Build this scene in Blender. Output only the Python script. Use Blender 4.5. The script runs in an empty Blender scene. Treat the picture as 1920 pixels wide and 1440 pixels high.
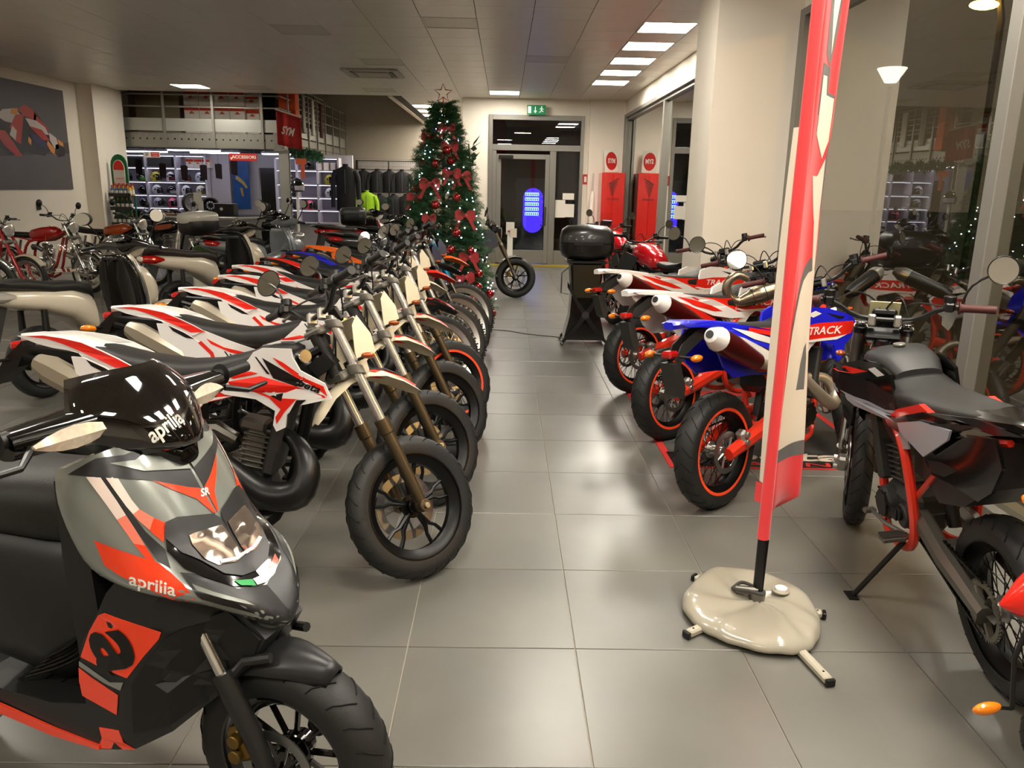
import bpy, bmesh, math, random
from mathutils import Vector, Matrix
from mathutils.geometry import tessellate_polygon
from mathutils.bvhtree import BVHTree
SC = bpy.context.scene
COL = SC.collection
rnd = random.Random(7)
R = math.radians
# ------------------------------------------------------------------ camera, world, exposure
cam = bpy.data.cameras.new('camera'); cam.sensor_width = 36; cam.lens = 1480.36/1920*36
cam.clip_start = .05; cam.clip_end = 300
camo = bpy.data.objects.new('camera', cam); COL.objects.link(camo); SC.camera = camo
yaw, pitch, roll = .0136013, .2448953, .0189297
f0 = Vector((math.sin(yaw), math.cos(yaw), 0)); r0 = Vector((math.cos(yaw), -math.sin(yaw), 0)); d0 = Vector((0, 0, -1))
cf = f0*math.cos(pitch)+d0*math.sin(pitch); cd = d0*math.cos(pitch)-f0*math.sin(pitch)
cr = r0*math.cos(roll)-cd*math.sin(roll); cd2 = cd*math.cos(roll)+r0*math.sin(roll)
mt = Matrix.Identity(4)
for i in range(3): mt[i][0] = cr[i]; mt[i][1] = -cd2[i]; mt[i][2] = -cf[i]
mt[2][3] = 1.604
camo.matrix_world = mt
w = bpy.data.worlds.new('night'); SC.world = w; w.use_nodes = True
w.node_tree.nodes['Background'].inputs[0].default_value = (.10, .07, .042, 1)
w.node_tree.nodes['Background'].inputs[1].default_value = .6
SC.view_settings.view_transform = 'Standard'; SC.view_settings.look = 'None'
SC.view_settings.gamma = 1; SC.view_settings.use_curve_mapping = False
SC.view_settings.exposure = 0.93
LIGHT_ON = 30
WARM = (1, .93, .81)
SC.cycles.use_denoising = True
SC.cycles.max_bounces = 8; SC.cycles.transparent_max_bounces = 16
SC.cycles.caustics_reflective = False; SC.cycles.caustics_refractive = False
SC.cycles.sample_clamp_indirect = 6
# ------------------------------------------------------------------ materials
_m = {}
def lin(h):
    if isinstance(h, str):
        c = [int(h[i:i+2], 16)/255 for i in (0, 2, 4)]
        return tuple(x/12.92 if x < .04045 else ((x+.055)/1.055)**2.4 for x in c)
    return tuple(h)
def mat(name, col, rough=.5, metal=0, coat=0, emit=0, noise=0, nscale=8, bump=0, bscale=60, alpha=1, trans=0, spec=.5, ior=1.45, sheen=0):
    if name in _m: return _m[name]
    m = bpy.data.materials.new(name); m.use_nodes = True; nt = m.node_tree; b = nt.nodes['Principled BSDF']
    c = lin(col)
    b.inputs['Base Color'].default_value = (*c, 1); b.inputs['Roughness'].default_value = rough
    b.inputs['Metallic'].default_value = metal; b.inputs['Coat Weight'].default_value = coat
    b.inputs['Coat Roughness'].default_value = .06
    b.inputs['Specular IOR Level'].default_value = spec; b.inputs['IOR'].default_value = ior
    b.inputs['Transmission Weight'].default_value = trans; b.inputs['Alpha'].default_value = alpha
    b.inputs['Sheen Weight'].default_value = sheen
    if emit:
        b.inputs['Emission Color'].default_value = (*c, 1); b.inputs['Emission Strength'].default_value = emit
    if noise or bump:
        tc = nt.nodes.new('ShaderNodeTexCoord'); nz = nt.nodes.new('ShaderNodeTexNoise')
        nt.links.new(tc.outputs['Object'], nz.inputs['Vector']); nz.inputs['Scale'].default_value = nscale
        nz.inputs['Detail'].default_value = 5
        if noise:
            mx = nt.nodes.new('ShaderNodeMix'); mx.data_type = 'RGBA'
            mx.inputs['A'].default_value = (*[x*(1-noise) for x in c], 1); mx.inputs['B'].default_value = (*[min(1, x*(1+noise)) for x in c], 1)
            nt.links.new(nz.outputs['Fac'], mx.inputs['Factor']); nt.links.new(mx.outputs['Result'], b.inputs['Base Color'])
        if bump:
            nb = nt.nodes.new('ShaderNodeTexNoise'); nb.inputs['Scale'].default_value = bscale; nb.inputs['Detail'].default_value = 3
            nt.links.new(tc.outputs['Object'], nb.inputs['Vector'])
            bp = nt.nodes.new('ShaderNodeBump'); bp.inputs['Strength'].default_value = bump; bp.inputs['Distance'].default_value = .004
            nt.links.new(nb.outputs['Fac'], bp.inputs['Height']); nt.links.new(bp.outputs['Normal'], b.inputs['Normal'])
    _m[name] = m; return m
def glassmat(name, tint, ior=1.6, refl=(1, 1, 1), boost=1.0, rough=0):
    if name in _m: return _m[name]
    m = bpy.data.materials.new(name); m.use_nodes = True; nt = m.node_tree; nt.nodes.remove(nt.nodes['Principled BSDF'])
    o = nt.nodes['Material Output']; t = nt.nodes.new('ShaderNodeBsdfTransparent'); g = nt.nodes.new('ShaderNodeBsdfGlossy')
    t.inputs[0].default_value = (*tint, 1); g.inputs['Color'].default_value = (*refl, 1); g.inputs['Roughness'].default_value = rough
    fr = nt.nodes.new('ShaderNodeFresnel'); fr.inputs['IOR'].default_value = ior
    mu = nt.nodes.new('ShaderNodeMath'); mu.operation = 'MULTIPLY'; mu.use_clamp = True; mu.inputs[1].default_value = boost
    mx = nt.nodes.new('ShaderNodeMixShader')
    gn = nt.nodes.new('ShaderNodeNewGeometry'); ib = nt.nodes.new('ShaderNodeMath'); ib.operation = 'SUBTRACT'; ib.inputs[0].default_value = 1; nt.links.new(gn.outputs['Backfacing'], ib.inputs[1])
    m2 = nt.nodes.new('ShaderNodeMath'); m2.operation = 'MULTIPLY'; nt.links.new(mu.outputs[0], m2.inputs[0]); nt.links.new(ib.outputs[0], m2.inputs[1])
    nt.links.new(fr.outputs[0], mu.inputs[0]); nt.links.new(m2.outputs[0], mx.inputs[0]); nt.links.new(t.outputs[0], mx.inputs[1]); nt.links.new(g.outputs[0], mx.inputs[2])
    nt.links.new(mx.outputs[0], o.inputs[0]); _m[name] = m; return m
def emis(name, col, s):
    if name in _m: return _m[name]
    m = bpy.data.materials.new(name); m.use_nodes = True; nt = m.node_tree; nt.nodes.remove(nt.nodes['Principled BSDF'])
    e = nt.nodes.new('ShaderNodeEmission'); e.inputs[0].default_value = (*lin(col), 1); e.inputs[1].default_value = s
    nt.links.new(e.outputs[0], nt.nodes['Material Output'].inputs[0]); _m[name] = m; return m
# ------------------------------------------------------------------ geometry builder
V = Vector
def rotm(rx=0, ry=0, rz=0): return (Matrix.Rotation(rz, 3, 'Z') @ Matrix.Rotation(ry, 3, 'Y') @ Matrix.Rotation(rx, 3, 'X'))
def smoothpts(pts, k=3):
    """Catmull-Rom resampling of a polyline"""
    P = [V(p) for p in pts]; out = []
    for i in range(len(P)-1):
        a = P[i-1] if i else P[i]*2-P[i+1]; b, c = P[i], P[i+1]; d = P[i+2] if i+2 < len(P) else c*2-b
        for j in range(k):
            t = j/k; out.append(.5*((2*b)+(c-a)*t+(2*a-5*b+4*c-d)*t*t+(3*b-3*c+d-a)*t**3))
    out.append(P[-1]); return out
class B:
    def __init__(s): s.v = []; s.f = []; s.m = []; s.cur = 0
    def add(s, vs, fs, m=None):
        o = len(s.v); s.v += [tuple(p) for p in vs]; s.f += [tuple(i+o for i in f) for f in fs]
        s.m += [s.cur if m is None else m]*len(fs); return s
    def box(s, c, d, rot=None, ch=0, m=None):
        x, y, z = d[0]/2, d[1]/2, d[2]/2; M = rot or Matrix.Identity(3); c = V(c)
        if ch <= 0:
            vs = [c+M@V((a*x, b*y, e*z)) for e in (-1, 1) for b in (-1, 1) for a in (-1, 1)]
            return s.add(vs, [(0, 2, 3, 1), (4, 5, 7, 6), (0, 1, 5, 4), (2, 6, 7, 3), (0, 4, 6, 2), (1, 3, 7, 5)], m)
        ch = min(ch, x*.9, y*.9, z*.9); vs = []; idx = {}
        for a in (-1, 1):
            for b in (-1, 1):
                for e in (-1, 1):
                    for k, q in enumerate(((a*x, b*(y-ch), e*(z-ch)), (a*(x-ch), b*y, e*(z-ch)), (a*(x-ch), b*(y-ch), e*z))):
                        idx[(a, b, e, k)] = len(vs); vs.append(c+M@V(q))
        fs = []; g = lambda a, b, e, k: idx[(a, b, e, k)]
        for a in (-1, 1):
            q = [g(a, -1, -1, 0), g(a, 1, -1, 0), g(a, 1, 1, 0), g(a, -1, 1, 0)]; fs.append(q if a > 0 else q[::-1])
            q = [g(-1, a, -1, 1), g(-1, a, 1, 1), g(1, a, 1, 1), g(1, a, -1, 1)]; fs.append(q if a > 0 else q[::-1])
            q = [g(-1, -1, a, 2), g(1, -1, a, 2), g(1, 1, a, 2), g(-1, 1, a, 2)]; fs.append(q if a > 0 else q[::-1])
        for a in (-1, 1):
            for b in (-1, 1):
                q = [g(a, b, -1, 0), g(a, b, -1, 1), g(a, b, 1, 1), g(a, b, 1, 0)]; fs.append(q if a*b > 0 else q[::-1])
                q = [g(a, -1, b, 0), g(a, 1, b, 0), g(a, 1, b, 2), g(a, -1, b, 2)]; fs.append(q if a*b > 0 else q[::-1])
                q = [g(-1, a, b, 1), g(-1, a, b, 2), g(1, a, b, 2), g(1, a, b, 1)]; fs.append(q if a*b > 0 else q[::-1])
        for a in (-1, 1):
            for b in (-1, 1):
                for e in (-1, 1):
                    q = [g(a, b, e, 0), g(a, b, e, 1), g(a, b, e, 2)]; fs.append(q if a*b*e > 0 else q[::-1])
        return s.add(vs, fs, m)
    def tube(s, pts, r, n=8, caps=True, closed=False, m=None, sm=0, flat=None):
        """flat: (scale) squash along a given up vector"""
        P = smoothpts(pts, sm) if sm else [V(p) for p in pts]
        k = len(P)
        if isinstance(r, (int, float)): rr = [r]*k
        elif len(r) == k: rr = list(r)
        else: rr = [r[min(len(r)-1, int(i*(len(r)-1)/(k-1)))]*(1-(i*(len(r)-1)/(k-1) % 1))+r[min(len(r)-1, int(i*(len(r)-1)/(k-1))+1)]*(i*(len(r)-1)/(k-1) % 1) for i in range(k)]
        T = []
        for i in range(k):
            a = P[i-1] if (i or closed) else P[i]; b = P[(i+1) % k] if (i < k-1 or closed) else P[i]
            t = b-a; T.append(t.normalized() if t.length > 1e-9 else V((0, 0, 1)))
        u = T[0].orthogonal().normalized()
        if abs(T[0].z) < .9: u = (V((0, 0, 1))-T[0]*T[0].z).normalized()
        vs = []; fs = []
        for i in range(k):
            u = (u-T[i]*u.dot(T[i]))
            u = u.normalized() if u.length > 1e-6 else T[i].orthogonal().normalized()
            w2 = T[i].cross(u)
            for j in range(n):
                a = 2*math.pi*j/n+math.pi/n
                vs.append(P[i]+(u*math.cos(a)*(flat or 1)+w2*math.sin(a))*rr[i])
        K = k if closed else k-1
        for i in range(K):
            i2 = (i+1) % k
            for j in range(n): j2 = (j+1) % n; fs.append((i*n+j, i*n+j2, i2*n+j2, i2*n+j))
        if caps and not closed: fs += [tuple(range(n))[::-1], tuple((k-1)*n+j for j in range(n))]
        return s.add(vs, fs, m)
    def lathe(s, prof, c, ax=(0, 1, 0), n=32, closed=False, m=None, a0=0, a1=2*math.pi):
        """prof: list of (radius, height along axis)"""
        ax = V(ax).normalized(); u = ax.orthogonal().normalized()
        if abs(ax.y) > .9: u = V((1, 0, 0))
        if abs(ax.z) > .9: u = V((1, 0, 0))
        w2 = ax.cross(u); c = V(c); vs = []; fs = []; k = len(prof); full = abs(a1-a0-2*math.pi) < 1e-6
        N = n if full else n+1
        for i in range(N):
            a = a0+(a1-a0)*i/n; d = u*math.cos(a)+w2*math.sin(a)
            for (r, h) in prof: vs.append(c+d*r+ax*h)
        for i in range(n):
            i2 = (i+1) % N
            for j in range(k if closed else k-1):
                j2 = (j+1) % k
                fs.append((i*k+j, i2*k+j, i2*k+j2, i*k+j2))
        return s.add(vs, fs, m)
    def disc(s, c, r, h, ax=(0, 1, 0), n=20, ch=0, m=None):
        ch = ch or min(r, h)*.12
        return s.lathe([(0.0001, -h/2), (r-ch, -h/2), (r, -h/2+ch), (r, h/2-ch), (r-ch, h/2), (0.0001, h/2)], c, ax, n, m=m)
    def ball(s, c, r, nu=14, nv=9, m=None, rot=None, zc=None):
        r = (r, r, r) if isinstance(r, (int, float)) else r; M = rot or Matrix.Identity(3); c = V(c); vs = []; fs = []
        for i in range(nv+1):
            t = math.pi*i/nv
            for j in range(nu):
                a = 2*math.pi*j/nu; vs.append(c+M@V((r[0]*math.sin(t)*math.cos(a), r[1]*math.sin(t)*math.sin(a), r[2]*math.cos(t))))
        for i in range(nv):
            for j in range(nu): j2 = (j+1) % nu; fs.append((i*nu+j, (i+1)*nu+j, (i+1)*nu+j2, i*nu+j2))
        return s.add(vs, fs, m)
    def loft(s, rings, caps=True, closed=True, m=None):
        n = len(rings[0]); vs = [p for r in rings for p in r]; fs = []
        for i in range(len(rings)-1):
            for j in range(n if closed else n-1): j2 = (j+1) % n; fs.append((i*n+j, i*n+j2, (i+1)*n+j2, (i+1)*n+j))
        if caps: fs += [tuple(range(n))[::-1], tuple((len(rings)-1)*n+j for j in range(n))]
        return s.add(vs, fs, m)
    def sell(s, secs, n=16, m=None, caps=True, axis='x'):
        """superellipse sections (x, zc, hw, hh, e[, yc]) along x"""
        rings = []
        for q in secs:
            x, zc, hw, hh, e = q[:5]; yc = q[5] if len(q) > 5 else 0; ring = []
            for j in range(n):
                a = 2*math.pi*(j+.5)/n; ca, sa = math.cos(a), math.sin(a)
                yy = yc+hw*math.copysign(abs(ca)**(2/e), ca); zz = zc+hh*math.copysign(abs(sa)**(2/e), sa)
                ring.append((x, yy, zz))
            rings.append(ring)
        return s.loft(rings, caps, m=m)
    def plate(s, poly, y, t=.004, m=None, sub=0, plane='xz', ch=0):
        """polygon in (x,z); y = number or function(x,z) -> outer face lateral; thickness t inward (toward y=0)"""
        P = [V((a, b)) for a, b in poly]
        fy = y if callable(y) else (lambda a, b: y)
        tris = tessellate_polygon([[V((p.x, p.y, 0)) for p in P]]); n = len(P)
        def place(a, b, off):
            v = fy(a, b); v = v-math.copysign(off, v) if off else v
            return {'xz': (a, v, b), 'xy': (a, b, v), 'yz': (v, a, b)}[plane]
        vs = [place(p.x, p.y, 0) for p in P]+[place(p.x, p.y, t) for p in P]
        if sub:
            # refine: grid the triangles by subdividing long edges
            bm = bmesh.new(); bv = [bm.verts.new((p.x, p.y, 0)) for p in P]
            for tr in tris:
                try: bm.faces.new([bv[i] for i in tr])
                except ValueError: pass
            for _ in range(6):
                ed = [e for e in bm.edges if e.calc_length() > sub]
                if not ed: break
                bmesh.ops.subdivide_edges(bm, edges=ed, cuts=1); bmesh.ops.triangulate(bm, faces=bm.faces[:])
            bm.verts.index_update(); A = [v.co.copy() for v in bm.verts]; F = [tuple(v.index for v in f.verts) for f in bm.faces]
            Bd = [tuple(v.index for v in e.verts) for e in bm.edges if len(e.link_faces) == 1]; bm.free()
            k = len(A); vs = [place(a.x, a.y, 0) for a in A]+[place(a.x, a.y, t) for a in A]
            fs = F+[tuple(i+k for i in f[::-1]) for f in F]+[(a, b, b+k, a+k) for a, b in Bd]
            return s.add(vs, fs, m)
        fs = [tuple(tr) for tr in tris]+[tuple(i+n for i in tr[::-1]) for tr in tris]+[(i, i+n, (i+1) % n+n, (i+1) % n) for i in range(n)]
        return s.add(vs, fs, m)
    def xf(s, M):
        s.v = [tuple(M @ V(p)) for p in s.v]; return s
    def mirror(s):
        n = len(s.v); F = list(s.f); mm = list(s.m)
        s.v += [(p[0], -p[1], p[2]) for p in s.v]; s.f += [tuple(i+n for i in f[::-1]) for f in F]; s.m += mm; return s
    def mesh(s, name, mats, smooth=35):
        me = bpy.data.meshes.new(name); me.from_pydata(s.v, [], s.f); me.update()
        for m in (mats if isinstance(mats, (list, tuple)) else [mats]): me.materials.append(m)
        if any(s.m): me.polygons.foreach_set('material_index', s.m)
        bm = bmesh.new(); bm.from_mesh(me); bmesh.ops.remove_doubles(bm, verts=bm.verts, dist=1e-5); bmesh.ops.recalc_face_normals(bm, faces=bm.faces)
        bm.to_mesh(me); bm.free()
        if smooth:
            me.polygons.foreach_set('use_smooth', [True]*len(me.polygons)); me.set_sharp_from_angle(angle=R(smooth))
        return me
    def obj(s, name, mats, parent=None, smooth=35, sub=0, bev=0):
        o = bpy.data.objects.new(name, s.mesh(name, mats, smooth)); COL.objects.link(o)
        if parent is not None: o.parent = parent
        if bev:
            b = o.modifiers.new('bevel', 'BEVEL'); b.width = bev; b.segments = 2; b.limit_method = 'ANGLE'
        if sub:
            m2 = o.modifiers.new('sub', 'SUBSURF'); m2.levels = sub; m2.render_levels = sub
        return o
def link(name, me, parent=None, loc=None):
    o = bpy.data.objects.new(name, me); COL.objects.link(o)
    if parent is not None: o.parent = parent
    if loc is not None: o.location = loc
    return o
def empty(name, loc=(0, 0, 0), rz=0, parent=None):
    o = bpy.data.objects.new(name, None); o.empty_display_size = .1; COL.objects.link(o); o.location = loc; o.rotation_euler = (0, 0, rz)
    if parent is not None: o.parent = parent
    return o
def tag(o, label, cat, group=None, kind=None):
    if label: o['label'] = label
    if cat: o['category'] = cat
    if group: o['group'] = group
    if kind: o['kind'] = kind
    return o
def struct(o): o['kind'] = 'structure'; return o
def stuff(o): o['kind'] = 'stuff'; return o
def textmesh(txt, size, ext=.001, font_scale=(1, 1), shear=0, bold=0, align='CENTER', spacing=1):
    """text as a B builder in the xy plane"""
    cu = bpy.data.curves.new('t', 'FONT'); cu.body = txt; cu.size = size; cu.extrude = ext; cu.shear = shear; cu.offset = bold
    cu.align_x = align; cu.align_y = 'CENTER'; cu.space_character = spacing; cu.resolution_u = 3
    o = bpy.data.objects.new('t', cu); COL.objects.link(o); bpy.context.view_layer.update()
    me = bpy.data.meshes.new_from_object(o); b = B(); b.add([v.co for v in me.vertices], [tuple(p.vertices) for p in me.polygons])
    bpy.data.objects.remove(o); bpy.data.curves.remove(cu); bpy.data.meshes.remove(me)
    b.v = [(p[0]*font_scale[0], p[1]*font_scale[1], p[2]) for p in b.v]; return b
def basis(o, ux, uy):
    """4x4 placing the xy plane at o with axes ux, uy"""
    ux = V(ux).normalized(); uy = V(uy); uy = (uy-ux*uy.dot(ux)).normalized(); uz = ux.cross(uy); M = Matrix.Identity(4)
    for i in range(3): M[i][0] = ux[i]; M[i][1] = uy[i]; M[i][2] = uz[i]; M[i][3] = o[i]
    return M
def nums(t): return [tuple(float(x) for x in q.split(',')) for q in t.split()]
# common materials
BLACK = mat('black_plastic', '0b0b0b', .38); BLACKG = mat('black_gloss', '060606', .12, coat=.6); BLKM = mat('black_metal', '101010', .35, metal=.5)
RUB = mat('rubber', '1c1c1b', .55, bump=.15, bscale=120); SEAT = mat('seat_vinyl', '1b1a18', .5, bump=.25, bscale=400)
CHR = mat('chrome', 'd8d8d8', .12, metal=1); ALU = mat('aluminium', 'b9b7b0', .32, metal=.9); DALU = mat('cast_alloy', '77746c', .42, metal=.85)
BRONZE = mat('bronze_fork', '5f533e', .38, metal=.75); STEEL = mat('steel', '8d8d8b', .3, metal=.9)
WHITEP = mat('white_plastic', 'e9e6e2', .28, coat=.3); CREAM = mat('cream_plastic', 'd8ccb0', .4)
RED = mat('bike_red', 'e52313', .3, coat=.4); ORANGE = mat('orange_lens', 'e07a10', .2, coat=.5); WALLM = mat('wall_paint', 'ece3d4', .8, noise=.03, nscale=3)
GREYF = mat('grey_frame', '7d7a73', .45, metal=.3); MATTEB = mat('matte_cover', '222222', .5); DGREY = mat('dark_grey', '2d2c2a', .5); PAPER = mat('paper', 'e6e2d6', .8)
LENS = mat('clear_lens', 'e8e4dc', .05, coat=1, metal=.55)
MIRR = mat('mirror_glass', 'cfd0cc', .03, metal=1)
# ------------------------------------------------------------------ floor
CZ = 3.36; XW = 2.45; YB = 17.02; XL = -8.14
def floormat():
    m = bpy.data.materials.new('floor_tile'); m.use_nodes = True; nt = m.node_tree; b = nt.nodes['Principled BSDF']
    geo = nt.nodes.new('ShaderNodeNewGeometry'); n1 = nt.nodes.new('ShaderNodeTexNoise'); n1.inputs['Scale'].default_value = 1.7; n1.inputs['Detail'].default_value = 6
    oi = nt.nodes.new('ShaderNodeObjectInfo'); ad = nt.nodes.new('ShaderNodeVectorMath'); ad.operation = 'ADD'
    nt.links.new(geo.outputs['Position'], ad.inputs[0]); nt.links.new(oi.outputs['Random'], ad.inputs[1]); nt.links.new(ad.outputs[0], n1.inputs['Vector'])
    cr_ = nt.nodes.new('ShaderNodeValToRGB'); cr_.color_ramp.elements[0].position = .3; cr_.color_ramp.elements[0].color = (*lin('62605a'), 1)
    cr_.color_ramp.elements[1].position = .75; cr_.color_ramp.elements[1].color = (*lin('726f68'), 1)
    nt.links.new(n1.outputs['Fac'], cr_.inputs[0]); nt.links.new(cr_.outputs[0], b.inputs['Base Color'])
    n2 = nt.nodes.new('ShaderNodeTexNoise'); n2.inputs['Scale'].default_value = 4; n2.inputs['Detail'].default_value = 4
    mr = nt.nodes.new('ShaderNodeMapRange'); mr.inputs['To Min'].default_value = .27; mr.inputs['To Max'].default_value = .33
    nt.links.new(ad.outputs[0], n2.inputs['Vector']); nt.links.new(n2.outputs['Fac'], mr.inputs['Value']); nt.links.new(mr.outputs[0], b.inputs['Roughness'])
    b.inputs['Specular IOR Level'].default_value = .85
    _m['floor_tile'] = m; return m
FT = floormat()
floor = struct(B().box((-3.9, 11, -.056), (13.4, 30, .1)).obj('floor', mat('grout', 'b3aa98', .8), smooth=0))
T = .6; tme = B().box((0, 0, -.004), (T-.0045, T-.0045, .008), ch=.0012).mesh('floor_tile', FT, 0)
cells = []
for i in range(-20, 4):
    for j in range(-9, 37):
        x = .2785+(i+.5)*T; y = 2.516+(j+.5)*T
        if x > XW+.3 or y > 24.6 or x < -11 or (x < XL-.3 and y < 17): continue
        d = abs(x)/max(y, .3) if y > .9 else 9
        cells.append((y if d < .75 else y+60, x, y))
cells.sort()
for k, (q, x, y) in enumerate(cells[:290]): link('floor_tile', tme, floor, (x, y, 0))
fb = B()
for q, x, y in cells[290:]: fb.box((x, y, -.004), (T-.0045, T-.0045, .008))
stuff(fb.obj('floor_tile_field', FT, floor, smooth=0))
# ------------------------------------------------------------------ ceiling
CM = mat('ceiling_panel', 'e2dcd2', .36, metal=.1, noise=.04, nscale=1.5)
ceil = struct(B().box((-2.8, 7.6, CZ+.06), (11, 19.2, .1)).box((-.55, 20.9, CZ+.06), (2.9+.9, 7.4, .1)).obj('ceiling', mat('ceiling_void', '3a3732', .8), smooth=0))
cme = B().box((0, 0, .006), (T-.006, T-.006, .012), ch=.002).mesh('ceiling_tile', CM, 0)
LIT = [(1.77, 9.46+1.2*k) for k in range(5)]+[(-6.19, 15.76), (.06, 15.96)]+[(-1.83, 18.96+1.2*k) for k in range(5)]
NEAR = [(1.77, 3.86-1.2*k) for k in range(4)]+[(-.03, 2.3), (-.03, -.9), (-2.43, -.9), (-4.83, .5), (-6.63, 6.8), (-2.43, 3.5), (-4.83, 5.9), (.57, 6.2)]  # last two out-of-view panels added to brighten the ceiling and column
OFFP = [(-2.13, 12.46), (.57, 11.86), (-2.73, 10.06), (-4.53, 15.76), (-2.73, 15.76), (-.63, 9.46), (-.03, 5.26), (-2.43, 6.46)]
def snap(x, y): return (.27+(math.floor((x-.27)/T)+.5)*T-.6*0, 9.16+(math.floor((y-9.16)/T)+.5)*T)
LIT = [snap(*p) for p in LIT]; NEAR = [snap(*p) for p in NEAR]; OFFP = [snap(*p) for p in OFFP]
used = {(round(a, 2), round(b, 2)) for a, b in LIT+NEAR+OFFP}
cc = []
for i in range(-15, 5):
    for j in range(-18, 27):
        x = .27+(i+.5)*T; y = 9.16+(j+.5)*T
        if x > XW or x < XL or y < -1.6 or y > 25: continue
        if y > 17.0 and x < -2.3: continue
        if (round(x, 2), round(y, 2)) in used: continue
        cc.append((0 if 6.4 < y < 17 else 1, y, x))
cc.sort()
for q, y, x in cc[:285]: link('ceiling_tile', cme, ceil, (x, y, CZ-.012))
cb = B()
for q, y, x in cc[285:]: cb.box((x, y, CZ-.006), (T-.006, T-.006, .012))
stuff(cb.obj('ceiling_tile_field', CM, ceil, smooth=0))
PANE = emis('light_panel_lit', WARM, LIGHT_ON); POFF = mat('light_panel_off', 'c9c2b4', .35)
FRW = mat('lamp_frame', 'cdc6b8', .4)
frm = B(); 
for sx in (-1, 1): frm.box((sx*.288, 0, 0), (.02, .596, .014)); frm.box((0, sx*.288, 0), (.556, .02, .014))
frme = frm.mesh('frame', FRW, 0)
pon = B().box((0, 0, .001), (.556, .556, .006)).mesh('diffuser', PANE, 0); poff = B().box((0, 0, .001), (.556, .556, .006)).mesh('diffuser', POFF, 0)
def panel(x, y, lit, label, group=None):
    e = empty('ceiling_light', (x, y, CZ-.008)); tag(e, label, 'ceiling light', group)
    link('frame', frme, e); link('diffuser', pon if lit else poff, e)
ords = ['nearest', 'second nearest', 'third', 'fourth', 'farthest']
for k, p in enumerate(LIT[:5]): panel(*p, True, f'{ords[k]} of five glowing square panels in a row beside the window wall', 'lit panels beside the window wall')
panel(*LIT[5], True, 'single glowing ceiling panel just before the mezzanine railing')
panel(*LIT[6], True, 'glowing ceiling panel above the exit door')
for k, p in enumerate(LIT[7:]): panel(*p, True, f'{ords[k]} of five glowing panels seen past the treetop', 'lit panels beyond the tree')
for p in NEAR: panel(*p, True, 'unseen glowing square ceiling panel over the front of the showroom', 'lit panels over the front of the showroom')
offl = ['dull unlit panel ahead of the ceiling air unit', 'dull unlit ceiling panel between tree and window wall lights', 'dull unlit panel at upper left, closest to the viewer',
        'dull unlit panel above the red cloth banner, by the mezzanine', 'dull unlit panel behind the ceiling air unit', 'dull unlit panel near the top middle of the ceiling', 'unlit ceiling panel overhead near the viewer', 'unlit ceiling panel overhead to the left']
for p, l in zip(OFFP, offl): panel(*p, False, l, 'unlit ceiling panels')
# ceiling air unit
ac = empty('air_unit', (-2.15, 13.6, CZ-.03)); tag(ac, 'square white ceiling air unit with slotted outlets', 'air conditioner')
WP = mat('ac_white', 'b9b3a6', .5)
b = B()
for sx in (-1, 1): b.box((sx*.4, 0, 0), (.1, .9, .03), ch=.008); b.box((0, sx*.4, 0), (.7, .1, .03), ch=.008)
b.obj('casing', WP, ac, smooth=0)
B().box((0, 0, -.012), (.52, .52, .02), ch=.004).obj('grille', WP, ac, smooth=0)
for sx in (-1, 1):
    B().box((sx*.31, 0, -.006), (.06, .5, .01)).obj('slot', BLACK, ac, smooth=0); B().box((0, sx*.31, -.006), (.5, .06, .01)).obj('slot', BLACK, ac, smooth=0)
    B().box((sx*.31, 0, -.014), (.012, .5, .012)).obj('vane', WP, ac, smooth=0)
# ------------------------------------------------------------------ walls
def wall(name, *boxes, m=WALLM):
    b = B()
    for (x0, x1, y0, y1, z0, z1) in boxes: b.box(((x0+x1)/2, (y0+y1)/2, (z0+z1)/2), (x1-x0, y1-y0, z1-z0))
    return struct(b.obj(name, m, smooth=0))
wall('wall_left', (XL-.2, XL, -4, 17.1, 0, CZ+.1))
wall('wall_left_pillar', (XL, XL+.3, 15.9, 17.1, 0, CZ))
wall('wall_back', (-.88, -.34, YB, YB+.3, 0, CZ+.1), (1.62, XW+.3, YB, YB+.3, 0, CZ+.1), (-.34, 1.62, YB, YB+.3, 3.03, CZ+.1), (1.72, XW, YB-.12, YB, 0, CZ))
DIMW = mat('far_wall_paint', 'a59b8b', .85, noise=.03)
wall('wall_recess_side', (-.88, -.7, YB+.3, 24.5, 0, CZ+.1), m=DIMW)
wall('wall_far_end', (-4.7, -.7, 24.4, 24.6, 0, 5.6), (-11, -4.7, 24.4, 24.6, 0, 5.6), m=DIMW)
wall('wall_far_left', (-11.2, -11, 17, 24.6, 0, 5.6)); wall('wall_left_return', (-11.2, XL-.2, 16.9, 17.1, 0, 5.6))
wall('ceiling_void_top', (-11.2, -.7, 17.1, 24.6, 5.6, 5.7), m=mat('void_dark', '37322b', .9))
wall('ceiling_drop', (-2.42, -2.34, 17.1, 24.4, CZ-.02, 5.6), (-11.2, -2.34, 17.1, 17.16, CZ+.02, 5.6))
wall('wall_rear', (XL-.2, XW+1.2, -4.2, -4, 0, CZ+.1))
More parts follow.
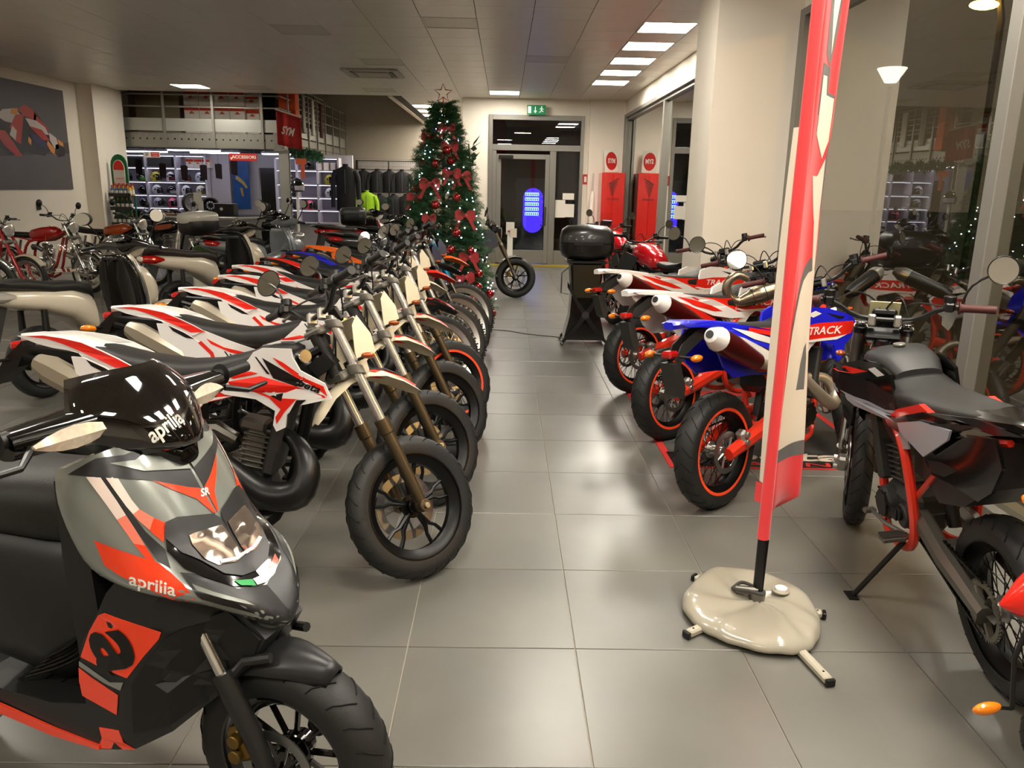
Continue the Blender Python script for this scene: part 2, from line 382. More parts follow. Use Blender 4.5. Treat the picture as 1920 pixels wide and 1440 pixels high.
# right side: head beam, glazing frames
wall('wall_right', (XW, XW+.25, -4, YB, 3.03, CZ+.1), (XW, XW+.25, YB-.1, YB, 0, 3.03))
COLX = 1.744
wall('column', (COLX, XW+.25, 7.04, 7.76, 0, CZ))
def frame_bar(b, x0, x1, y0, y1, z0, z1): b.box(((x0+x1)/2, (y0+y1)/2, (z0+z1)/2), (x1-x0, y1-y0, z1-z0), ch=.004)
GL = glassmat('window_glass', (.80, .83, .80), 1.62, (.96, .98, .96), 2.5)
def window(name, y0, y1, muls):
    e = empty(name, (0, 0, 0)); struct(e)
    b = B(); frame_bar(b, XW+.02, XW+.14, y0, y1, 2.95, 3.03); frame_bar(b, XW+.02, XW+.14, y0, y1, 0, .07)
    frame_bar(b, XW+.02, XW+.14, y0, y0+.09, .07, 2.95); frame_bar(b, XW+.02, XW+.14, y1-.09, y1, .07, 2.95)
    b.obj('window_frame', GREYF, e, smooth=0)
    ys = [y0+.09]+list(muls)+[y1-.09]
    for m_ in muls: B().box((XW+.08, m_, 1.51), (.13, .1, 2.88), ch=.004).obj('mullion', GREYF, e, smooth=0)
    for a, c in zip(ys, ys[1:]):
        a2 = a+(.05 if a in muls else 0); c2 = c-(.05 if c in muls else 0)
        B().box((XW+.08, (a2+c2)/2, 1.51), (.004, c2-a2, 2.88)).obj('pane', GL, e, smooth=0)
window('window_1', 7.76, YB-.12, (10.2, 13.0))
window('window_2', -2.0, 7.04, (1.3, 4.12))
wall('wall_right_front', (XW, XW+.25, -4, -2, 0, 3.03))
wall('trim_1', (XW-.03, XW+.02, 7.76, YB-.12, 3.0, 3.06), (XW-.03, XW+.02, 7.78, 7.9, 0, 3.0), (XW-.03, XW+.02, YB-.3, YB-.12, 0, 3.0), (XW-.03, XW+.02, 6.93, 7.04, 0, 3.06), (XW-.03, XW+.02, 4.5, 6.93, 3.0, 3.06), m=GREYF)
# exit door
d = empty('door_1', (0, YB+.02, 0)); struct(d)
def bar(par, name, x0, x1, z0, z1, y=0, t=.07, m=GREYF): return B().box(((x0+x1)/2, y, (z0+z1)/2), (x1-x0, t, z1-z0), ch=.004).obj(name, m, par, smooth=0)
fr = bar(d, 'door_frame', -.34, -.26, 0, 3.03, t=.16); bar(fr, 'jamb', 1.55, 1.62, 0, 3.03, t=.16); bar(fr, 'head', -.26, 1.55, 2.93, 3.03, t=.16); bar(fr, 'transom_bar', -.26, 1.55, 2.33, 2.45, t=.1)
bar(fr, 'side_post', .93, 1.06, .0, 2.33, t=.1); bar(fr, 'side_rail', 1.06, 1.55, 0, .3, t=.08)
DG = glassmat('door_glass', (.75, .78, .78), 1.5, (.95, .97, 1), 1.1)
B().box((.645, 0, 2.69), (1.81, .006, .48)).obj('pane', DG, d, smooth=0)
B().box((1.305, 0, 1.31), (.49, .006, 2.02)).obj('pane', DG, d, smooth=0)
lf = bar(d, 'door_leaf', -.18, -.08, .02, 2.26, t=.06)
bar(lf, 'stile', .84, .93, .02, 2.26, t=.06); bar(lf, 'top_rail', -.08, .84, 2.16, 2.26, t=.06); bar(lf, 'bottom_rail', -.08, .84, .02, .3, t=.06); bar(lf, 'hinge_post', -.26, -.18, 0, 2.33, t=.08)
B().box((.38, 0, 1.23), (.92, .006, 1.86)).obj('pane', DG, lf, smooth=0)
B().tube([(.86, -.04, 1.2), (.86, -.1, 1.2), (.86, -.1, .82), (.8, -.1, .8), (.76, -.1, .84)], .012, 8).obj('door_handle', BLACK, lf)
B().box((.02, -.07, 2.2), (.3, .06, .07), ch=.01).obj('door_closer', BLACK, lf, smooth=0)
# papers taped on the side pane
for (x0, x1, z0, z1), lb in zip(((1.07, 1.28, .99, 1.35), (1.28, 1.47, 1.0, 1.27), (1.22, 1.46, 1.36, 1.49)), ('left white notice on the door side pane', 'right white notice on the door side pane', 'wide white card above two notices on the side pane')):
    o = B().box(((x0+x1)/2, YB+.012, (z0+z1)/2), (x1-x0, .003, z1-z0)).obj('notice', PAPER, smooth=0); tag(o, lb, 'notice', 'papers on the door side pane')
# exit sign
ex = empty('exit_sign', (.62, YB-.13, 3.125)); tag(ex, 'green emergency exit sign with arrow and running figure', 'sign')
B().box((0, 0, 0), (.38, .03, .185), ch=.004).obj('sign_box', mat('exit_green', '0f7a4a', .4, emit=.12), ex, smooth=0)
WH = mat('sign_white', 'f2f2ee', .6, emit=.25)
b = B(); b.box((-.14, -.017, 0), (.06, .003, .13)); b.plate([(-.03, .06), (-.015, .06), (-.015, -.02), (.01, -.02), (-.0225, -.065), (-.055, -.02), (-.03, -.02)], -.018, .003)
b.disc((.105, -.017, .055), .014, .004, n=10)
for q in ([(.1, .035), (.12, .03), (.11, -.01), (.09, -.01)], [(.11, -.01), (.145, -.03), (.138, -.04), (.095, -.02)], [(.09, -.01), (.1, -.012), (.085, -.045), (.055, -.05), (.055, -.04), (.08, -.035)], [(.12, .03), (.15, .01), (.146, .003), (.118, .02)], [(.1, .035), (.075, .03), (.065, .005), (.072, .002), (.084, .022), (.1, .02)]):
    b.plate(q, -.018, .003)
b.obj('pictogram', WH, ex, smooth=0)
# mat in front of the door
o = B().box((.65, YB-.32, .004), (1.9, .5, .012), ch=.003).obj('door_mat', mat('mat_yellow', '8f7d2a', .9, noise=.3, nscale=60)); tag(o, 'olive yellow door mat in front of the exit door', 'mat')
# outdoors
wall('ground_outside', (XW+.25, 60, -20, 80, -.16, -.06), (-12, 60, YB+.3, 80, -.17, -.07), m=mat('asphalt', '3a352c', .55, noise=.3, nscale=3))
# ------------------------------------------------------------------ motorcycles
# local frame: x forward, y left, z up, origin under the rear axle
DRED = mat('dark_red_anodised', '5a0f0c', .3, metal=.6); RIMRED = mat('rim_tape_red', 'f04a22', .45); FRAMERED = mat('frame_red', 'd8301a', .35, coat=.4)
BLUEP = mat('plastic_blue', '1a1fd0', .25, coat=.5); NAVY = mat('navy', '171a38', .4); ORP = mat('orange_plastic', 'ef6a12', .3, coat=.3); CYAN = mat('fork_blue', '0f86b8', .3, metal=.6)
GREYP = mat('grey_plastic', '9a9aa2', .3, coat=.3); SILV = mat('silver_muffler', 'a59c8b', .38, metal=.6); TREAD = mat('tread_groove', '050505', .9)
YEL = mat('yellow', 'd6c313', .5); SPOK = mat('spoke_wire', 'a8a49a', .3, metal=.9)
def wheel(par, name, cx, rad=.3, w=.1, rim='cast', side=1, rimmat=None, disc=True, discr=.12, y=0, z=None, spokes=5, knob=False, tape=None, rimr=None, sprocket=0, groove=0):
    """name part = tyre; rim, disc, tread as sub-parts"""
    z = rad if z is None else z; c = (cx, y, z); RM = rimmat or BLKM
    rr = rimr or rad*.735
    pr_ = []
    for i in range(13):
        a = math.pi*(i/12); x = -math.cos(a)*w/2; h = math.sin(a)
        pr_.append((rr+(rad-rr)*(h**.62), x*(1.0 if .2 < h else .82)))
    b = B().lathe(pr_, c, n=44 if rad > .2 else 28)
    ty = b.obj(name, RUB, par, smooth=50)
    b = B(); iw = w*(.36 if rad < .32 else .26)
    prof = [(rr+.004, -iw-.008), (rr+.006, -iw), (rr-.008, -iw+.004), (rr-.03, -iw*.35), (rr-.03, iw*.35), (rr-.008, iw-.004), (rr+.006, iw), (rr+.004, iw+.008)]
    inner = [(q[0]-.006 if i not in (3, 4) else q[0]-.01, q[1]) for i, q in enumerate(prof)][::-1]
    b.lathe(prof+inner, c, n=44, closed=True)
    if rim == 'cast':
        for k in range(spokes):
            a = 2*math.pi*(k+.3)/spokes
            for s in (-1, 1):
                def P(r, da, yy): return (c[0]+math.cos(a+da)*r, c[1]+yy, c[2]+math.sin(a+da)*r)
                b.tube([P(.035, 0, 0), P(rr*.5, s*.10, 0), P(rr*.62, s*.2, 0), P(rr-.02, s*.20, 0)], [.014, .011, .009, .011], 6, flat=.8)
    elif rim == 'multi':
        for k in range(spokes*2):
            a = math.pi*(k+.3)/spokes
            b.tube([(c[0]+math.cos(a)*.03, y, z+math.sin(a)*.03), (c[0]+math.cos(a)*(rr-.02), y, z+math.sin(a)*(rr-.02))], .008, 6)
    elif rim == 'three':
        for k in range(3):
            a = 2*math.pi*k/3+.5
            for s in (-.22, .22): b.tube([(c[0]+math.cos(a)*.03, y, z+math.sin(a)*.03), (c[0]+math.cos(a+s)*(rr-.02), y, z+math.sin(a+s)*(rr-.02))], .012, 6)
    ro = b.obj('rim', RM, ty, smooth=40)
    b = B().disc(c, .032, w*.7, n=16).disc(c, .05, .02, n=16) if rim != 'spoke' else B().disc(c, .028, w*.75, n=16).disc((c[0], y-.025, z), .045, .006, n=20).disc((c[0], y+.025, z), .045, .006, n=20)
    b.obj('hub', RM if rim != 'spoke' else ALU, ty)
    if rim == 'spoke':
        b = B()
        for k in range(32):
            a = 2*math.pi*k/32; s = 1 if k % 2 else -1; tw = .35 if (k//2) % 2 else -.35
            b.tube([(c[0]+math.cos(a+tw)*.043, y+s*.025, z+math.sin(a+tw)*.043), (c[0]+math.cos(a)*(rr-.028), y, z+math.sin(a)*(rr-.028))], .0022, 4, caps=False)
        stuff(b.obj('spokes', SPOK if rimmat is not BLKM else BLKM, ty, smooth=0))
    if tape:
        b = B()
        for s in (-1, 1): b.lathe([(rr+.004, s*(iw+.009)), (rr-.012, s*(iw+.0075))], c, n=44)
        b.obj('rim_tape', tape, ty, smooth=60)
    if disc:
        b = B(); dy = y+side*(w*.5+.004)
        b.lathe([(discr, dy-.002), (discr, dy+.002), (discr*.74, dy+.002), (discr*.74, dy-.002)], (c[0], 0, z), n=36, closed=True)
        for k in range(8):
            a = math.pi*k/4; b.tube([(c[0]+math.cos(a)*.03, dy, z+math.sin(a)*.03), (c[0]+math.cos(a+.3)*discr*.78, dy, z+math.sin(a+.3)*discr*.78)], .007, 4, flat=.25)
        b.obj('brake_disc', STEEL, ty, smooth=30)
    if sprocket:
        b = B(); dy = y+w*.5+.02; nt = 48; vs = []
        prof = [(sprocket*.82, dy-.003), (sprocket*.82, dy+.003), (sprocket, dy+.003), (sprocket, dy-.003)]
        b.lathe(prof, (c[0], 0, z), n=48, closed=True)
        for k in range(6):
            a = math.pi*k/3; b.tube([(c[0]+math.cos(a)*.03, dy, z+math.sin(a)*.03), (c[0]+math.cos(a)*sprocket*.85, dy, z+math.sin(a)*sprocket*.85)], .013, 5, flat=.3)
        for k in range(40):
            a = 2*math.pi*k/40; b.box((c[0]+math.cos(a)*(sprocket+.003), dy, z+math.sin(a)*(sprocket+.003)), (.008, .005, .008), rotm(0, -a, 0))
        b.obj('sprocket', DALU, ty, smooth=30)
    if knob or groove:
        b = B(); n = 46 if knob else groove
        for k in range(n):
            a = 2*math.pi*k/n; M = rotm(0, -a, 0)
            if knob:
                for q in ((-.3, .99), (0, 1.0), (.3, .99)):
                    aa = a+(.03 if q[0] else 0)*2
                    b.box((c[0]+math.cos(aa)*rad*q[1], y+q[0]*w, z+math.sin(aa)*rad*q[1]), (.02, w*.2, .014), rotm(0, -aa, 0))
            else:
                for s in (-1, 1):
                    pts = []
                    for j in range(6):
                        u = s*(.06+j*.075); aa = a+(.018 if s > 0 else 0)*3+j*.030+(.02 if j > 3 else 0)
                        h = math.sin(math.acos(max(-1, min(1, 2*u)))); r_ = rr+(rad-rr)*(h**.62)+.0006
                        pts.append((c[0]+math.cos(aa)*r_, y+u*w, z+math.sin(aa)*r_))
                    b.tube(pts, .0022, 4, caps=False)
        stuff(b.obj('tread', RUB if knob else TREAD, ty, smooth=0))
    return ty
RAKE = R(25.5)
AXD = V((-math.sin(RAKE), 0, math.cos(RAKE)))
def steer_matrix(A0, phi): 
    return Matrix.Translation(A0) @ Matrix.Rotation(phi, 4, AXD) @ Matrix.Translation(-V(A0))
def onfork(wb, rad, off, h):       # point on the fork line at height h, off = lateral
    t = (h-rad)/math.cos(RAKE); return (wb-math.sin(RAKE)*t, off, h)
def mirror_part(par, S, side, base, tip, r=.05, ang=0, mm=MIRR, oval=1.0):
    b = B().tube([base, (base[0]*.6+tip[0]*.4, base[1]*.75+tip[1]*.25, base[2]*.4+tip[2]*.6), tip], .005, 6, sm=3)
    st = b.obj('mirror', BLACK, par); st.matrix_local = S
    ax = V((-1, 0, .12)); ax.rotate(Matrix.Rotation(ang, 3, 'Z'))
    b = B().lathe([(.0001, -.022), (r*.6, -.02), (r*.97, -.006), (r*1.03, .004), (r, .007), (r*.93, .004)], tip, ax, 24)
    b.obj('mirror_shell', BLACK, st)
    B().lathe([(.0001, .0045), (r*.95, .0045)], tip, ax, 24).obj('mirror_glass', mm, st)
    return st
def sticker(par, name, poly, y, m, mir=True, t=.0012):
    for s in ((1, -1) if mir else (-1,)):
        f = (lambda a, b, s=s: s*(y(a, b) if callable(y) else y))
        B().plate(poly, f, t).obj(name, m, par, smooth=0)
def side_text(par, name, txt, size, x, z, y, m, ang=0, shear=.2, right=True, fs=(1, 1), both=True, bold=0, curve=None, ext=.0008):
    """flat lettering on a side panel; readable from both sides"""
    for s in ((-1, 1) if both else (-1,)):
        b = textmesh(txt, size, ext, fs, shear, bold)
        yy = y(x, z) if callable(y) else y
        ca, sa = math.cos(ang), math.sin(ang)
        if s < 0: M = basis((x, -yy, z), (ca, 0, sa), (-sa, 0, ca))
        else: M = basis((x, yy, z), (-ca, 0, -sa), (-sa, 0, ca))
        b.xf(M)
        if callable(y): b.v = [(p[0], (p[1]+yy)*1.0+s*y(p[0], p[2]) if s < 0 else p[1]-yy+y(p[0], p[2]), p[2]) for p in b.v]
        b.obj(name, m, par, smooth=0)
def engine(par, cx=.68, cz=.36, mm=DGREY, kick=True, cyl=True, cover=BLACK, sc=1.0):
    b = B()
    b.box((cx, 0, cz), (.26*sc, .16*sc, .17*sc), ch=.03); b.disc((cx+.04, -.09*sc, cz), .078*sc, .06, n=22, ch=.012); b.disc((cx-.09, -.085, cz+.01), .055*sc, .05, n=18, ch=.01)
    b.disc((cx+.05, .09*sc, cz), .07*sc, .06, n=22, ch=.012); b.disc((cx-.1, .08, cz), .05, .05, n=16)
    b.box((cx-.11, 0, cz+.06), (.14, .13, .08), ch=.015)
    e = b.obj('engine', mm, par)
    if cyl:
        b = B(); M = rotm(0, R(12), 0)
        for k in range(7): b.box(V((cx+.06, 0, cz+.1))+M@V((0, 0, k*.022)), (.125, .13, .008), M, ch=.002)
        b.box(V((cx+.06, 0, cz+.16))+M@V((0, 0, 0)), (.09, .1, .17), M, ch=.01); b.box(V((cx+.06, 0, cz+.27)), (.11, .11, .05), M, ch=.012)
        b.obj('cylinder', DALU if mm is not DALU else ALU, e)
    for s in (-1, 1):
        b = B(); b.disc((cx+.04, s*.125*sc, cz), .055*sc, .012, n=20); b.disc((cx-.09, s*.11, cz+.01), .03, .014, n=14); b.box((cx-.03, s*.118*sc, cz), (.12, .01, .05), ch=.003)
        for k in range(6): b.disc((cx+.04+math.cos(k*1.05)*.068, s*.124*sc, cz+math.sin(k*1.05)*.068), .006, .006, n=8)
        b.obj('engine_cover', cover, e)
    B().tube([(cx-.03, .0, cz+.2), (cx-.1, -.02, cz+.25), (cx-.17, -.02, cz+.24)], [.03, .035, .045], 10).obj('carburettor', DALU, e)
    if kick: B().tube([(cx-.09, -.11, cz+.02), (cx-.1, -.15, cz+.03), (cx-.17, -.16, cz+.12), (cx-.2, -.17, cz+.14), (cx-.2, -.2, cz+.14)], .008, 6).obj('kick_lever', STEEL, e)
    return e
def bars(par, S, x, z, w=.38, rise=.07, m=BLACK, grip=BLACK, clampz=None, guard=None, back=.04, gripm=None):
    b = B().tube([(x-back, w, z+rise), (x-back*.6, w-.16, z+rise-.005), (x, .1, z), (x, -.1, z), (x-back*.6, -w+.16, z+rise-.005), (x-back, -w, z+rise)], .011, 8, sm=3)
    h = b.obj('handlebar', m, par); h.matrix_local = S
    for s in (-1, 1):
        b = B().tube([(x-back, s*(w-.12), z+rise-.002), (x-back, s*(w-.1), z+rise-.001), (x-back-.003, s*(w+.012), z+rise)], [.02, .0165, .0165], 12).lathe([(.016, -.004), (.026, -.002), (.026, .002), (.016, .004)], (x-back, s*(w-.118), z+rise-.002), (0, 1, 0), 14)
        b.obj('grip', grip, h)
        b = B().tube([(x-back+.02, s*(w-.13), z+rise), (x-back+.055, s*(w-.1), z+rise-.005), (x-back+.06, s*(w+.0), z+rise-.01)], [.008, .006, .006], 6); b.ball((x-back+.06, s*(w), z+rise-.01), .009, 8, 6)
        b.obj('lever', STEEL, h)
        B().box((x-back, s*(w-.155), z+rise), (.035, .04, .04), ch=.008).disc((x-back+.01, s*(w-.155), z+rise+.03), .024, .03, (0, 0, 1), 12).obj('switch_block', BLACK, h)
    B().tube([(x, -.09, z+.01), (x+.02, -.05, z+.09), (x+.06, 0, z+.02), (x+.08, .03, z-.12), (x+.03, .05, z-.3)], .004, 5, sm=4).tube([(x-.02, .2, z+rise), (x+.05, .12, z+.1), (x+.08, .02, z+.03), (x+.06, -.02, z-.2)], .004, 5, sm=4).tube([(x-.02, -.22, z+rise), (x+.06, -.1, z+.06), (x+.09, 0, z-.04), (x-.1, .05, z-.12)], .0035, 5, sm=4).obj('cables', BLACK, h)
    return h
def fork(par, S, wb, rad, tube=CHR, lower=BRONZE, gap=.09, top=1.06, usd=False, clampm=GREYF, boots=True, split=.62, mid=None):
    first = None
    for s in (-1, 1):
        P = lambda h: onfork(wb, rad, s*gap, h)
        sp = rad+(top-rad)*(split if not usd else .45)
        if not usd:
            sp = mid or .66
            b = B().tube([P(rad-.02), P(rad+.12), P(sp-.06), P(sp-.055), P(sp)], [.02, .024, .026, .031, .031], 14)
            b.disc(P(rad), .026, .05, (0, 1, 0), 14)
            f = b.obj('fork_leg', lower, par); f.matrix_local = S
            B().tube([P(sp-.01), P(top)], .0195, 14).obj('fork_tube', tube, f)
        else:
            b = B().tube([P(sp), P(sp+.01), P(top)], [.028, .0285, .0285], 14)
            f = b.obj('fork_leg', lower, par); f.matrix_local = S
            B().tube([P(rad+.08), P(sp+.02)], .019, 14).obj('fork_tube', tube, f)
            B().tube([P(rad-.02), P(rad+.1)], .026, 12).obj('fork_foot', DALU, f)
        B().disc(P(top+.005), .018, .02, AXD, 12).disc(P(rad-.0), .012, .075, n=10).obj('fork_cap', ALU if not usd else CHR, f)
        first = first or f
    for nm, h, t in (('upper_triple_clamp', top-.02, .03), ('lower_triple_clamp', top-.2, .035)):
        b = B(); c = onfork(wb, rad, 0, h)
        b.box((c[0]-.025, 0, c[2]-.01), (.075, gap*1.6, t), rotm(0, -RAKE, 0), ch=.008)
        for s in (-1, 1): b.disc((c[0], s*gap, c[2]), .033, t+.006, AXD, 14)
        o = b.obj(nm, clampm, par); o.matrix_local = S
    B().tube([(wb-math.sin(RAKE)*((top-.02-rad)/math.cos(RAKE))-.04, 0, top-.04), (wb-math.sin(RAKE)*((top-.2-rad)/math.cos(RAKE))-.04, 0, top-.21)], .03, 12).obj('steering_head', DGREY, o)
    return first
def indicator(par, S, base, tip, m=ORANGE, name='indicator', r=(.04, .016, .018), rz=0):
    b = B().tube([base, tip], .007, 6); o = b.obj(name, BLACK, par)
    if S is not None: o.matrix_local = S
    d = (V(tip)-V(base)).normalized(); c = V(tip)+d*.015
    B().ball(c, (r[0], .022, r[2]), 10, 7, rot=rotm(0, 0, rz)).obj('lens', m, o)
    return o
CHRF = mat('fork_chrome', 'e4e2de', .26, metal=.8)
def swingarm(par, m, x0=.47, z0=.42, rad=.3, y=.085):
    b = B()
    for s in (-1, 1):
        b.tube([(x0, s*y*.9, z0), (x0*.5, s*(y+.015), (z0+rad)/2+.01), (-.03, s*(y+.015), rad)], [.036, .034, .026], 8, flat=1.35)
        b.disc((0, s*(y+.015), rad), .02, .04, n=12)
    b.box((x0*.62, 0, z0*.62+rad*.38), (.08, y*1.9, .06), ch=.01)
    return b.obj('swingarm', m, par)
def chain(par, cx=.56, cz=.4, rad=.3, y=.075, sr=.1):
    b = B(); n = 46
    pts = [(0, rad+sr), (cx, cz+.035), (cx+.033, cz), (cx, cz-.035), (0, rad-sr)]
    for a, c in ((pts[0], pts[1]), (pts[3], pts[4])):
        L_ = math.dist(a, c); k = int(L_/.0125)
        ang = math.atan2(c[1]-a[1], c[0]-a[0])
        for i in range(k):
            t = (i+.5)/k; b.box((a[0]+(c[0]-a[0])*t, y+(.0 if i % 2 else .003), a[1]+(c[1]-a[1])*t), (.0115, .014 if i % 2 else .009, .011 if i % 2 else .008), rotm(0, -ang, 0))
    return stuff(b.obj('chain', BLKM, par, smooth=0))
def disc_caliper(par, S, x, z, y, m=ALU):
    o = B().box((x, y, z), (.05, .05, .09), rotm(0, -.4, 0), ch=.012).disc((x, y-math.copysign(.03, -y), z+.02), .017, .02).disc((x, y-math.copysign(.03, -y), z-.02), .017, .02).obj('brake_caliper', m, par)
    if S is not None: o.matrix_local = S
    return o
def side_profile(pts):
    xs = [p[0] for p in pts]
    def f(x):
        if x <= xs[0]: return pts[0][1]
        for (a, b), (c, d_) in zip(pts, pts[1:]):
            if x <= c: return b+(d_-b)*(x-a)/(c-a)
        return pts[-1][1]
    return f
def seat_loft(par, secs, m=SEAT, name='seat', n=18):
    return B().sell(secs, n).obj(name, m, par, smooth=60)
SW = side_profile([(-.2, .06), (.1, .13), (.3, .135), (.6, .125), (.8, .14), (1.0, .19), (1.12, .2)])

def motard(x, y, deg, label, steer=0, lean=-5, pal='white', group=None, scale=1, fender='beak', seatband=False, sm='silver', forkkit='bronze', rims='cast', tail_y=None, mirrors=(1, 0), mask=True, decals=True, holder=True, knob=False, name='motorcycle', mirror_angle=0, wb=1.40, headm=None):
    e = empty(name, (x, y, 0), R(deg)); e.scale = (scale,)*3; tag(e, label, 'motorcycle', group)
    e.rotation_euler = (R(lean), 0, R(deg))
    S = steer_matrix(V((wb-.045, 0, .3)), R(steer))
    main = {'white': WHITEP, 'black': BLACKG, 'blue': BLUEP, 'orange': ORP, 'navy': NAVY, 'red': RED}[pal]
    acc = {'white': RED, 'black': RED, 'blue': RED, 'orange': ORP, 'navy': BLUEP, 'red': WHITEP}[pal]
    fr = .3 if rims != 'enduro' else .335
    # wheels
    rm = {'cast': 'cast', 'tape': 'spoke', 'enduro': 'spoke', 'wire': 'spoke'}[rims]
    f = wheel(e, 'front_wheel', wb, fr, .1 if rims != 'enduro' else .085, rm, side=1, rimmat=BLKM if rims != 'enduro' else ALU, discr=.14, knob=knob, tape=RIMRED if rims == 'tape' else None, groove=0 if knob else 26, rimr=.276 if rims == 'enduro' else None); f.matrix_local = S
    rw = wheel(e, 'rear_wheel', 0, .305, .13, rm, side=-1, rimmat=BLKM, discr=.11, tape=RIMRED if rims == 'tape' else None, sprocket=.098, groove=0 if knob else 24, knob=knob)
    fk = {'bronze': (CHRF, BRONZE, False), 'usd': (CHR, DALU, True), 'blue': (CHR, CYAN, True)}[forkkit]
    fork(e, S, wb, fr, fk[0], fk[1], top=1.06, usd=fk[2], clampm=GREYF if forkkit != 'usd' else BLACK)
    disc_caliper(e, S, wb-.12, fr+.04, .085); disc_caliper(e, None, .09, .37, -.1)
    for i, s in enumerate((1, -1)): pass
    hb = bars(e, S, 1.02, 1.1, .385, .07, BLACK, BLACK if sm == 'silver' else mat('grip_red', '4a1f1b', .6))
    B().box((1.02, -.05, 1.09), (.04, .03, .05), ch=.006).box((1.02, .05, 1.09), (.04, .03, .05), ch=.006).obj('bar_clamp', ALU, hb)
    B().box((1.09, 0, 1.1), (.03, .1, .07), rotm(0, -.6, 0), ch=.01).obj('instrument', BLACK, hb)
    if mirrors[0]: mirror_part(e, S, 1, (1.0, .27, 1.16), (.985, .40, 1.33), .06, mirror_angle)
    if mirrors[1]: mirror_part(e, S, -1, (1.0, -.27, 1.16), (.985, -.40, 1.33), .056, -mirror_angle)
    # frame
    fm = FRAMERED if sm != 'silver' else BLKM
    b = B()
    for s in (-1, 1):
        b.tube([(1.03, s*.03, .96), (.8, s*.09, .84), (.55, s*.12, .74), (.47, s*.12, .58), (.46, s*.11, .38), (.55, s*.1, .27), (.75, s*.09, .24), (.88, s*.06, .33), (1.0, s*.02, .86)], .019, 8, sm=4)
        b.tube([(.55, s*.1, .76), (.25, s*.09, .82), (-.12, s*.07, .92)], .012, 6); b.tube([(.48, s*.1, .5), (.2, s*.09, .78)], .011, 6)
    b.obj('frame', fm, e)
    swingarm(e, FRAMERED if sm == 'red' else (DALU if pal == 'black' else BLKM), rad=.305)
    chain(e, .56, .4, .305, .085)
    B().tube([(.38, 0, .42), (.5, 0, .78)], [.022, .03], 10).obj('shock', BLACK, e)
    engine(e, .70, .38, DGREY if sm == 'silver' else DGREY)
    for s in (-1, 1):
        g_ = B().box((.52, s*.17, .33), (.05, .09, .018), ch=.004)
        for k in range(5): g_.box((.50+k*.011, s*.17, .345), (.004, .09, .01))
        g_.tube([(.52, s*.1, .33), (.52, s*.13, .33)], .012, 6).obj('footpeg', DALU, e, smooth=0)
    b = B().tube([(.54, .12, .3), (.60, .3, .055)], .011, 6).box((.60, .31, .048), (.07, .04, .012), rotm(R(8), 0, 0)); b.obj('side_stand', BLACK, e)
    B().box((.86, 0, .6), (.05, .2, .3), rotm(0, .25, 0), ch=.01).obj('radiator', DGREY, e)
    b = B().tube([(.3, 0, .80), (.42, 0, .80)], .09, 10); b.box((.42, 0, .66), (.26, .17, .2), ch=.04); b.obj('airbox', BLACK, e)
    # exhaust
    if sm == 'silver':
        b = B().tube([(.80, -.02, .62), (.92, -.06, .60), (.99, -.12, .50), (.96, -.15, .40), (.84, -.15, .39), (.72, -.14, .47), (.58, -.13, .6), (.42, -.13, .70), (.26, -.14, .77)], [.022, .03, .052, .062, .058, .045, .026, .02, .018], 12, sm=4)
        ex = b.obj('exhaust_pipe', BLACK, e)
        b = B(); rings = []
        def ring(c, hw, hh, n=6):
            ax = V((.90, 0, -.44)); up = V((.44, 0, .90)); c = V(c); out = []
            for j in range(8):
                a = 2*math.pi*(j+.5)/8; out.append(tuple(c+up*(hh*math.sin(a))+V((0, 1, 0))*(hw*math.cos(a))))
            return out
        P0, P1 = V((-.015, -.17, .91)), V((.25, -.155, .755))
        b.loft([ring(P0-(P1-P0)*.03, .018, .022), ring(P0, .03, .036), ring(P0.lerp(P1, .18), .042, .056), ring(P0.lerp(P1, .9), .042, .056), ring(P1, .03, .04)])
        mu = b.obj('muffler', SILV, ex, smooth=25)
    else:
        b = B().tube([(.80, -.04, .58), (.93, -.1, .56), (.98, -.14, .47), (.9, -.165, .42), (.72, -.165, .52), (.58, -.15, .63), (.4, -.15, .68), (.12, -.15, .765)], [.024, .028, .034, .036, .034, .024, .022, .03], 12, sm=4)
        ex = b.obj('exhaust_pipe', SILV, e)
        P0, P1 = V((-.29, -.17, .945)), V((.13, -.15, .765)); ax = (P1-P0)
        B().tube([P0.lerp(P1, .13), P0.lerp(P1, .4), P1], [.058, .062, .045], 16).obj('muffler', DRED if sm == 'red' else DALU, ex)
        b = B().tube([P0.lerp(P1, -.02), P0.lerp(P1, .0), P0.lerp(P1, .14), P0.lerp(P1, .16)], [.022, .036, .06, .059], 16); b.tube([P0.lerp(P1, -.03), P0.lerp(P1, -.015)], [.02, .02], 12, m=1)
        b.obj('muffler_tip', [WHITEP if sm == 'red' else ALU, BLACK], ex)
    # bodywork: tail, side panels, shrouds
    y_t = lambda a, b_: .052+.075*min(1, max(0, (a+.2)/.4))
    if sm == 'silver':
        tailp = nums('-.135,1.0 -.02,1.006 .06,.998 .14,.984 .215,.956 .28,.925 .33,.897 .28,.875 .25,.872 .165,.93 .125,.942 .08,.952 .02,.958 -.05,.972')
        low = nums('.33,.897 .45,.85 .60,.80 .62,.785 .56,.70 .42,.74 .30,.80 .2,.86 .13,.94 .165,.93 .25,.875')
        red_ = nums('-.10,1.0 -.02,1.005 .06,.997 .14,.983 .215,.955 .28,.924 .34,.893 .27,.89 .205,.922 .13,.952 .06,.976 -.0,.992')
        num = nums('.125,.935 .17,.932 .25,.895 .34,.835 .38,.80 .42,.66 .30,.675 .17,.72')
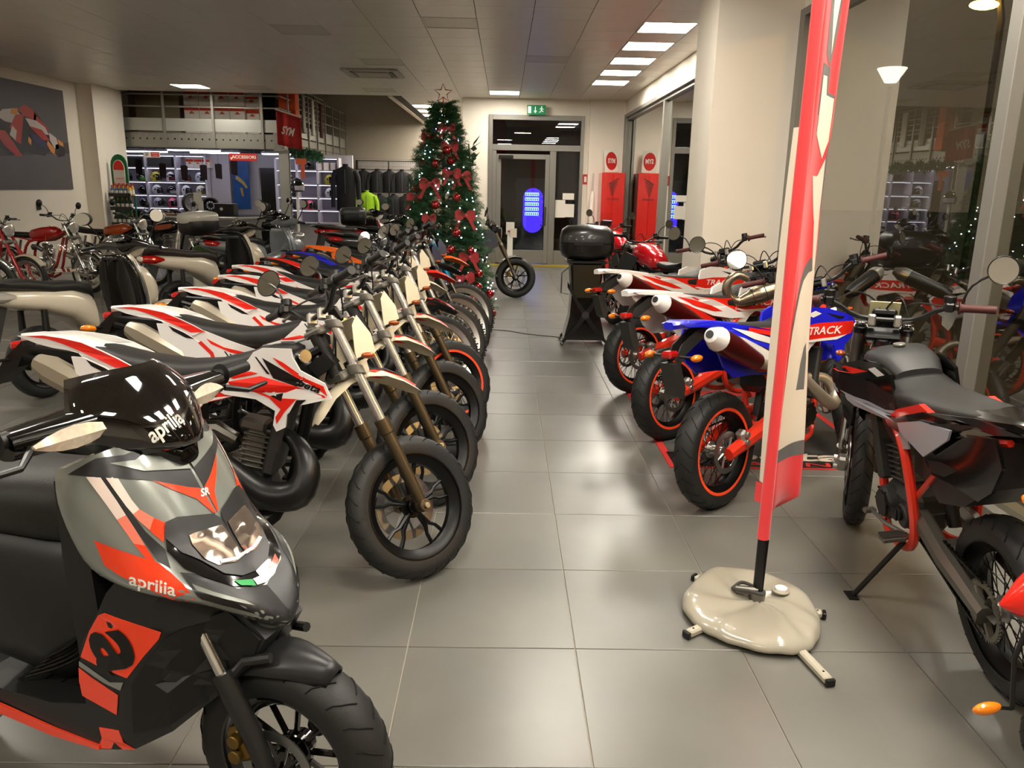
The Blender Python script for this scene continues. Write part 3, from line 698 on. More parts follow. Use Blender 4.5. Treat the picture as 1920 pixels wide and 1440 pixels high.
        for s in (1, -1):
            t_ = B().plate(tailp, lambda a, b_, s=s: s*(y_t(a, b_)+.02), .012).obj('tail_panel', main, e, smooth=0)
            B().plate(red_, lambda a, b_, s=s: s*(y_t(a, b_)+.0215), .0012).obj('sticker', acc, t_, smooth=0)
            l_ = B().plate(low, lambda a, b_, s=s: s*.138, .012).obj('side_panel', main, e, smooth=0)
            B().plate(nums('.34,.86 .42,.82 .55,.79 .60,.785 .57,.77 .45,.795 .36,.835'), lambda a, b_, s=s: s*.1392, .001).obj('sticker', acc, l_, smooth=0)
            for k in range(4): B().plate([(.42+k*.025, .80-k*.012), (.427+k*.025, .80-k*.012), (.45+k*.025, .765-k*.012), (.443+k*.025, .765-k*.012)], s*.1392, .001).obj('vent_slot', BLACK, l_, smooth=0)
            nb = B().plate(num, lambda a, b_, s=s: s*(.185 if s < 0 else .16), .01).obj('number_panel', main, e, smooth=0)
            for q, mm in ((nums('.33,.855 .385,.80 .42,.665 .405,.665 .37,.79 .315,.845'), acc), (nums('.18,.925 .25,.893 .30,.863 .26,.868 .20,.90'), BLACK), (nums('.165,.76 .185,.745 .25,.715 .28,.69 .17,.725'), acc)):
                B().plate(q, s*(.1862 if s < 0 else .1612), .001).obj('sticker', mm, nb, smooth=0)
        b = B().loft([[(x_, -w_, z_), (x_, -w_*.7, z_+.012), (x_, w_*.7, z_+.012), (x_, w_, z_), (x_, w_*.8, z_-.015), (x_, -w_*.8, z_-.015)] for x_, w_, z_ in ((-.16, .02, .99), (-.1, .06, .995), (.05, .075, .985), (.2, .08, .945))])
        b.obj('rear_fender', main, e, smooth=30)
    else:
        yy = SW
        tp = nums('-.36,.995 -.30,1.003 -.16,.992 -.0,.965 .13,.94 .30,.905 .45,.85 .56,.805 .66,.795 .62,.76 .5,.765 .3,.80 .16,.85 .05,.89 -.08,.935 -.2,.965 -.33,.98')
        for s in (1, -1):
            t_ = B().plate(tp, lambda a, b_, s=s: s*(.06+.08*min(1, max(0, (a+.3)/.5))), .012).obj('tail_panel', main if pal != 'white' else WHITEP, e, smooth=0)
            ys = lambda a, b_, s=s: s*(.0615+.08*min(1, max(0, (a+.3)/.5)))
            B().plate(nums('-.02,.947 .12,.915 .28,.868 .40,.82 .30,.83 .14,.875'), ys, .001).obj('sticker', {'white': RED, 'black': BLACK}.get(pal, WHITEP), t_, smooth=0)
            if pal == 'blue': B().plate(nums('.1,.938 .3,.90 .45,.845 .4,.845 .25,.885 .1,.92'), ys, .0015).obj('sticker', RED, t_, smooth=0)
            # lower side panel next to the muffler
            l_ = B().plate(nums('-.12,.94 .05,.90 .2,.84 .34,.775 .36,.71 .3,.67 .16,.69 -.02,.70 -.1,.76 -.16,.86'), s*.115, .01).obj('side_panel', main, e, smooth=0)
            B().plate(nums('-.10,.93 .02,.895 .17,.835 .30,.78 .32,.745 .2,.765 .0,.835'), s*(.152 if s < 0 else .1165), .001 if s > 0 else .03).obj('sticker', {'white': RED, 'black': BLACKG}.get(pal, WHITEP), l_, smooth=0)
            B().plate(nums('.1,.76 .22,.745 .33,.715 .3,.68 .2,.70'), s*.1165, .001).obj('sticker', RED if pal != 'black' else BLACK, l_, smooth=0)
        b = B().loft([[(x_, -w_, z_), (x_, -w_*.7, z_+.014), (x_, w_*.7, z_+.014), (x_, w_, z_), (x_, w_*.85, z_-.02), (x_, -w_*.85, z_-.02)] for x_, w_, z_ in ((-.385, .03, .99), (-.32, .065, .995), (-.1, .075, .975), (.1, .08, .945))])
        b.obj('rear_fender', main, e, smooth=30)
    # shrouds
    if sm == 'silver':
        sh = nums('.80,.958 .836,.975 .955,.976 .96,.945 .99,.895 1.085,.848 1.11,.79 .975,.757 .93,.719 .924,.669 .886,.65 .873,.675 .883,.732 .804,.773 .68,.788 .60,.83 .70,.86 .78,.93')
        ysh = lambda a, b_: SW(a)
        D = lambda t: [(.585+.00067*(a-1060), .952-.00068*(b_-240)) for a, b_ in nums(t)]
        for s in (1, -1):
            o = B().plate(sh, lambda a, b_, s=s: s*SW(a), .014, sub=.06).obj('shroud', main, e, smooth=20)
            f_ = lambda a, b_, s=s: s*(SW(a)+.0016)
            g_ = lambda a, b_, s=s: s*(SW(a)+.0026)
            for t, mm, ff in (('1435,262 1660,372 1700,400 1640,415 1500,375', BLACK, f_), ('1390,258 1400,258 1480,352 1462,352', BLACK, f_), ('1500,256 1560,280 1700,368 1800,408 1822,465 1790,440 1640,365 1540,295', acc, f_),
                              ('1225,405 1420,366 1640,415 1800,460 1815,472 1638,488 1565,565 1512,640 1506,600 1540,552 1470,490 1380,462 1250,445', acc if pal != 'black' else DRED, f_), ('1480,478 1560,455 1545,505', BLACK, g_), ('1640,492 1700,488 1610,560 1590,575', BLACK, g_),
                              ('1215,372 1360,342 1405,352 1260,388', acc, f_)):
                B().plate(D(t), ff, .001).obj('sticker', mm, o, smooth=0)
            if decals:
                for txt, size, cx_, cy_, mm, an, fs in (('RR', .062, 1440, 425, WHITEP, -.28, (1.5, 1)), ('beta', .04, 1712, 410, BLACK, -.3, (1.3, 1))):
                    b = textmesh(txt, size, .0006, fs, .3, .0012); X, Z = .585+.00067*(cx_-1060), .952-.00068*(cy_-240)
                    ca, sa = math.cos(an), math.sin(an)
                    b.xf(basis((X, 0, Z), (ca, 0, sa), (-sa, 0, ca)) if s < 0 else basis((X, 0, Z), (-ca, 0, sa), (sa, 0, ca)))
                    b.v = [(p[0], s*(SW(p[0])+.003), p[2]) for p in b.v]; b.obj('lettering', mm, o, smooth=0)
            B().plate(nums('.60,.83 .70,.86 .78,.93 .82,.955 .86,.87 .80,.80 .68,.785'), s*.118, .01).obj('tank_side', BLACK, e, smooth=0)
            l2 = B().plate(nums('.44,.80 .585,.812 .68,.81 .745,.79 .60,.752 .5,.73'), s*.128, .01).obj('frame_cover', acc, e, smooth=0)
            B().plate(nums('.46,.79 .5,.735 .6,.755 .72,.785 .6,.77 .5,.755'), s*.1292, .001).obj('sticker', main, l2, smooth=0)
            B().disc((.62, s*.132, .785), .008, .006, n=10).obj('bolt', ALU, l2)
    else:
        band = nums('.30,.905 .42,.905 .60,.885 .80,.875 1.0,.86 1.02,.83 .98,.80 .66,.81 .56,.80 .45,.80 .38,.82 .33,.87')
        for s in (1, -1):
            o = B().plate(nums('.62,.96 .72,.985 .84,.975 1.05,.915 1.09,.87 1.06,.80 .99,.755 .985,.70 .94,.66 .92,.70 .91,.755 .80,.79 .66,.795 .56,.82 .60,.90'), lambda a, b_, s=s: s*SW(a), .014, sub=.06).obj('shroud', main, e, smooth=20)
            B().plate(nums('.58,.885 .75,.895 1.06,.885 1.075,.86 1.04,.815 .90,.80 .66,.805 .56,.825'), lambda a, b_, s=s: s*(SW(a)+.0016), .001, sub=.06).obj('sticker', {'red': WHITEP, 'black': BLACK}.get(pal, RED), o, smooth=0)
            B().plate(nums('.57,.83 .66,.81 .9,.805 1.0,.812 .92,.79 .7,.795 .6,.81'), lambda a, b_, s=s: s*(SW(a)+.0026), .001, sub=.06).obj('sticker', WHITEP if pal != 'black' else GREYP, o, smooth=0)
            if pal == 'black': B().plate(nums('.80,.935 .95,.93 1.06,.895 1.0,.895 .9,.905'), lambda a, b_, s=s: s*(SW(a)+.003), .001).obj('sticker', RED, o, smooth=0)
            B().plate(nums('.84,.945 .96,.918 1.03,.90 .93,.905'), lambda a, b_, s=s: s*(SW(a)+.0016), .001).obj('sticker', BLACK, o, smooth=0)
            B().plate(nums('.66,.95 .74,.965 .80,.945 .72,.93'), lambda a, b_, s=s: s*(SW(a)+.0016), .001).obj('sticker', WHITEP, o, smooth=0)
            if decals and pal != 'black':
                b = textmesh('TRACK', .060, .0006, (1.45, 1), .25, .001)
                b.xf(basis((.80, 0, .85), (1, 0, -.06), (.06, 0, 1)) if s < 0 else basis((.80, 0, .85), (-1, 0, -.0), (0, 0, 1)))
                b.v = [(p[0], s*(SW(p[0])+.009), p[2]) for p in b.v]; b.obj('lettering', WHITEP, o, smooth=0)
            B().plate(nums('.44,.80 .56,.80 .70,.80 .78,.79 .72,.765 .64,.70 .57,.70 .50,.75'), s*.125, .01).obj('airbox_cover', WHITEP if pal != 'black' else BLACK, e, smooth=0)
            if seatband: B().plate(nums('.10,.935 .22,.925 .40,.905 .58,.895 .72,.905 .70,.86 .60,.80 .50,.805 .36,.83 .22,.88'), lambda a, b_, s=s: s*(.122+.004*math.sin(a*6)), .012).obj('seat_band', RED, e, smooth=0)
    if pal == 'black' and sm != 'silver':
        for s in (1, -1):
            B().plate(nums('.28,.905 .36,.915 .56,.84 .62,.80 .44,.82'), s*.128, .02).obj('seat_patch', RED, e, smooth=0)
            o = B().plate(nums('.10,.90 .34,.86 .52,.80 .50,.77 .3,.74 .12,.86'), s*.142, .008).obj('side_sticker_panel', GREYP, e, smooth=0)
            B().plate(nums('.46,.795 .62,.80 .92,.79 1.06,.83 1.05,.80 .9,.765 .62,.775 .5,.70 .44,.72'), lambda a, b_, s=s: s*(SW(a)+.003), .006).obj('side_stripe', GREYP, e, smooth=0)
    # seat
    st = {'silver': [(.05, .965, .035, .01, 2.5), (.09, .96, .07, .02, 2.5), (.2, .925, .10, .035, 3), (.32, .875, .12, .055, 3), (.5, .85, .13, .058, 3), (.62, .856, .125, .058, 3), (.74, .885, .105, .06, 3), (.84, .93, .075, .045, 2.6), (.93, .955, .05, .03, 2.4), (.96, .96, .03, .012, 2.2)],
          'red': [(-.02, .96, .04, .01, 2.5), (.05, .945, .08, .02, 3), (.2, .905, .10, .045, 3), (.4, .875, .12, .055, 3), (.58, .865, .128, .055, 3), (.7, .89, .115, .055, 3), (.8, .925, .095, .05, 2.6), (.86, .95, .065, .03, 2.4)]}['silver' if sm == 'silver' else 'red']
    seat_loft(e, st)
    B().sell([(.74, .88, .07, .05, 2.5), (.8, .9, .1, .07, 2.5), (.92, .9, .1, .07, 2.5), (1.0, .88, .06, .05, 2.5)]).obj('tank', main if sm != 'silver' else BLACK, e)
    B().disc((.90, 0, .975), .03, .02, (-.2, 0, 1), 16).obj('fuel_cap', DGREY, e)
    # plate holder and rear lights
    if holder:
        if sm == 'silver':
            b = B().loft([[(-.14, -.05, .975), (-.14, .05, .975), (-.14, .04, .93), (-.14, -.04, .93)], [(-.22, -.045, .90), (-.22, .045, .90), (-.17, .04, .87), (-.17, -.04, .87)], [(-.26, -.05, .82), (-.26, .05, .82), (-.245, .05, .80), (-.245, -.05, .80)]]); h = b.obj('plate_holder', BLACK, e, smooth=20)
            B().box((-.17, 0, .955), (.05, .09, .035), ch=.01).obj('tail_light', mat('tail_red', 'b01410', .15, coat=.6), h)
            for s in (-1, 1): indicator(h, None, (-.2, s*.04, .9), (-.22, s*.11, .9))
            b = B().loft([[(.18, -.06, .93), (.18, .06, .93), (.2, .06, .87), (.2, -.06, .87)], [(-.14, -.05, .95), (-.14, .05, .95), (-.14, .045, .90), (-.14, -.045, .90)]]); b.obj('under_tail', BLACK, e, smooth=0)
        else:
            b = B()
            for s in (-1, 1): b.plate(nums('-.06,.965 .05,.93 -.16,.90 -.29,.84 -.33,.80 -.37,.82 -.32,.89 -.2,.95'), s*.03, .008)
            b.plate(nums('-.40,.81 -.345,.81 -.305,.68 -.32,.63 -.355,.65'), .04, .08)
            h = b.obj('plate_holder', DGREY, e, smooth=0)
            B().box((-.375, 0, .85), (.07, .06, .035), ch=.01).obj('tail_light', mat('tail_red', 'b01410', .15, coat=.6), h)
            for s in (-1, 1): indicator(h, None, (-.35, s*.04, .84), (-.35, s*.12, .84))
    # front fender
    fm_ = {'beak': CREAM if pal == 'white' and sm == 'silver' else main, 'black': BLACKG, 'cream': CREAM, 'red': RED, 'navy': BLACKG, 'orange': ORP, 'none': None}[fender]
    if fm_ is not None:
        high = rims == 'enduro'; secs = []; dz = .06 if high else 0
        for x_, z_, w_, d_ in ((.985, .655, .03, .01), (1.0, .70, .055, .03), (1.05, .775, .065, .03), (1.12, .835, .07, .03), (1.2, .868, .072, .03), (1.28, .87, .07, .028), (1.37, .845, .06, .024), (1.44, .81, .045, .016), (1.475, .79, .03, .008)):
            nrm = (0, 1)
            z_ += dz+(.0 if x_ > 1.1 else 0)
            secs.append([(x_, -w_, z_-d_), (x_, -w_*.55, z_), (x_, 0, z_+.006), (x_, w_*.55, z_), (x_, w_, z_-d_), (x_, w_*.55, z_-.006), (x_, 0, z_), (x_, -w_*.55, z_-.006)])
        b = B().loft(secs); o = b.obj('front_fender', fm_, e, smooth=28); o.matrix_local = S
        if fender in ('beak', 'black') and decals:
            for s in (-1, 1):
                B().add([(1.2, s*.055, .866+dz), (1.3, s*.03, .878+dz), (1.40, s*.022, .842+dz), (1.455, s*.012, .815+dz), (1.43, s*.034, .808+dz), (1.36, s*.045, .842+dz)], [(0, 1, 2, 5), (2, 3, 4, 5)]).obj('sticker', acc if pal != 'black' else GREYP, o, smooth=0)
                B().add([(1.12, s*.062, .832+dz), (1.2, s*.03, .879+dz), (1.30, s*.02, .885+dz), (1.39, s*.03, .851+dz), (1.3, s*.04, .872+dz), (1.2, s*.048, .869+dz)], [(0, 1, 5), (1, 2, 4, 5), (2, 3, 4)]).obj('sticker', BLACK, o, smooth=0)
    if mask:
        # headlight surround seen from behind: two cream cheek plates and a lamp
        mk = CREAM if headm is None else headm
        b = B()
        for s in (-1, 1):
            b.plate(nums('1.12,1.04 1.145,1.085 1.20,1.01 1.215,.945 1.17,.92 1.19,.86 1.155,.79 1.14,.88 1.125,.93'), lambda a, b_, s=s: s*(.108-.02*abs(b_-.98)/.15), .004)
        b.loft([[(1.143, -.075, 1.085), (1.143, .075, 1.085), (1.138, .075, 1.08), (1.138, -.075, 1.08)], [(1.202, -.09, 1.01), (1.202, .09, 1.01), (1.196, .09, 1.01), (1.196, -.09, 1.01)], [(1.217, -.098, .945), (1.217, .098, .945), (1.21, .098, .945), (1.21, -.098, .945)]])
        o = b.obj('headlight_mask', mk, e, smooth=15); o.matrix_local = S
        B().lathe([(.0001, -.0), (.05, .0), (.055, -.02), (.03, -.06)], (1.225, 0, .98), (1, 0, .1), 20).obj('headlight', LENS, o)
        for s in (-1, 1): indicator(e, S, (1.14, s*.10, .9), (1.15, s*.14, .905), mat('lens_dark_orange', 'a84a10', .25, coat=.4), r=(.03, .016, .013))
    B().disc((.985, -.11, .94), .028, .04, (.6, -.7, .2), 16).obj('ignition_cap', CHR, e)
    B().plate(nums('.99,.90 1.05,.945 1.09,.90 1.03,.85'), -.075, .15).obj('radiator_guard', BLACK, e, smooth=0)
    return e, S
# left row of showroom bikes, nose to the aisle
L1, S1 = motard(-1.76, 3.05, 0, 'white and red supermotard right behind the grey scooter, its whole front wheel in view', mirror_angle=.5, steer=42, group='white and red supermotards nose to the aisle')
motard(-1.76, 3.80, 1, 'white and red supermotard second from the grey scooter in the left row', mirror_angle=.5, steer=41, group='white and red supermotards nose to the aisle')
motard(-1.73, 4.54, 0, 'white and red supermotard third in the left row, white front fender beak', mirror_angle=.5, steer=41, group='white and red supermotards nose to the aisle')
motard(-1.73, 5.20, 0, 'white and red supermotard with a glossy black front fender, fourth in the left row', mirror_angle=.5, steer=38, fender='black', rims='tape', group='white and red supermotards nose to the aisle')
motard(-1.86, 5.86, 0, 'white and red off-road bike with long cream front fender and wire wheels, left row', mirror_angle=.5, steer=36, fender='cream', rims='enduro', knob=True)
motard(-1.84, 6.48, 0, 'black and red off-road bike between the cream-fendered and the dark blue one', pal='black', fender='red', rims='enduro', mirror_angle=.5, steer=30, knob=True, mirrors=(1, 0))
motard(-1.80, 7.12, 0, 'dark blue off-road bike with a black and blue front fender', pal='navy', fender='navy', rims='enduro', mirror_angle=.5, steer=34, knob=False, headm=NAVY, mirrors=(1, 0), forkkit='usd')
motard(-1.80, 7.86, 0, 'orange off-road bike with bright blue fork legs next to the christmas tree', pal='orange', fender='orange', rims='enduro', mirror_angle=.5, steer=25, knob=True, forkkit='blue', headm=NAVY, mirrors=(1, 0))
# right row
R1_, SR1 = motard(1.125, 3.84, 41, 'blue and red enduro motorcycle with red rim tape, nearest in the right row', pal='blue', sm='red', rims='tape', steer=28, seatband=True, forkkit='usd', mask=True, headm=BLUEP, group='enduro motorcycles tail to the aisle', mirrors=(1, 0))
motard(1.10, 4.98, 38, 'white and red enduro motorcycle behind the blue one, a loose exhaust pipe on its seat', pal='white', sm='red', rims='tape', steer=25, seatband=True, forkkit='usd', fender='red', headm=BLACK, group='enduro motorcycles tail to the aisle')
motard(1.08, 6.2, 33, 'white, black and red enduro motorcycle by the column, farthest of the right row', pal='white', sm='red', rims='tape', steer=20, seatband=True, forkkit='usd', fender='red', headm=BLACK, group='enduro motorcycles tail to the aisle')
K_, SK = motard(1.72, 2.30, 86, 'black supermotard with grey and red panels at the right edge, on its side stand', pal='black', sm='grey', rims='wire', steer=-20, lean=-9, forkkit='usd', headm=BLACK, mirrors=(0, 1), fender='beak')
# extra pieces of the black supermotard: inner rear fender, silencer on the right, number plate top, gear lever
B().plate(nums('-.02,.88 .25,.86 .42,.78 .44,.62 .30,.56 .12,.62 -.04,.74'), .09, .18).obj('inner_rear_fender', MATTEB, K_, smooth=0)
for p in ((.22, .70), (.34, .68)): B().disc((p[0], .094, p[1]), .014, .008, n=12).obj('screw', ALU, K_)
q = B().tube([(.18, -.17, .74), (.0, -.19, .78), (-.28, -.21, .86)], [.05, .07, .065], 18).obj('silencer', SILV, K_)
B().box((-.26, 0, 1.015), (.2, .1, .008), rotm(0, .05, 0)).obj('tail_plate', WHITEP, K_, smooth=0)
B().sell([(.66, .93, .09, .03, 2.6), (.74, .955, .115, .05, 2.8), (.86, .965, .125, .055, 2.8), (.96, .945, .10, .05, 2.6), (1.0, .92, .06, .03, 2.4)]).obj('tank_cover', MATTEB, K_, smooth=60)
B().disc((.84, 0, 1.022), .024, .008, (0, 0, 1), 16).obj('key_cap', ALU, K_)
B().tube([(.52, .12, .34), (.62, .16, .35), (.72, .17, .36)], .009, 6).box((.73, .18, .36), (.03, .05, .02), ch=.005).obj('gear_lever', DALU, K_)
for s_ in (-1, 1):
    q = B().disc(onfork(1.40, .3, s_*.09, 1.075), .028, .012, AXD, 18).obj('fork_top_cap', CHR, K_); q.matrix_local = SK
q = B().box((1.10, .0, 1.13), (.004, .12, .07), rotm(0, -.5, 0)).obj('paper_tag', mat('note_yellow', 'd9d3a0', .8), K_, smooth=0); q.matrix_local = SK
# ------------------------------------------------------------------ foreground sport scooter
# local frame: x forward, y left, z up, origin under the front axle
def drape(par, name, pts, D, bvh, m, off=.0012, cell=.02, mir=True, reach=.5):
    """a thin sticker following the body surface: outline points pts (3-D) laid on along direction D"""
    out = []
    for s in ((1, -1) if mir else (1,)):
        Dn = V((D[0], D[1]*s, D[2])).normalized(); e1 = Dn.orthogonal().normalized(); e2 = Dn.cross(e1)
        P = [V((p[0], p[1]*s, p[2])) for p in pts]; o = sum(P, V((0, 0, 0)))/len(P)
        q = [V(((p-o).dot(e1), (p-o).dot(e2), 0)) for p in P]
        bm = bmesh.new(); bv = [bm.verts.new(v) for v in q]
        for tr in tessellate_polygon([q]):
            try: bm.faces.new([bv[i] for i in tr])
            except ValueError: pass
        for _ in range(5):
            ed = [e for e in bm.edges if e.calc_length() > cell]
            if not ed: break
            bmesh.ops.subdivide_edges(bm, edges=ed, cuts=1); bmesh.ops.triangulate(bm, faces=bm.faces[:])
        bm.verts.index_update(); vs = []
        for v in bm.verts:
            w_ = o+e1*v.co.x+e2*v.co.y
            hit = bvh.ray_cast(w_+Dn*reach, -Dn, reach*2)
            if hit[0] is None: hit = bvh.find_nearest(w_)
            n = hit[1]; n = n if n.dot(Dn) > 0 else -n
            vs.append(hit[0]+n*off*.6+Dn*off*.6)
        fs = [tuple(v.index for v in f.verts) for f in bm.faces]; bm.free()
        b = B().add(vs, fs); out.append(b.obj(name, m, par, smooth=60))
    return out
sc = empty('sport_scooter', (-.49, 1.66, 0), R(-21)); tag(sc, 'grey, black and orange-red sport scooter filling the lower left foreground', 'scooter')
GREYB = mat('scooter_grey', '81857f', .22, metal=.25, coat=.7); ORED = mat('scooter_orange_red', 'f0401a', .25, coat=.5); MATB = mat('matte_black', '1d1d1d', .45); SATB = mat('satin_black', '2c2c2d', .36, metal=.3)
SMOKE = mat('smoked_screen', '050303', .03, coat=1, spec=.8)
Cc = [(-.31, 1.035), (-.25, .955), (-.20, .875), (-.155, .805), (-.115, .75), (-.07, .705), (-.02, .66), (.012, .615), (-.03, .58)]
Oo = [(-.43, .19, .985), (-.41, .208, .92), (-.375, .213, .84), (-.335, .208, .775), (-.26, .198, .74), (-.18, .175, .72), (-.10, .125, .69), (-.04, .065, .635), (-.06, .04, .58)]
def apron():
    b = B(); nc = 7; fine = 3; rows = []
    cs = smoothpts([(x, 0, z) for x, z in Cc], fine); os_ = smoothpts(Oo, fine)
    for i, (c, o) in enumerate(zip(cs, os_)):
        row = []
        for k in range(-nc, nc+1):
            u = abs(k)/nc; p = V(c).lerp(V(o), u); p.y = math.copysign(o.y*math.sin(u*math.pi/2)**.9 if u else 0, k or 1)
            bl = math.sin(math.pi*u)*min(1, o.y/.2)
            p.x += .035*bl; p.z += .022*bl
            row.append(p)
        rows.append(row)
    b.loft(rows, caps=False, closed=False)
    # returned inner wall
    r2 = [[p+V((-.035, -math.copysign(.012, p.y) if abs(p.y) > .02 else 0, -.01)) for p in r] for r in rows]
    n = 2*nc+1; o0 = len(b.v); b.loft(r2, caps=False, closed=False)
    for i in range(len(rows)-1):
        for j in (0, n-1): b.f.append((i*n+j, (i+1)*n+j, o0+(i+1)*n+j, o0+i*n+j)); b.m.append(0)
    for i in (0, len(rows)-1):
        for j in range(n-1): b.f.append((i*n+j, i*n+j+1, o0+i*n+j+1, o0+i*n+j)); b.m.append(0)
    return b
ap = apron(); APB = BVHTree.FromPolygons([V(p) for p in ap.v], ap.f)
body = ap.obj('front_apron', GREYB, sc, smooth=50)
DV = (.635, -.656, .408)
def pl(t): return [tuple(float(x) for x in q.split(',')) for q in t.split()]
WFADE = mat('pinkish_white', 'ead6cb', .25, coat=.5); PINK = mat('faded_red', 'f0806a', .25, coat=.5)
def dec(t, m, off=.0012, cell=.022, name='panel_sticker'): return drape(body, name, pl(t), DV, APB, m, off, cell)
dec('-.409,-.192,.978 -.354,-.164,1.014 -.315,-.124,1.015 -.298,-.043,1.025 -.30,0,1.03 -.225,0,.905 -.231,-.032,.919 -.264,-.101,.954 -.343,-.178,.977', SATB, .0014, name='top_panel')
dec('-.330,-.15,1.001 -.300,-.111,1.000 -.298,-.043,1.02 -.29,0,1.01 -.25,0,.95 -.262,-.05,.962 -.281,-.107,.976', GREYB, .004, name='top_tongue')
dec('-.264,-.101,.954 -.231,-.033,.919 -.225,0,.905 -.187,0,.85 -.190,-.006,.852 -.213,-.027,.890 -.243,-.074,.928', ORED, .002)
dec('-.363,-.186,.978 -.335,-.174,.977 -.297,-.172,.927 -.278,-.170,.897 -.292,-.182,.889 -.314,-.185,.921', WFADE)
dec('-.278,-.170,.897 -.258,-.168,.866 -.235,-.168,.832 -.256,-.178,.838 -.292,-.182,.889', PINK)
dec('-.235,-.168,.832 -.209,-.166,.794 -.231,-.173,.805 -.256,-.178,.838', ORED)
dec('-.335,-.174,.977 -.326,-.169,.976 -.281,-.164,.914 -.243,-.155,.858 -.206,-.142,.817 -.182,-.155,.781 -.208,-.163,.797 -.258,-.168,.866 -.297,-.172,.927', SATB)
dec('-.326,-.169,.976 -.309,-.154,.974 -.277,-.152,.926 -.262,-.148,.905 -.268,-.160,.897 -.281,-.164,.914', WFADE)
dec('-.262,-.148,.905 -.240,-.132,.882 -.238,-.148,.860 -.257,-.157,.882 -.268,-.160,.897', PINK)
dec('-.240,-.132,.882 -.223,-.118,.868 -.212,-.138,.831 -.232,-.147,.853 -.238,-.148,.860', ORED)
dec('-.335,-.208,.844 -.286,-.195,.826 -.228,-.172,.803 -.207,-.164,.795 -.179,-.160,.776 -.150,-.155,.75 -.132,-.145,.715 -.155,-.165,.710 -.173,-.172,.719 -.277,-.201,.767 -.315,-.206,.787', ORED)
# headlight: black surround, lens, trim below
dec('-.224,-.119,.868 -.215,-.094,.872 -.187,-.012,.852 -.18,0,.84 -.082,0,.722 -.088,-.043,.728 -.107,-.078,.746 -.152,-.101,.783 -.182,-.121,.804 -.212,-.132,.837', SATB, .006, name='headlight_surround')
dec('-.188,-.090,.830 -.185,-.076,.831 -.169,-.006,.825 -.155,0,.80 -.119,0,.752 -.115,-.032,.752 -.126,-.075,.762 -.148,-.092,.781 -.177,-.095,.812', mat('headlamp_glass', 'b9a79c', .06, metal=.85, coat=1, noise=.5, nscale=14), .0085, name='headlight')
dec('-.125,-.07,.772 -.118,-.03,.762 -.118,0,.762 -.114,0,.757 -.114,-.032,.756 -.122,-.073,.765', WHITEP, .0105, name='headlight_trim')
dec('-.212,-.132,.837 -.182,-.121,.804 -.152,-.101,.783 -.107,-.078,.746 -.088,-.043,.728 -.082,0,.722 -.066,0,.706 -.063,-.045,.708 -.078,-.085,.725 -.122,-.117,.753 -.161,-.137,.777 -.202,-.141,.813', BLACKG, .003)
drape(body, 'flag_green', pl('-.087,-.072,.730 -.073,-.028,.715 -.062,-.03,.702 -.074,-.066,.718'), DV, APB, mat('flag_green', '1f9a4a', .4), .005, .022, False)
drape(body, 'flag_white', pl('-.073,-.028,.715 -.07,0,.712 -.073,.03,.715 -.062,.03,.700 -.059,0,.696 -.062,-.03,.702'), (.86, 0, .5), APB, WHITEP, .005, .022, False)
drape(body, 'flag_red', pl('-.073,.03,.715 -.087,.072,.730 -.074,.066,.718 -.062,.03,.700'), (.8, .3, .5), APB, ORED, .005, .022, False)
dec('-.164,-.148,.773 -.138,-.126,.764 -.075,-.075,.716 -.053,0,.693 -.0,0,.645 .012,0,.615 -.004,-.012,.600 -.078,-.057,.630 -.110,-.093,.664 -.117,-.154,.728', SATB)
dec('-.155,-.145,.767 -.085,-.102,.729 -.046,-.088,.699 -.094,-.128,.730 -.135,-.148,.751', BLACK, .002)
dec('-.124,-.153,.739 -.058,-.109,.704 -.029,-.083,.669 -.075,-.126,.702 -.107,-.149,.721', BLACK, .002)
dec('-.135,-.148,.751 -.094,-.128,.730 -.046,-.088,.699 -.030,-.075,.683 -.072,-.120,.713 -.120,-.149,.739', GREYB, .0026)
dec('-.107,-.149,.721 -.075,-.126,.702 -.029,-.083,.669 -.014,-.065,.649 -.064,-.104,.675 -.103,-.137,.702', GREYB, .0026)
def drape_text(par, txt, size, o, ux, uy, D, m, fs=(1, 1), shear=0, bold=.0008, off=.003):
    t_ = textmesh(txt, size, 0.0, fs, shear, bold); t_.xf(basis(o, ux, uy)); Dn = V(D).normalized(); vs = []
    for p in t_.v:
        h = APB.ray_cast(V(p)+Dn*.3, -Dn, .7); vs.append(tuple((h[0] if h[0] is not None else V(p))+Dn*off))
    t_.v = vs; return t_.obj('lettering', m, par, smooth=0)
drape_text(body, 'aprilia', .042, (-.206, -.187, .753), (.045, .012, -.0095), (.15, -.1, .8), DV, PAPER, fs=(1.05, 1.1))
drape_text(body, 'SR', .024, (-.215, -.004, .897), (.2, .97, 0), (-.5, 0, .8), (.8, 0, .6), PAPER, shear=.4)
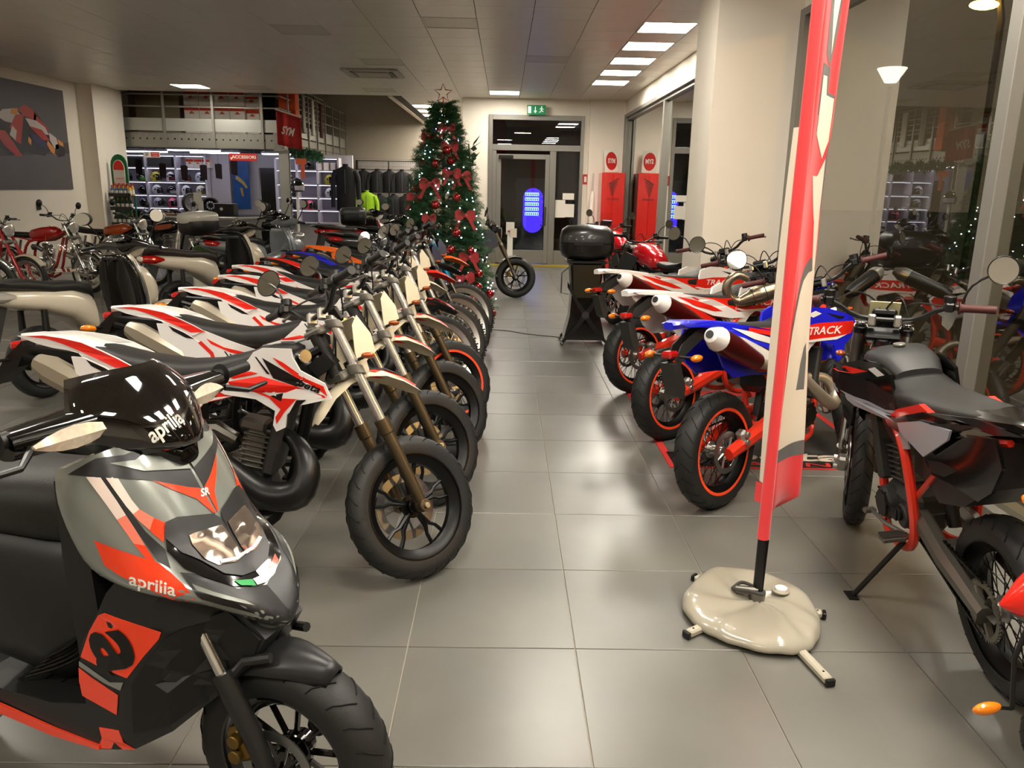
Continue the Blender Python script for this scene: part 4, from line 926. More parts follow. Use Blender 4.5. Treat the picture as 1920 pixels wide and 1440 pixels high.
# lower body sides
flank = side_profile([(-.8, .19), (-.33, .195), (-.20, .175), (-.14, .085), (0, .07)])
side = nums('-.30,.75 -.335,.71 -.365,.66 -.425,.57 -.445,.50 -.44,.40 -.56,.37 -.80,.36 -.80,.30 -.56,.28 -.41,.283 -.30,.315 -.20,.38 -.11,.46 -.05,.53 -.01,.60 -.10,.69')
for s in (1, -1): 
    o = B().plate(side, lambda a, b_, s=s: s*flank(a), .07, sub=.08).obj('lower_side', MATB, sc, smooth=30)
    yl = lambda a, b_, s=s: s*(flank(a)+.0015)
    B().plate(nums('-.40,.60 -.365,.65 -.345,.66 -.205,.633 -.213,.614 -.255,.565 -.304,.502 -.369,.512 -.437,.526'), yl, .001, sub=.08).obj('emblem_field', ORED, o, smooth=0)
    B().plate(nums('-.448,.495 -.41,.478 -.333,.452 -.344,.397 -.448,.42 -.452,.459'), yl, .001, sub=.08).obj('emblem_field', ORED, o, smooth=0)
    B().plate(nums('-.443,.514 -.355,.481 -.314,.489 -.324,.467 -.373,.475 -.445,.50'), lambda a, b_, s=s: yl(a, b_)+s*.0008, .001).obj('stripe', GREYB, o, smooth=0)
    b = textmesh('a', .245, .0006, (1.05, .95), 0, .007)
    for k in (1,):
        an = R(-72) if s < 0 else R(72)
        M = basis((-.318, 0, .567), (math.cos(an), 0, math.sin(an)), (-math.sin(an), 0, math.cos(an))) if s < 0 else basis((-.318, 0, .567), (-math.cos(an), 0, -math.sin(an)), (math.sin(an), 0, -math.cos(an)))
        b.xf(M); b.v = [(p[0], s*(flank(p[0])+.004), p[2]) for p in b.v]
    b.obj('letter', BLACK, o, smooth=0)
    B().plate(nums('-.406,.346 -.345,.355 -.334,.324 -.306,.312 -.419,.284 -.401,.317'), yl, .002).obj('red_tab', ORED, o, smooth=0)
    B().plate(nums('-.80,.33 -.56,.305 -.41,.296 -.41,.285 -.56,.281 -.80,.30'), s*.2, .006).obj('red_edge', ORED, sc, smooth=0)
    B().plate(nums('-.195,.62 -.25,.55 -.29,.49 -.30,.36 -.20,.40 -.11,.475 -.05,.53 -.02,.60 -.10,.66'), lambda a, b_, s=s: yl(a, b_)+s*.004, .004, sub=.08).obj('inner_flank', BLACK, o, smooth=20)
b = B().box((-.62, 0, .335), (.46, .38, .05), ch=.012)
for k in range(5): b.box((-.52-k*.05, 0, .362), (.012, .3, .006))
b.obj('floorboard', MATB, sc, smooth=0)
B().loft([[(x_, -w_, z_), (x_, w_, z_), (x_+.06, w_*.9, z_), (x_+.06, -w_*.9, z_)] for x_, w_, z_ in ((-.47, .17, .36), (-.46, .18, .55), (-.46, .19, .75), (-.47, .18, .95))]).obj('inner_leg_shield', MATB, sc, smooth=30)
# neck and handlebar cover
B().sell([(-.44, 1.02, .10, .05, 3), (-.36, 1.03, .115, .045, 3), (-.30, 1.015, .08, .035, 3), (-.25, .985, .03, .02, 2.5)]).obj('neck_cover', BLACKG, sc, smooth=40)
b = B(); rings = []
for yy in (-.31, -.27, -.2, -.1, 0, .1, .2, .27, .31):
    q = abs(yy)/.31; ring = []
    xc, zc = -.395-.04*q, 1.085-.012*q; hx, hz = .08-.045*q, .042-.012*q
    for j in range(12):
        a = 2*math.pi*j/12; ring.append((xc+hx*math.copysign(abs(math.cos(a))**.7, math.cos(a)), yy, zc+hz*math.copysign(abs(math.sin(a))**.7, math.sin(a))))
    rings.append(ring)
hc = b.loft(rings).obj('handlebar_cover', BLACKG, sc, smooth=45)
for s in (-1, 1):
    B().tube([(-.43, s*.30, 1.088), (-.43, s*.33, 1.088), (-.435, s*.44, 1.088)], [.018, .0165, .0165], 14).lathe([(.017, -.003), (.03, 0), (.017, .003)], (-.43, s*.33, 1.088), (0, 1, 0), 16).obj('grip', MATB, hc)
    B().tube([(-.385, s*.29, 1.065), (-.35, s*.34, 1.05), (-.36, s*.43, 1.05)], [.009, .007, .006], 8).obj('brake_lever', BLACK, hc)
    # clear wrap-around indicator
    rg = []
    for k in range(7):
        t = k/6; yy = s*(.115+.165*t); w_ = math.sin(math.pi*(.06+.88*t))*.026
        xf_ = -.395-.04*abs(yy)/.31+(.08-.045*abs(yy)/.31)*.99
        rg.append([(xf_+.004, yy, 1.078-.01*t+w_), (xf_+.012, yy, 1.078-.01*t), (xf_+.004, yy, 1.078-.01*t-w_), (xf_-.012, yy, 1.078-.01*t)])
    B().loft(rg).obj('indicator_lens', mat('indicator_clear', 'd9cbb8', .15, coat=.8, noise=.35, nscale=90), hc, smooth=30)
# smoked screen
rows = []
for i in range(9):
    t = i/8; zc = 1.015+.185*t-.01*t*t; xc = -.235-.07*t-.07*t*t; hw = .155*math.sin(math.pi*(.24+.46*t))**.8*(1.08 if t < .6 else 1.08-.45*(t-.6)); row = []
    for k in range(-6, 7):
        u = k/6; row.append((xc-.13*abs(u)**2.2*(1-.3*t), hw*u*1.08, zc-.02*abs(u)**3+(.0)))
    rows.append(row)
b = B().loft(rows, caps=False, closed=False)
scr = b.obj('screen', SMOKE, sc, smooth=60); sm_ = scr.modifiers.new('s', 'SOLIDIFY'); sm_.thickness = .004
SCB = BVHTree.FromPolygons([V(p) for p in b.v], b.f)
t_ = textmesh('aprilia', .043, .0004, (1, 1.15), 0, .0008)
t_.xf(basis((-.25, -.05, 1.078), (-.3, .95, 0), (-.5, -.1, .8)))
vs = []
for p in t_.v:
    h = SCB.ray_cast(V(p)+V((.3, -.1, .2)), V((-.3, .1, -.2)).normalized(), .8)
    vs.append(tuple(h[0]+V((.0015, -.0004, .0008))) if h[0] is not None else p)
t_.v = vs; t_.obj('lettering', PAPER, scr, smooth=0)
# fork, wheel, fender
for s in (-1, 1):
    f = B().tube([(.005, s*.1, .255), (-.04, s*.1, .36), (-.115, s*.1, .505)], [.02, .024, .026], 14).disc((0, s*.1, .26), .026, .03, n=14).obj('fork_leg', MATB, sc)
    B().tube([(-.11, s*.1, .495), (-.19, s*.1, .65)], .0165, 14).obj('fork_tube', CHR, f)
    B().tube([(-.115, s*.095, .47), (-.06, s*.085, .54), (0, s*.07, .555)], .012, 8).obj('fender_stay', MATB, f)
wheel(sc, 'front_wheel', 0, .26, .135, 'multi', side=-1, rimmat=BLACKG, discr=.10, rimr=.172, spokes=5, groove=24)
rings = []
for k in range(15):
    a = R(62+k*6.2); rr_ = .292; hw = .078*min(1, .45+k*.12)*(1 if k < 11 else 1-.1*(k-10))
    ring = []
    for j in range(9):
        u = (j-4)/4; r2 = rr_-.045*abs(u)**2.4; ring.append((math.cos(a)*r2, u*hw, .26+math.sin(a)*r2))
    rings.append(ring)
fe = B().loft(rings, caps=False, closed=False).obj('front_fender', SATB, sc, smooth=50); q = fe.modifiers.new('s', 'SOLIDIFY'); q.thickness = .005
disc_caliper(sc, None, -.075, .33, -.09, mat('caliper_gold', '6a5222', .4, metal=.7))
# seat and rear
B().sell([(-.49, .80, .05, .05, 2.5), (-.53, .81, .11, .085, 2.6), (-.62, .82, .14, .09, 2.8), (-.8, .81, .15, .08, 3), (-1.0, .84, .15, .07, 3), (-1.25, .88, .12, .06, 3), (-1.45, .92, .07, .03, 2.5)]).obj('seat', SEAT, sc, smooth=60)
ub = B().sell([(-.49, .60, .07, .14, 2.6), (-.53, .57, .12, .19, 3), (-.62, .56, .15, .22, 3.2), (-.8, .58, .17, .20, 3.5), (-1.0, .66, .17, .12, 3.5)]).obj('under_seat_body', MATB, sc, smooth=60)
for k in range(5): B().tube([(-.60-.02*k, -.158, .46-.018*k), (-.54-.01*k, -.13, .50-.018*k), (-.51-.0*k, -.09, .545-.018*k), (-.495, 0, .56-.018*k)], .004, 6, sm=4).obj('trim_line', BLACKG, ub)
B().sell([(-.8, .70, .16, .10, 3), (-1.0, .74, .17, .09, 3), (-1.3, .80, .14, .07, 3), (-1.52, .86, .06, .04, 2.5)]).obj('tail_body', ORED, sc, smooth=60)
wheel(sc, 'rear_wheel', -1.3, .25, .13, 'multi', side=1, rimmat=BLACKG, rimr=.165, spokes=5)
B().box((-1.12, .1, .3), (.5, .1, .16), ch=.03).box((-.95, 0, .3), (.2, .2, .14), ch=.03).obj('engine', DGREY, sc)
B().tube([(-1.0, -.1, .25), (-1.1, -.16, .3), (-1.45, -.17, .42)], [.02, .05, .055], 14).obj('muffler', BLACK, sc)
B().tube([(-.75, .12, .26), (-.72, .2, .02)], .012, 6).obj('side_stand', BLACK, sc)
# ------------------------------------------------------------------ other scooters
CLEARW = glassmat('windscreen_clear', (.9, .91, .9), 1.45)
TAILR = mat('tail_red', 'b01410', .15, coat=.6)
def scooter(x, y, deg, label, col, seatm=SEAT, edge=None, wr=.27, topcase=None, screen=0, mirrors=(MIRR, MIRR), lamp=TAILR, inner=None, steer=0, scale=1, side=None, maxi=False, lean=-4):
    e = empty('scooter', (x, y, 0), R(deg)); tag(e, label, 'scooter'); e.rotation_euler = (R(lean), 0, R(deg)); e.scale = (scale,)*3
    WBS = 1.32; edge = edge or col; inner = inner or BLACK
    wheel(e, 'rear_wheel', 0, wr, .12, 'three' if not maxi else 'cast', side=-1, rimmat=BLKM if not maxi else DALU)
    S = steer_matrix(V((WBS, 0, wr)), R(steer))
    f = wheel(e, 'front_wheel', WBS, wr, .1, 'three' if not maxi else 'cast', side=1, rimmat=BLKM if not maxi else DALU, discr=.12); f.matrix_local = S
    for s in (-1, 1):
        q = B().tube([(WBS, s*.08, wr), (WBS-.13, s*.08, wr+.28)], .021, 10).obj('fork_leg', DALU, e); q.matrix_local = S
    rg = []
    for k in range(11):
        a = R(20+k*14); r2 = wr+.035; rg.append([(WBS+math.cos(a)*(r2-.03*abs(u)**2), u*.07, wr+math.sin(a)*(r2-.03*abs(u)**2)) for u in (-1, -.5, 0, .5, 1)])
    q = B().loft(rg, caps=False, closed=False).obj('front_fender', col, e, smooth=60); q.matrix_local = S; md = q.modifiers.new('s', 'SOLIDIFY'); md.thickness = .004
    # leg shield: inner face dark, outer apron painted, bright rim
    def shield(off, grow, t):
        rows = []
        for z_, x_, w_ in ((.30, 1.02, .16), (.45, .99, .20), (.65, .97, .225), (.82, .95, .215), (.95, .93, .17), (1.0, .92, .12)):
            rows.append([(x_+off-.10*abs(u)**2*(1 if not maxi else 1.4), u*(w_+grow), z_) for u in (-1, -.75, -.5, -.25, 0, .25, .5, .75, 1)])
        return B().loft(rows, caps=False, closed=False)
    o = shield(.0, 0, 0).obj('leg_shield', inner, e, smooth=60); md = o.modifiers.new('s', 'SOLIDIFY'); md.thickness = .03
    o = shield(.05, .005, 0).obj('apron', col, e, smooth=60); md = o.modifiers.new('s', 'SOLIDIFY'); md.thickness = .035
    b = B()
    for s in (-1, 1):
        b.tube([(x_-.10*(1 if not maxi else 1.4)+.02, s*(w_+.004), z_) for z_, x_, w_ in ((.30, 1.02, .16), (.45, .99, .20), (.65, .97, .225), (.82, .95, .215), (.95, .93, .17))], .011, 8, sm=3)
    stuff(b.obj('shield_rim', edge, e))
    B().sell([(1.0, .72, .06, .2, 2.5), (1.08, .72, .11, .17, 2.5), (1.16, .68, .09, .12, 2.5), (1.2, .62, .04, .06, 2.5)]).obj('nose', col, e, smooth=60)
    if maxi: B().ball((1.12, 0, .88), (.09, .13, .06), 16, 10).obj('headlight', LENS, e)
    B().box((.72, 0, .33), (.5, .34, .07), ch=.02).obj('footboard', BLACK, e, smooth=0)
    if maxi: B().sell([(.45, .52, .10, .16, 3), (.6, .50, .09, .15, 3), (.85, .55, .08, .18, 3), (.97, .6, .09, .25, 3)]).obj('centre_tunnel', inner, e, smooth=60)
    # rear body
    secs = [(.50, .50, .10, .14, 2.5), (.44, .58, .15, .16, 2.6), (.25, .68, .165, .12, 2.8), (.0, .73, .155, .085, 2.8), (-.2, .76, .125, .07, 2.6), (-.36, .79, .08, .045, 2.4), (-.42, .80, .03, .02, 2.2)]
    if maxi: secs = [(a, b_+.04, c*1.12, d_*1.1, q) for a, b_, c, d_, q in secs]
    B().sell(secs, 20).obj('rear_body', side or col, e, smooth=60)
    up = .05 if maxi else 0
    seat_loft(e, [(.52, .70+up, .05, .03, 2.4), (.46, .76+up, .11, .06, 2.6), (.3, .80+up, .145, .05, 3), (.1, .81+up, .15, .05, 3), (-.1, .85+up, .15, .05, 3), (-.28, .865+up, .12, .035, 3), (-.36, .86+up, .07, .015, 2.5)], seatm)
    B().tube([(-.15, .12, .84+up), (-.36, .11, .88+up), (-.45, .06, .885+up), (-.45, -.06, .885+up), (-.36, -.11, .88+up), (-.15, -.12, .84+up)], .013, 8, sm=3).box((-.42, 0, .885+up), (.1, .12, .015), ch=.004).obj('grab_rail', BLACK if not maxi else DALU, e)
    b = B().sell([(-.40, .795+up, .06, .03, 2.5), (-.36, .79+up, .10, .045, 2.6), (-.28, .78+up, .128, .05, 2.6), (-.2, .775+up, .128, .03, 2.6)], 16); b.obj('tail_light', lamp, e)
    B().plate(nums('-.33,.74 -.22,.72 -.36,.40 -.44,.36 -.42,.5'), .05, .1).obj('mud_flap', DGREY, e, smooth=0)
    B().box((-.43, 0, .5), (.012, .12, .09), rotm(0, .2, 0), ch=.003).obj('plate_holder', DGREY, e, smooth=0)
    # engine, muffler, shocks
    b = B().box((.15, .11, .3), (.42, .1, .15), ch=.03).disc((.0, .13, .28), .08, .05, n=18).disc((.3, .13, .3), .07, .05, n=18).box((.34, 0, .35), (.2, .2, .16), ch=.04); b.obj('engine', DGREY, e)
    B().tube([(.3, -.05, .24), (.2, -.13, .25), (.12, -.15, .28), (.05, -.16, .3), (-.28, -.17, .40)], [.018, .022, .05, .058, .05], 14).obj('muffler', BLACK if not maxi else DALU, e)
    for s in (-1, 1): B().tube([(-.02, s*.12, .33), (.0, s*.12, .66)], [.03, .022], 10).obj('rear_shock', BLACK, e)
    B().tube([(.5, .1, .3), (.47, .22, .04)], .011, 6).box((.47, .225, .035), (.05, .03, .01)).obj('side_stand', BLACK, e)
    # headset
    h = B().tube([(.93, -.30, 1.06), (.95, -.15, 1.08), (.96, 0, 1.07), (.95, .15, 1.08), (.93, .30, 1.06)], [.02, .045, .07, .045, .02], 12, sm=3).obj('headset', inner if inner != BLACK else BLACKG, e); h.matrix_local = S
    B().ball((1.02, 0, 1.05), (.07, .13, .085), 14, 9).obj('headset_front', col, h)
    B().ball((.925, 0, 1.125), (.06, .12, .035), 16, 8, rot=rotm(0, .5, 0)).obj('dash_hood', BLACKG, h)
    for yy, r_ in ((-.06, .026), (0, .036), (.06, .026)):
        B().lathe([(.0001, 0), (r_*.85, .0)], (.875, yy, 1.135), (-.75, 0, .6), 20).obj('dial', DGREY, h); B().lathe([(r_*.85, .002), (r_, .006), (r_*1.12, .0)], (.875, yy, 1.135), (-.75, 0, .6), 20).obj('dial_ring', CHR, h)
    for s in (-1, 1):
        B().tube([(.93, s*.28, 1.06), (.92, s*.31, 1.06), (.905, s*.42, 1.045)], [.02, .0165, .0165], 12).obj('grip', BLACK, h)
        B().tube([(.97, s*.27, 1.05), (1.0, s*.32, 1.04), (.99, s*.42, 1.035)], .006, 6).obj('lever', STEEL, h)
        if mirrors[(s+1)//2] is not None:
            b = B().tube([(.95, s*.24, 1.09), (.97, s*.30, 1.18), (.95, s*.38, 1.27)], .006, 6, sm=2); st = b.obj('mirror', BLACK, h)
            rot = rotm(0, 0, s*.15); B().ball((.955, s*.40, 1.30), (.022, .085, .055), 18, 10, rot=rot).obj('mirror_shell', DGREY if mirrors[(s+1)//2] is MIRR else CHR, st)
            b = B(); vs = [V((.955-.0235, s*.40, 1.30))+rot@V((0, math.cos(t*math.pi/12)*.078, math.sin(t*math.pi/12)*.049)) for t in range(24)]; b.add(vs, [tuple(range(24))]); b.obj('mirror_glass', mirrors[(s+1)//2], st, smooth=0)
    if screen:
        rows = []
        for i in range(6):
            t = i/5; rows.append([(1.10-.20*t*screen-.05*u*u, u*(.2-.06*t), 1.02+.38*t*screen-.02*u*u*t) for u in (-1, -.6, -.2, .2, .6, 1)])
        q = B().loft(rows, caps=False, closed=False).obj('windscreen', CLEARW, e, smooth=60)
    if topcase:
        tc = B().sell([(-.62, 1.08, .12, .09, 3), (-.60, 1.08, .17, .12, 3), (-.5, 1.08, .205, .135, 3.2), (-.35, 1.08, .205, .14, 3.2), (-.25, 1.08, .18, .125, 3), (-.22, 1.08, .12, .09, 3)], 24).obj('top_case', BLACK, e, smooth=60)
        B().sell([(-.625, 1.15, .12, .05, 3), (-.60, 1.15, .175, .075, 3), (-.5, 1.155, .21, .085, 3.2), (-.35, 1.155, .21, .09, 3.2), (-.25, 1.15, .185, .08, 3), (-.215, 1.15, .12, .05, 3)], 24).obj('top_case_lid', topcase, tc, smooth=60)
        B().box((-.4, 0, .93), (.3, .2, .03), ch=.01).obj('rack', DALU, e, smooth=0)
    return e
PEARL = mat('pearl_white', 'ddd5c2', .25, coat=.6, metal=.1); PGREY = mat('pearl_grey', '8f9396', .28, coat=.5, metal=.25); TITAN = mat('titanium_paint', '3e3d3a', .25, coat=.6, metal=.4)
BRN = mat('brown_seat', '2e2623', .5); MBRIGHT = mat('mirror_bright', 'ece6da', .12, metal=.35)
scooter(-3.43, 5.8, 70, 'pearl white scooter with black seat and clear tail lamp, behind the first supermotards', PEARL, edge=mat('silver_edge', 'a9a9a6', .25, metal=.8), mirrors=(MBRIGHT, MIRR), lamp=LENS, inner=BLACKG)
scooter(-3.55, 8.7, 57, 'pearl white scooter with brown seat and red tail lamp, beyond the fourth supermotard', PEARL, seatm=BRN, edge=PEARL, mirrors=(MIRR, None))
scooter(-3.5, 10.35, 55, 'pale grey scooter carrying a two-tone silver and black top case', PGREY, topcase=mat('case_silver', 'b3b0a6', .3, coat=.5), screen=1, maxi=True, edge=PGREY, inner=PGREY)
scooter(-2.15, 11.5, 45, 'glossy dark titanium scooter behind the pale grey one', TITAN, screen=1, maxi=True)
scooter(-2.42, 10.15, 3, 'silver-sided sport scooter behind the orange bike, left of the tree', mat('sport_silver', 'a7abad', .25, metal=.4, coat=.5), mirrors=(None, None), scale=.86)
scooter(-2.0, 13.0, 12, 'dark grey scooter with a black top case left of the christmas tree', TITAN, topcase=mat('case_dark', '47484a', .3, coat=.5), maxi=True, mirrors=(None, MIRR))
scooter(-2.95, 14.2, 50, 'white and red scooter with windscreen in front of the jacket racks', WHITEP, side=RED, screen=1, edge=RED)
scooter(-4.2, 12.2, 52, 'black scooter with a clear tall windscreen right of the counter', BLACKG, screen=1.2, maxi=True)
# ------------------------------------------------------------------ road and classic motorcycles
DKRED = mat('classic_red', 'a81713', .25, coat=.6); NRED = mat('naked_red', 'c90f1c', .2, coat=.8, metal=.2)
def road(x, y, deg, label, tank, frame=BLKM, wire=False, seat=SEAT, steer=0, lamp='round', fenders=None, panel=None, wr=.3, scale=1, mirrors=(1, 1), name='motorcycle', group=None, forkm=None, tail=True, classic=False, dash=False, lean=-4, screen=False, stripe=None, forklow=None):
    e = empty(name, (x, y, 0), R(deg)); tag(e, label, 'motorcycle', group); e.rotation_euler = (R(lean), 0, R(deg)); e.scale = (scale,)*3
    wb = 1.38; S = steer_matrix(V((wb-.045, 0, .3)), R(steer)); rt = 'spoke' if wire else 'cast'
    tw = .075 if classic else .12
    f = wheel(e, 'front_wheel', wb, wr, tw, rt, side=1, rimmat=ALU if wire else BLKM, discr=.15, disc=not classic, rimr=wr*(.8 if classic else .72)); f.matrix_local = S
    if not classic: disc_caliper(e, S, wb-.1, wr+.05, -.085, mat('caliper_gold', '6a5222', .4, metal=.7))
    wheel(e, 'rear_wheel', 0, wr, tw*1.3 if not classic else tw, rt, side=-1, rimmat=ALU if wire else BLKM, disc=not classic, rimr=wr*(.8 if classic else .72))
    fork(e, S, wb, wr, CHR if forkm is None else forkm, forklow or (CHR if classic else BRONZE), top=.98, gap=.085, usd=not classic)
    hb = bars(e, S, .99, 1.02, .36, .06, CHR if classic else BLACK, BLACK)
    for s in (-1, 1):
        if mirrors[(s+1)//2]: mirror_part(e, S, s, (.97, s*.24, 1.08), (.93, s*.36, 1.24), .05, 0)
    b = B()
    for s in (-1, 1):
        b.tube([(1.02, s*.03, .86), (.75, s*.07, .74), (.45, s*.09, .70), (.36, s*.09, .45), (.5, s*.08, .26), (.8, s*.07, .24), (1.0, s*.03, .78)], .017 if not classic else .02, 8, sm=3); b.tube([(.5, s*.09, .72), (.1, s*.08, .78), (-.1, s*.07, .82)], .013, 6)
    b.obj('frame', frame, e)
    swingarm(e, frame if classic else DALU, .4, .4, wr)
    for s in (-1, 1): B().tube([(.02, s*.1, wr+.02), (.12, s*.1, .72)], [.028, .02], 10).obj('rear_shock', CHR, e)
    engine(e, .62, .38, ALU if classic else DGREY, kick=classic)
    if fenders is not None:
        for nm, cx_, a0_, a1_, SS in (('front_fender', wb, 35, 150, S), ('rear_fender', 0, 20, 175, None)):
            rg = []
            for k in range(13):
                a = R(a0_+(a1_-a0_)*k/12); r2 = wr+.03; rg.append([(cx_+math.cos(a)*(r2-.028*abs(u)**2), u*.055, wr+math.sin(a)*(r2-.028*abs(u)**2)) for u in (-1, -.5, 0, .5, 1)])
            q = B().loft(rg, caps=False, closed=False).obj(nm, fenders, e, smooth=60); md = q.modifiers.new('s', 'SOLIDIFY'); md.thickness = .003
            if SS is not None: q.matrix_local = SS
    if classic: ts = [(.42, .80, .06, .05, 2.4), (.48, .80, .10, .08, 2.6), (.65, .82, .115, .095, 2.8), (.82, .84, .10, .09, 2.6), (.9, .85, .05, .05, 2.4)]
    else: ts = [(.42, .80, .07, .05, 2.4), (.5, .83, .11, .09, 2.6), (.66, .88, .15, .12, 2.5), (.82, .90, .155, .12, 2.4), (.93, .88, .10, .08, 2.4), (.97, .87, .05, .04, 2.4)]
    tk = B().sell(ts, 22).obj('tank', tank, e, smooth=60)
    B().disc((.74, 0, .995 if not classic else .925), .028, .02, (0, 0, 1), 16).obj('fuel_cap', CHR, tk)
    if stripe is not None:
        for s in (-1, 1): B().plate(nums('.48,.78 .50,.84 .84,.88 .88,.84 .82,.80 .6,.76'), s*.118, .004).obj('tank_stripe', stripe, tk, smooth=0)
    if not classic:
        for s in (-1, 1): B().plate(nums('.70,.86 .95,.90 1.08,.80 1.02,.66 .90,.60 .80,.70'), lambda a, b_, s=s: s*(.16+.03*(a-.7)), .012, sub=.1).obj('tank_shroud', panel or tank, e, smooth=0)
        B().plate(nums('.45,.70 .6,.66 .5,.52 .36,.56'), .12, .24).obj('side_cover', DGREY, e, smooth=0)
    seat_loft(e, [(.46, .82, .06, .02, 2.5), (.4, .81, .10, .035, 3), (.2, .80, .12, .035, 3), (.0, .83, .12, .04, 3), (-.2, .86, .10, .035, 3), (-.3, .87, .05, .02, 2.5)] if not classic else [(.44, .80, .06, .03, 2.5), (.36, .79, .11, .045, 2.6), (.1, .79, .12, .045, 3), (-.15, .82, .12, .05, 3), (-.28, .83, .07, .03, 2.5)], seat)
    if tail and not classic:
        B().sell([(.1, .78, .09, .03, 2.5), (-.1, .81, .09, .035, 2.5), (-.3, .86, .06, .03, 2.4), (-.4, .88, .03, .015, 2.2)]).obj('tail_cowl', panel or DGREY, e, smooth=60)
        b = B()
        for s in (-1, 1): b.tube([(.0, s*.12, .84), (-.2, s*.13, .9), (-.33, s*.1, .93), (-.36, 0, .935)], .011, 8, sm=3)
        stuff(b.obj('grab_rail', BLACK, e))
    B().box((-.36 if not classic else -.3, 0, .82 if not classic else .74), (.04, .09, .05), ch=.012).obj('tail_light', TAILR, e)
    if lamp == 'round':
        h = B().lathe([(.03, -.11), (.07, -.08), (.088, -.02), (.09, 0)], (1.16, 0, .93), (1, 0, -.05), 24).obj('headlight_shell', CHR if classic else BLACK, e); h.matrix_local = S
        B().lathe([(.0001, .012), (.06, .008), (.086, -.002), (.092, -.006)], (1.16, 0, .93), (1, 0, -.05), 24).obj('headlight', LENS, h)
    if dash:
        d_ = B().box((1.06, 0, 1.10), (.03, .18, .12), rotm(0, -.5, 0), ch=.01).obj('dash', DGREY, e, smooth=0); d_.matrix_local = S
        B().box((1.045, 0, 1.108), (.006, .15, .09), rotm(0, -.5, 0)).obj('screen', mat('lcd', '9fb6c4', .2, emit=.25), d_, smooth=0)
    if screen:
        rows = [[(1.2-.1*t-.04*u*u, u*(.13-.03*t), 1.02+.24*t) for u in (-1, -.5, 0, .5, 1)] for t in (0, .33, .66, 1)]
        B().loft(rows, caps=False, closed=False).obj('fly_screen', CLEARW, e, smooth=60)
    B().tube([(.75, -.06, .5), (.85, -.1, .4), (.75, -.14, .3), (.5, -.15, .28), (.2, -.16, .32), (-.25, -.17, .42)], [.02, .022, .022, .03, .042, .045], 12, sm=3).obj('muffler', CHR if classic else DALU, e)
    B().tube([(.5, .1, .28), (.52, .26, .045)], .011, 6).obj('side_stand', BLACK, e)
    return e
nk = road(-.16-1.04, 11.73, 0, 'dark grey naked motorcycle behind the christmas tree, front wheel showing', mat('naked_grey', '55565a', .25, coat=.6, metal=.4), forkm=BRONZE, fenders=None, forklow=BRONZE, steer=3)
NKG = mat('naked_grey', '55565a')
for s_ in (-1, 1): B().plate(nums('.74,.84 .92,.99 1.04,.98 1.13,.84 1.10,.74 1.0,.70 .86,.74'), lambda a, b_, s_=s_: s_*(.13+.04*(a-.7)), .02, sub=.1).obj('tank_cowl', NKG, nk, smooth=20)
B().loft([[(1.38+math.cos(R(a))*.325, u*.06, .3+math.sin(R(a))*(.325-.02*abs(u))) for u in (-1, 0, 1)] for a in range(70, 150, 10)], caps=False, closed=False).obj('front_fender', BLACK, nk, smooth=50)
B().box((1.06, 0, 1.0), (.12, .3, .12), ch=.03).obj('headlight_cluster', BLACK, nk)
road(1.86, 8.25, 112, 'red naked motorcycle behind the black top-case stand, nearer of the two', NRED, steer=0, mirrors=(1, 0), panel=DGREY, lean=3)
road(1.85, 10.9, 112, 'red road motorcycle with a small fly screen, in front of the red cabinet', NRED, steer=0, dash=True, screen=True, panel=NRED, lean=3)
road(-7.55, 9.75, -6, 'silver-wheeled classic motorcycle cut off by the left edge of the photo', mat('classic_silver', '8a8a88', .3, metal=.7), wire=False, classic=True, fenders=CHR, wr=.33)
road(-7.65, 10.75, -10, 'red classic moped with red and white tank, by the left wall', DKRED, frame=DKRED, wire=True, classic=True, fenders=mat('cream_fender', 'c9c0a8', .35, coat=.4), stripe=WHITEP, forkm=DKRED, mirrors=(0, 0), forklow=DKRED)
road(-7.3, 11.8, -14, 'red classic motorcycle with chrome headlight, second along the left wall', DKRED, frame=DKRED, wire=True, classic=True, fenders=CHR)
road(-6.75, 12.9, -18, 'black classic motorcycle with an orange tank and round chrome headlight', mat('classic_orange', 'b04a12', .25, coat=.6), wire=True, classic=True, fenders=CHR)
road(-6.45, 14.1, -20, 'black classic motorcycle farthest along the left wall', mat('classic_black', '1a1512', .2, coat=.7), wire=True, classic=True, fenders=CHR, stripe=mat('classic_orange', 'b04a12'))
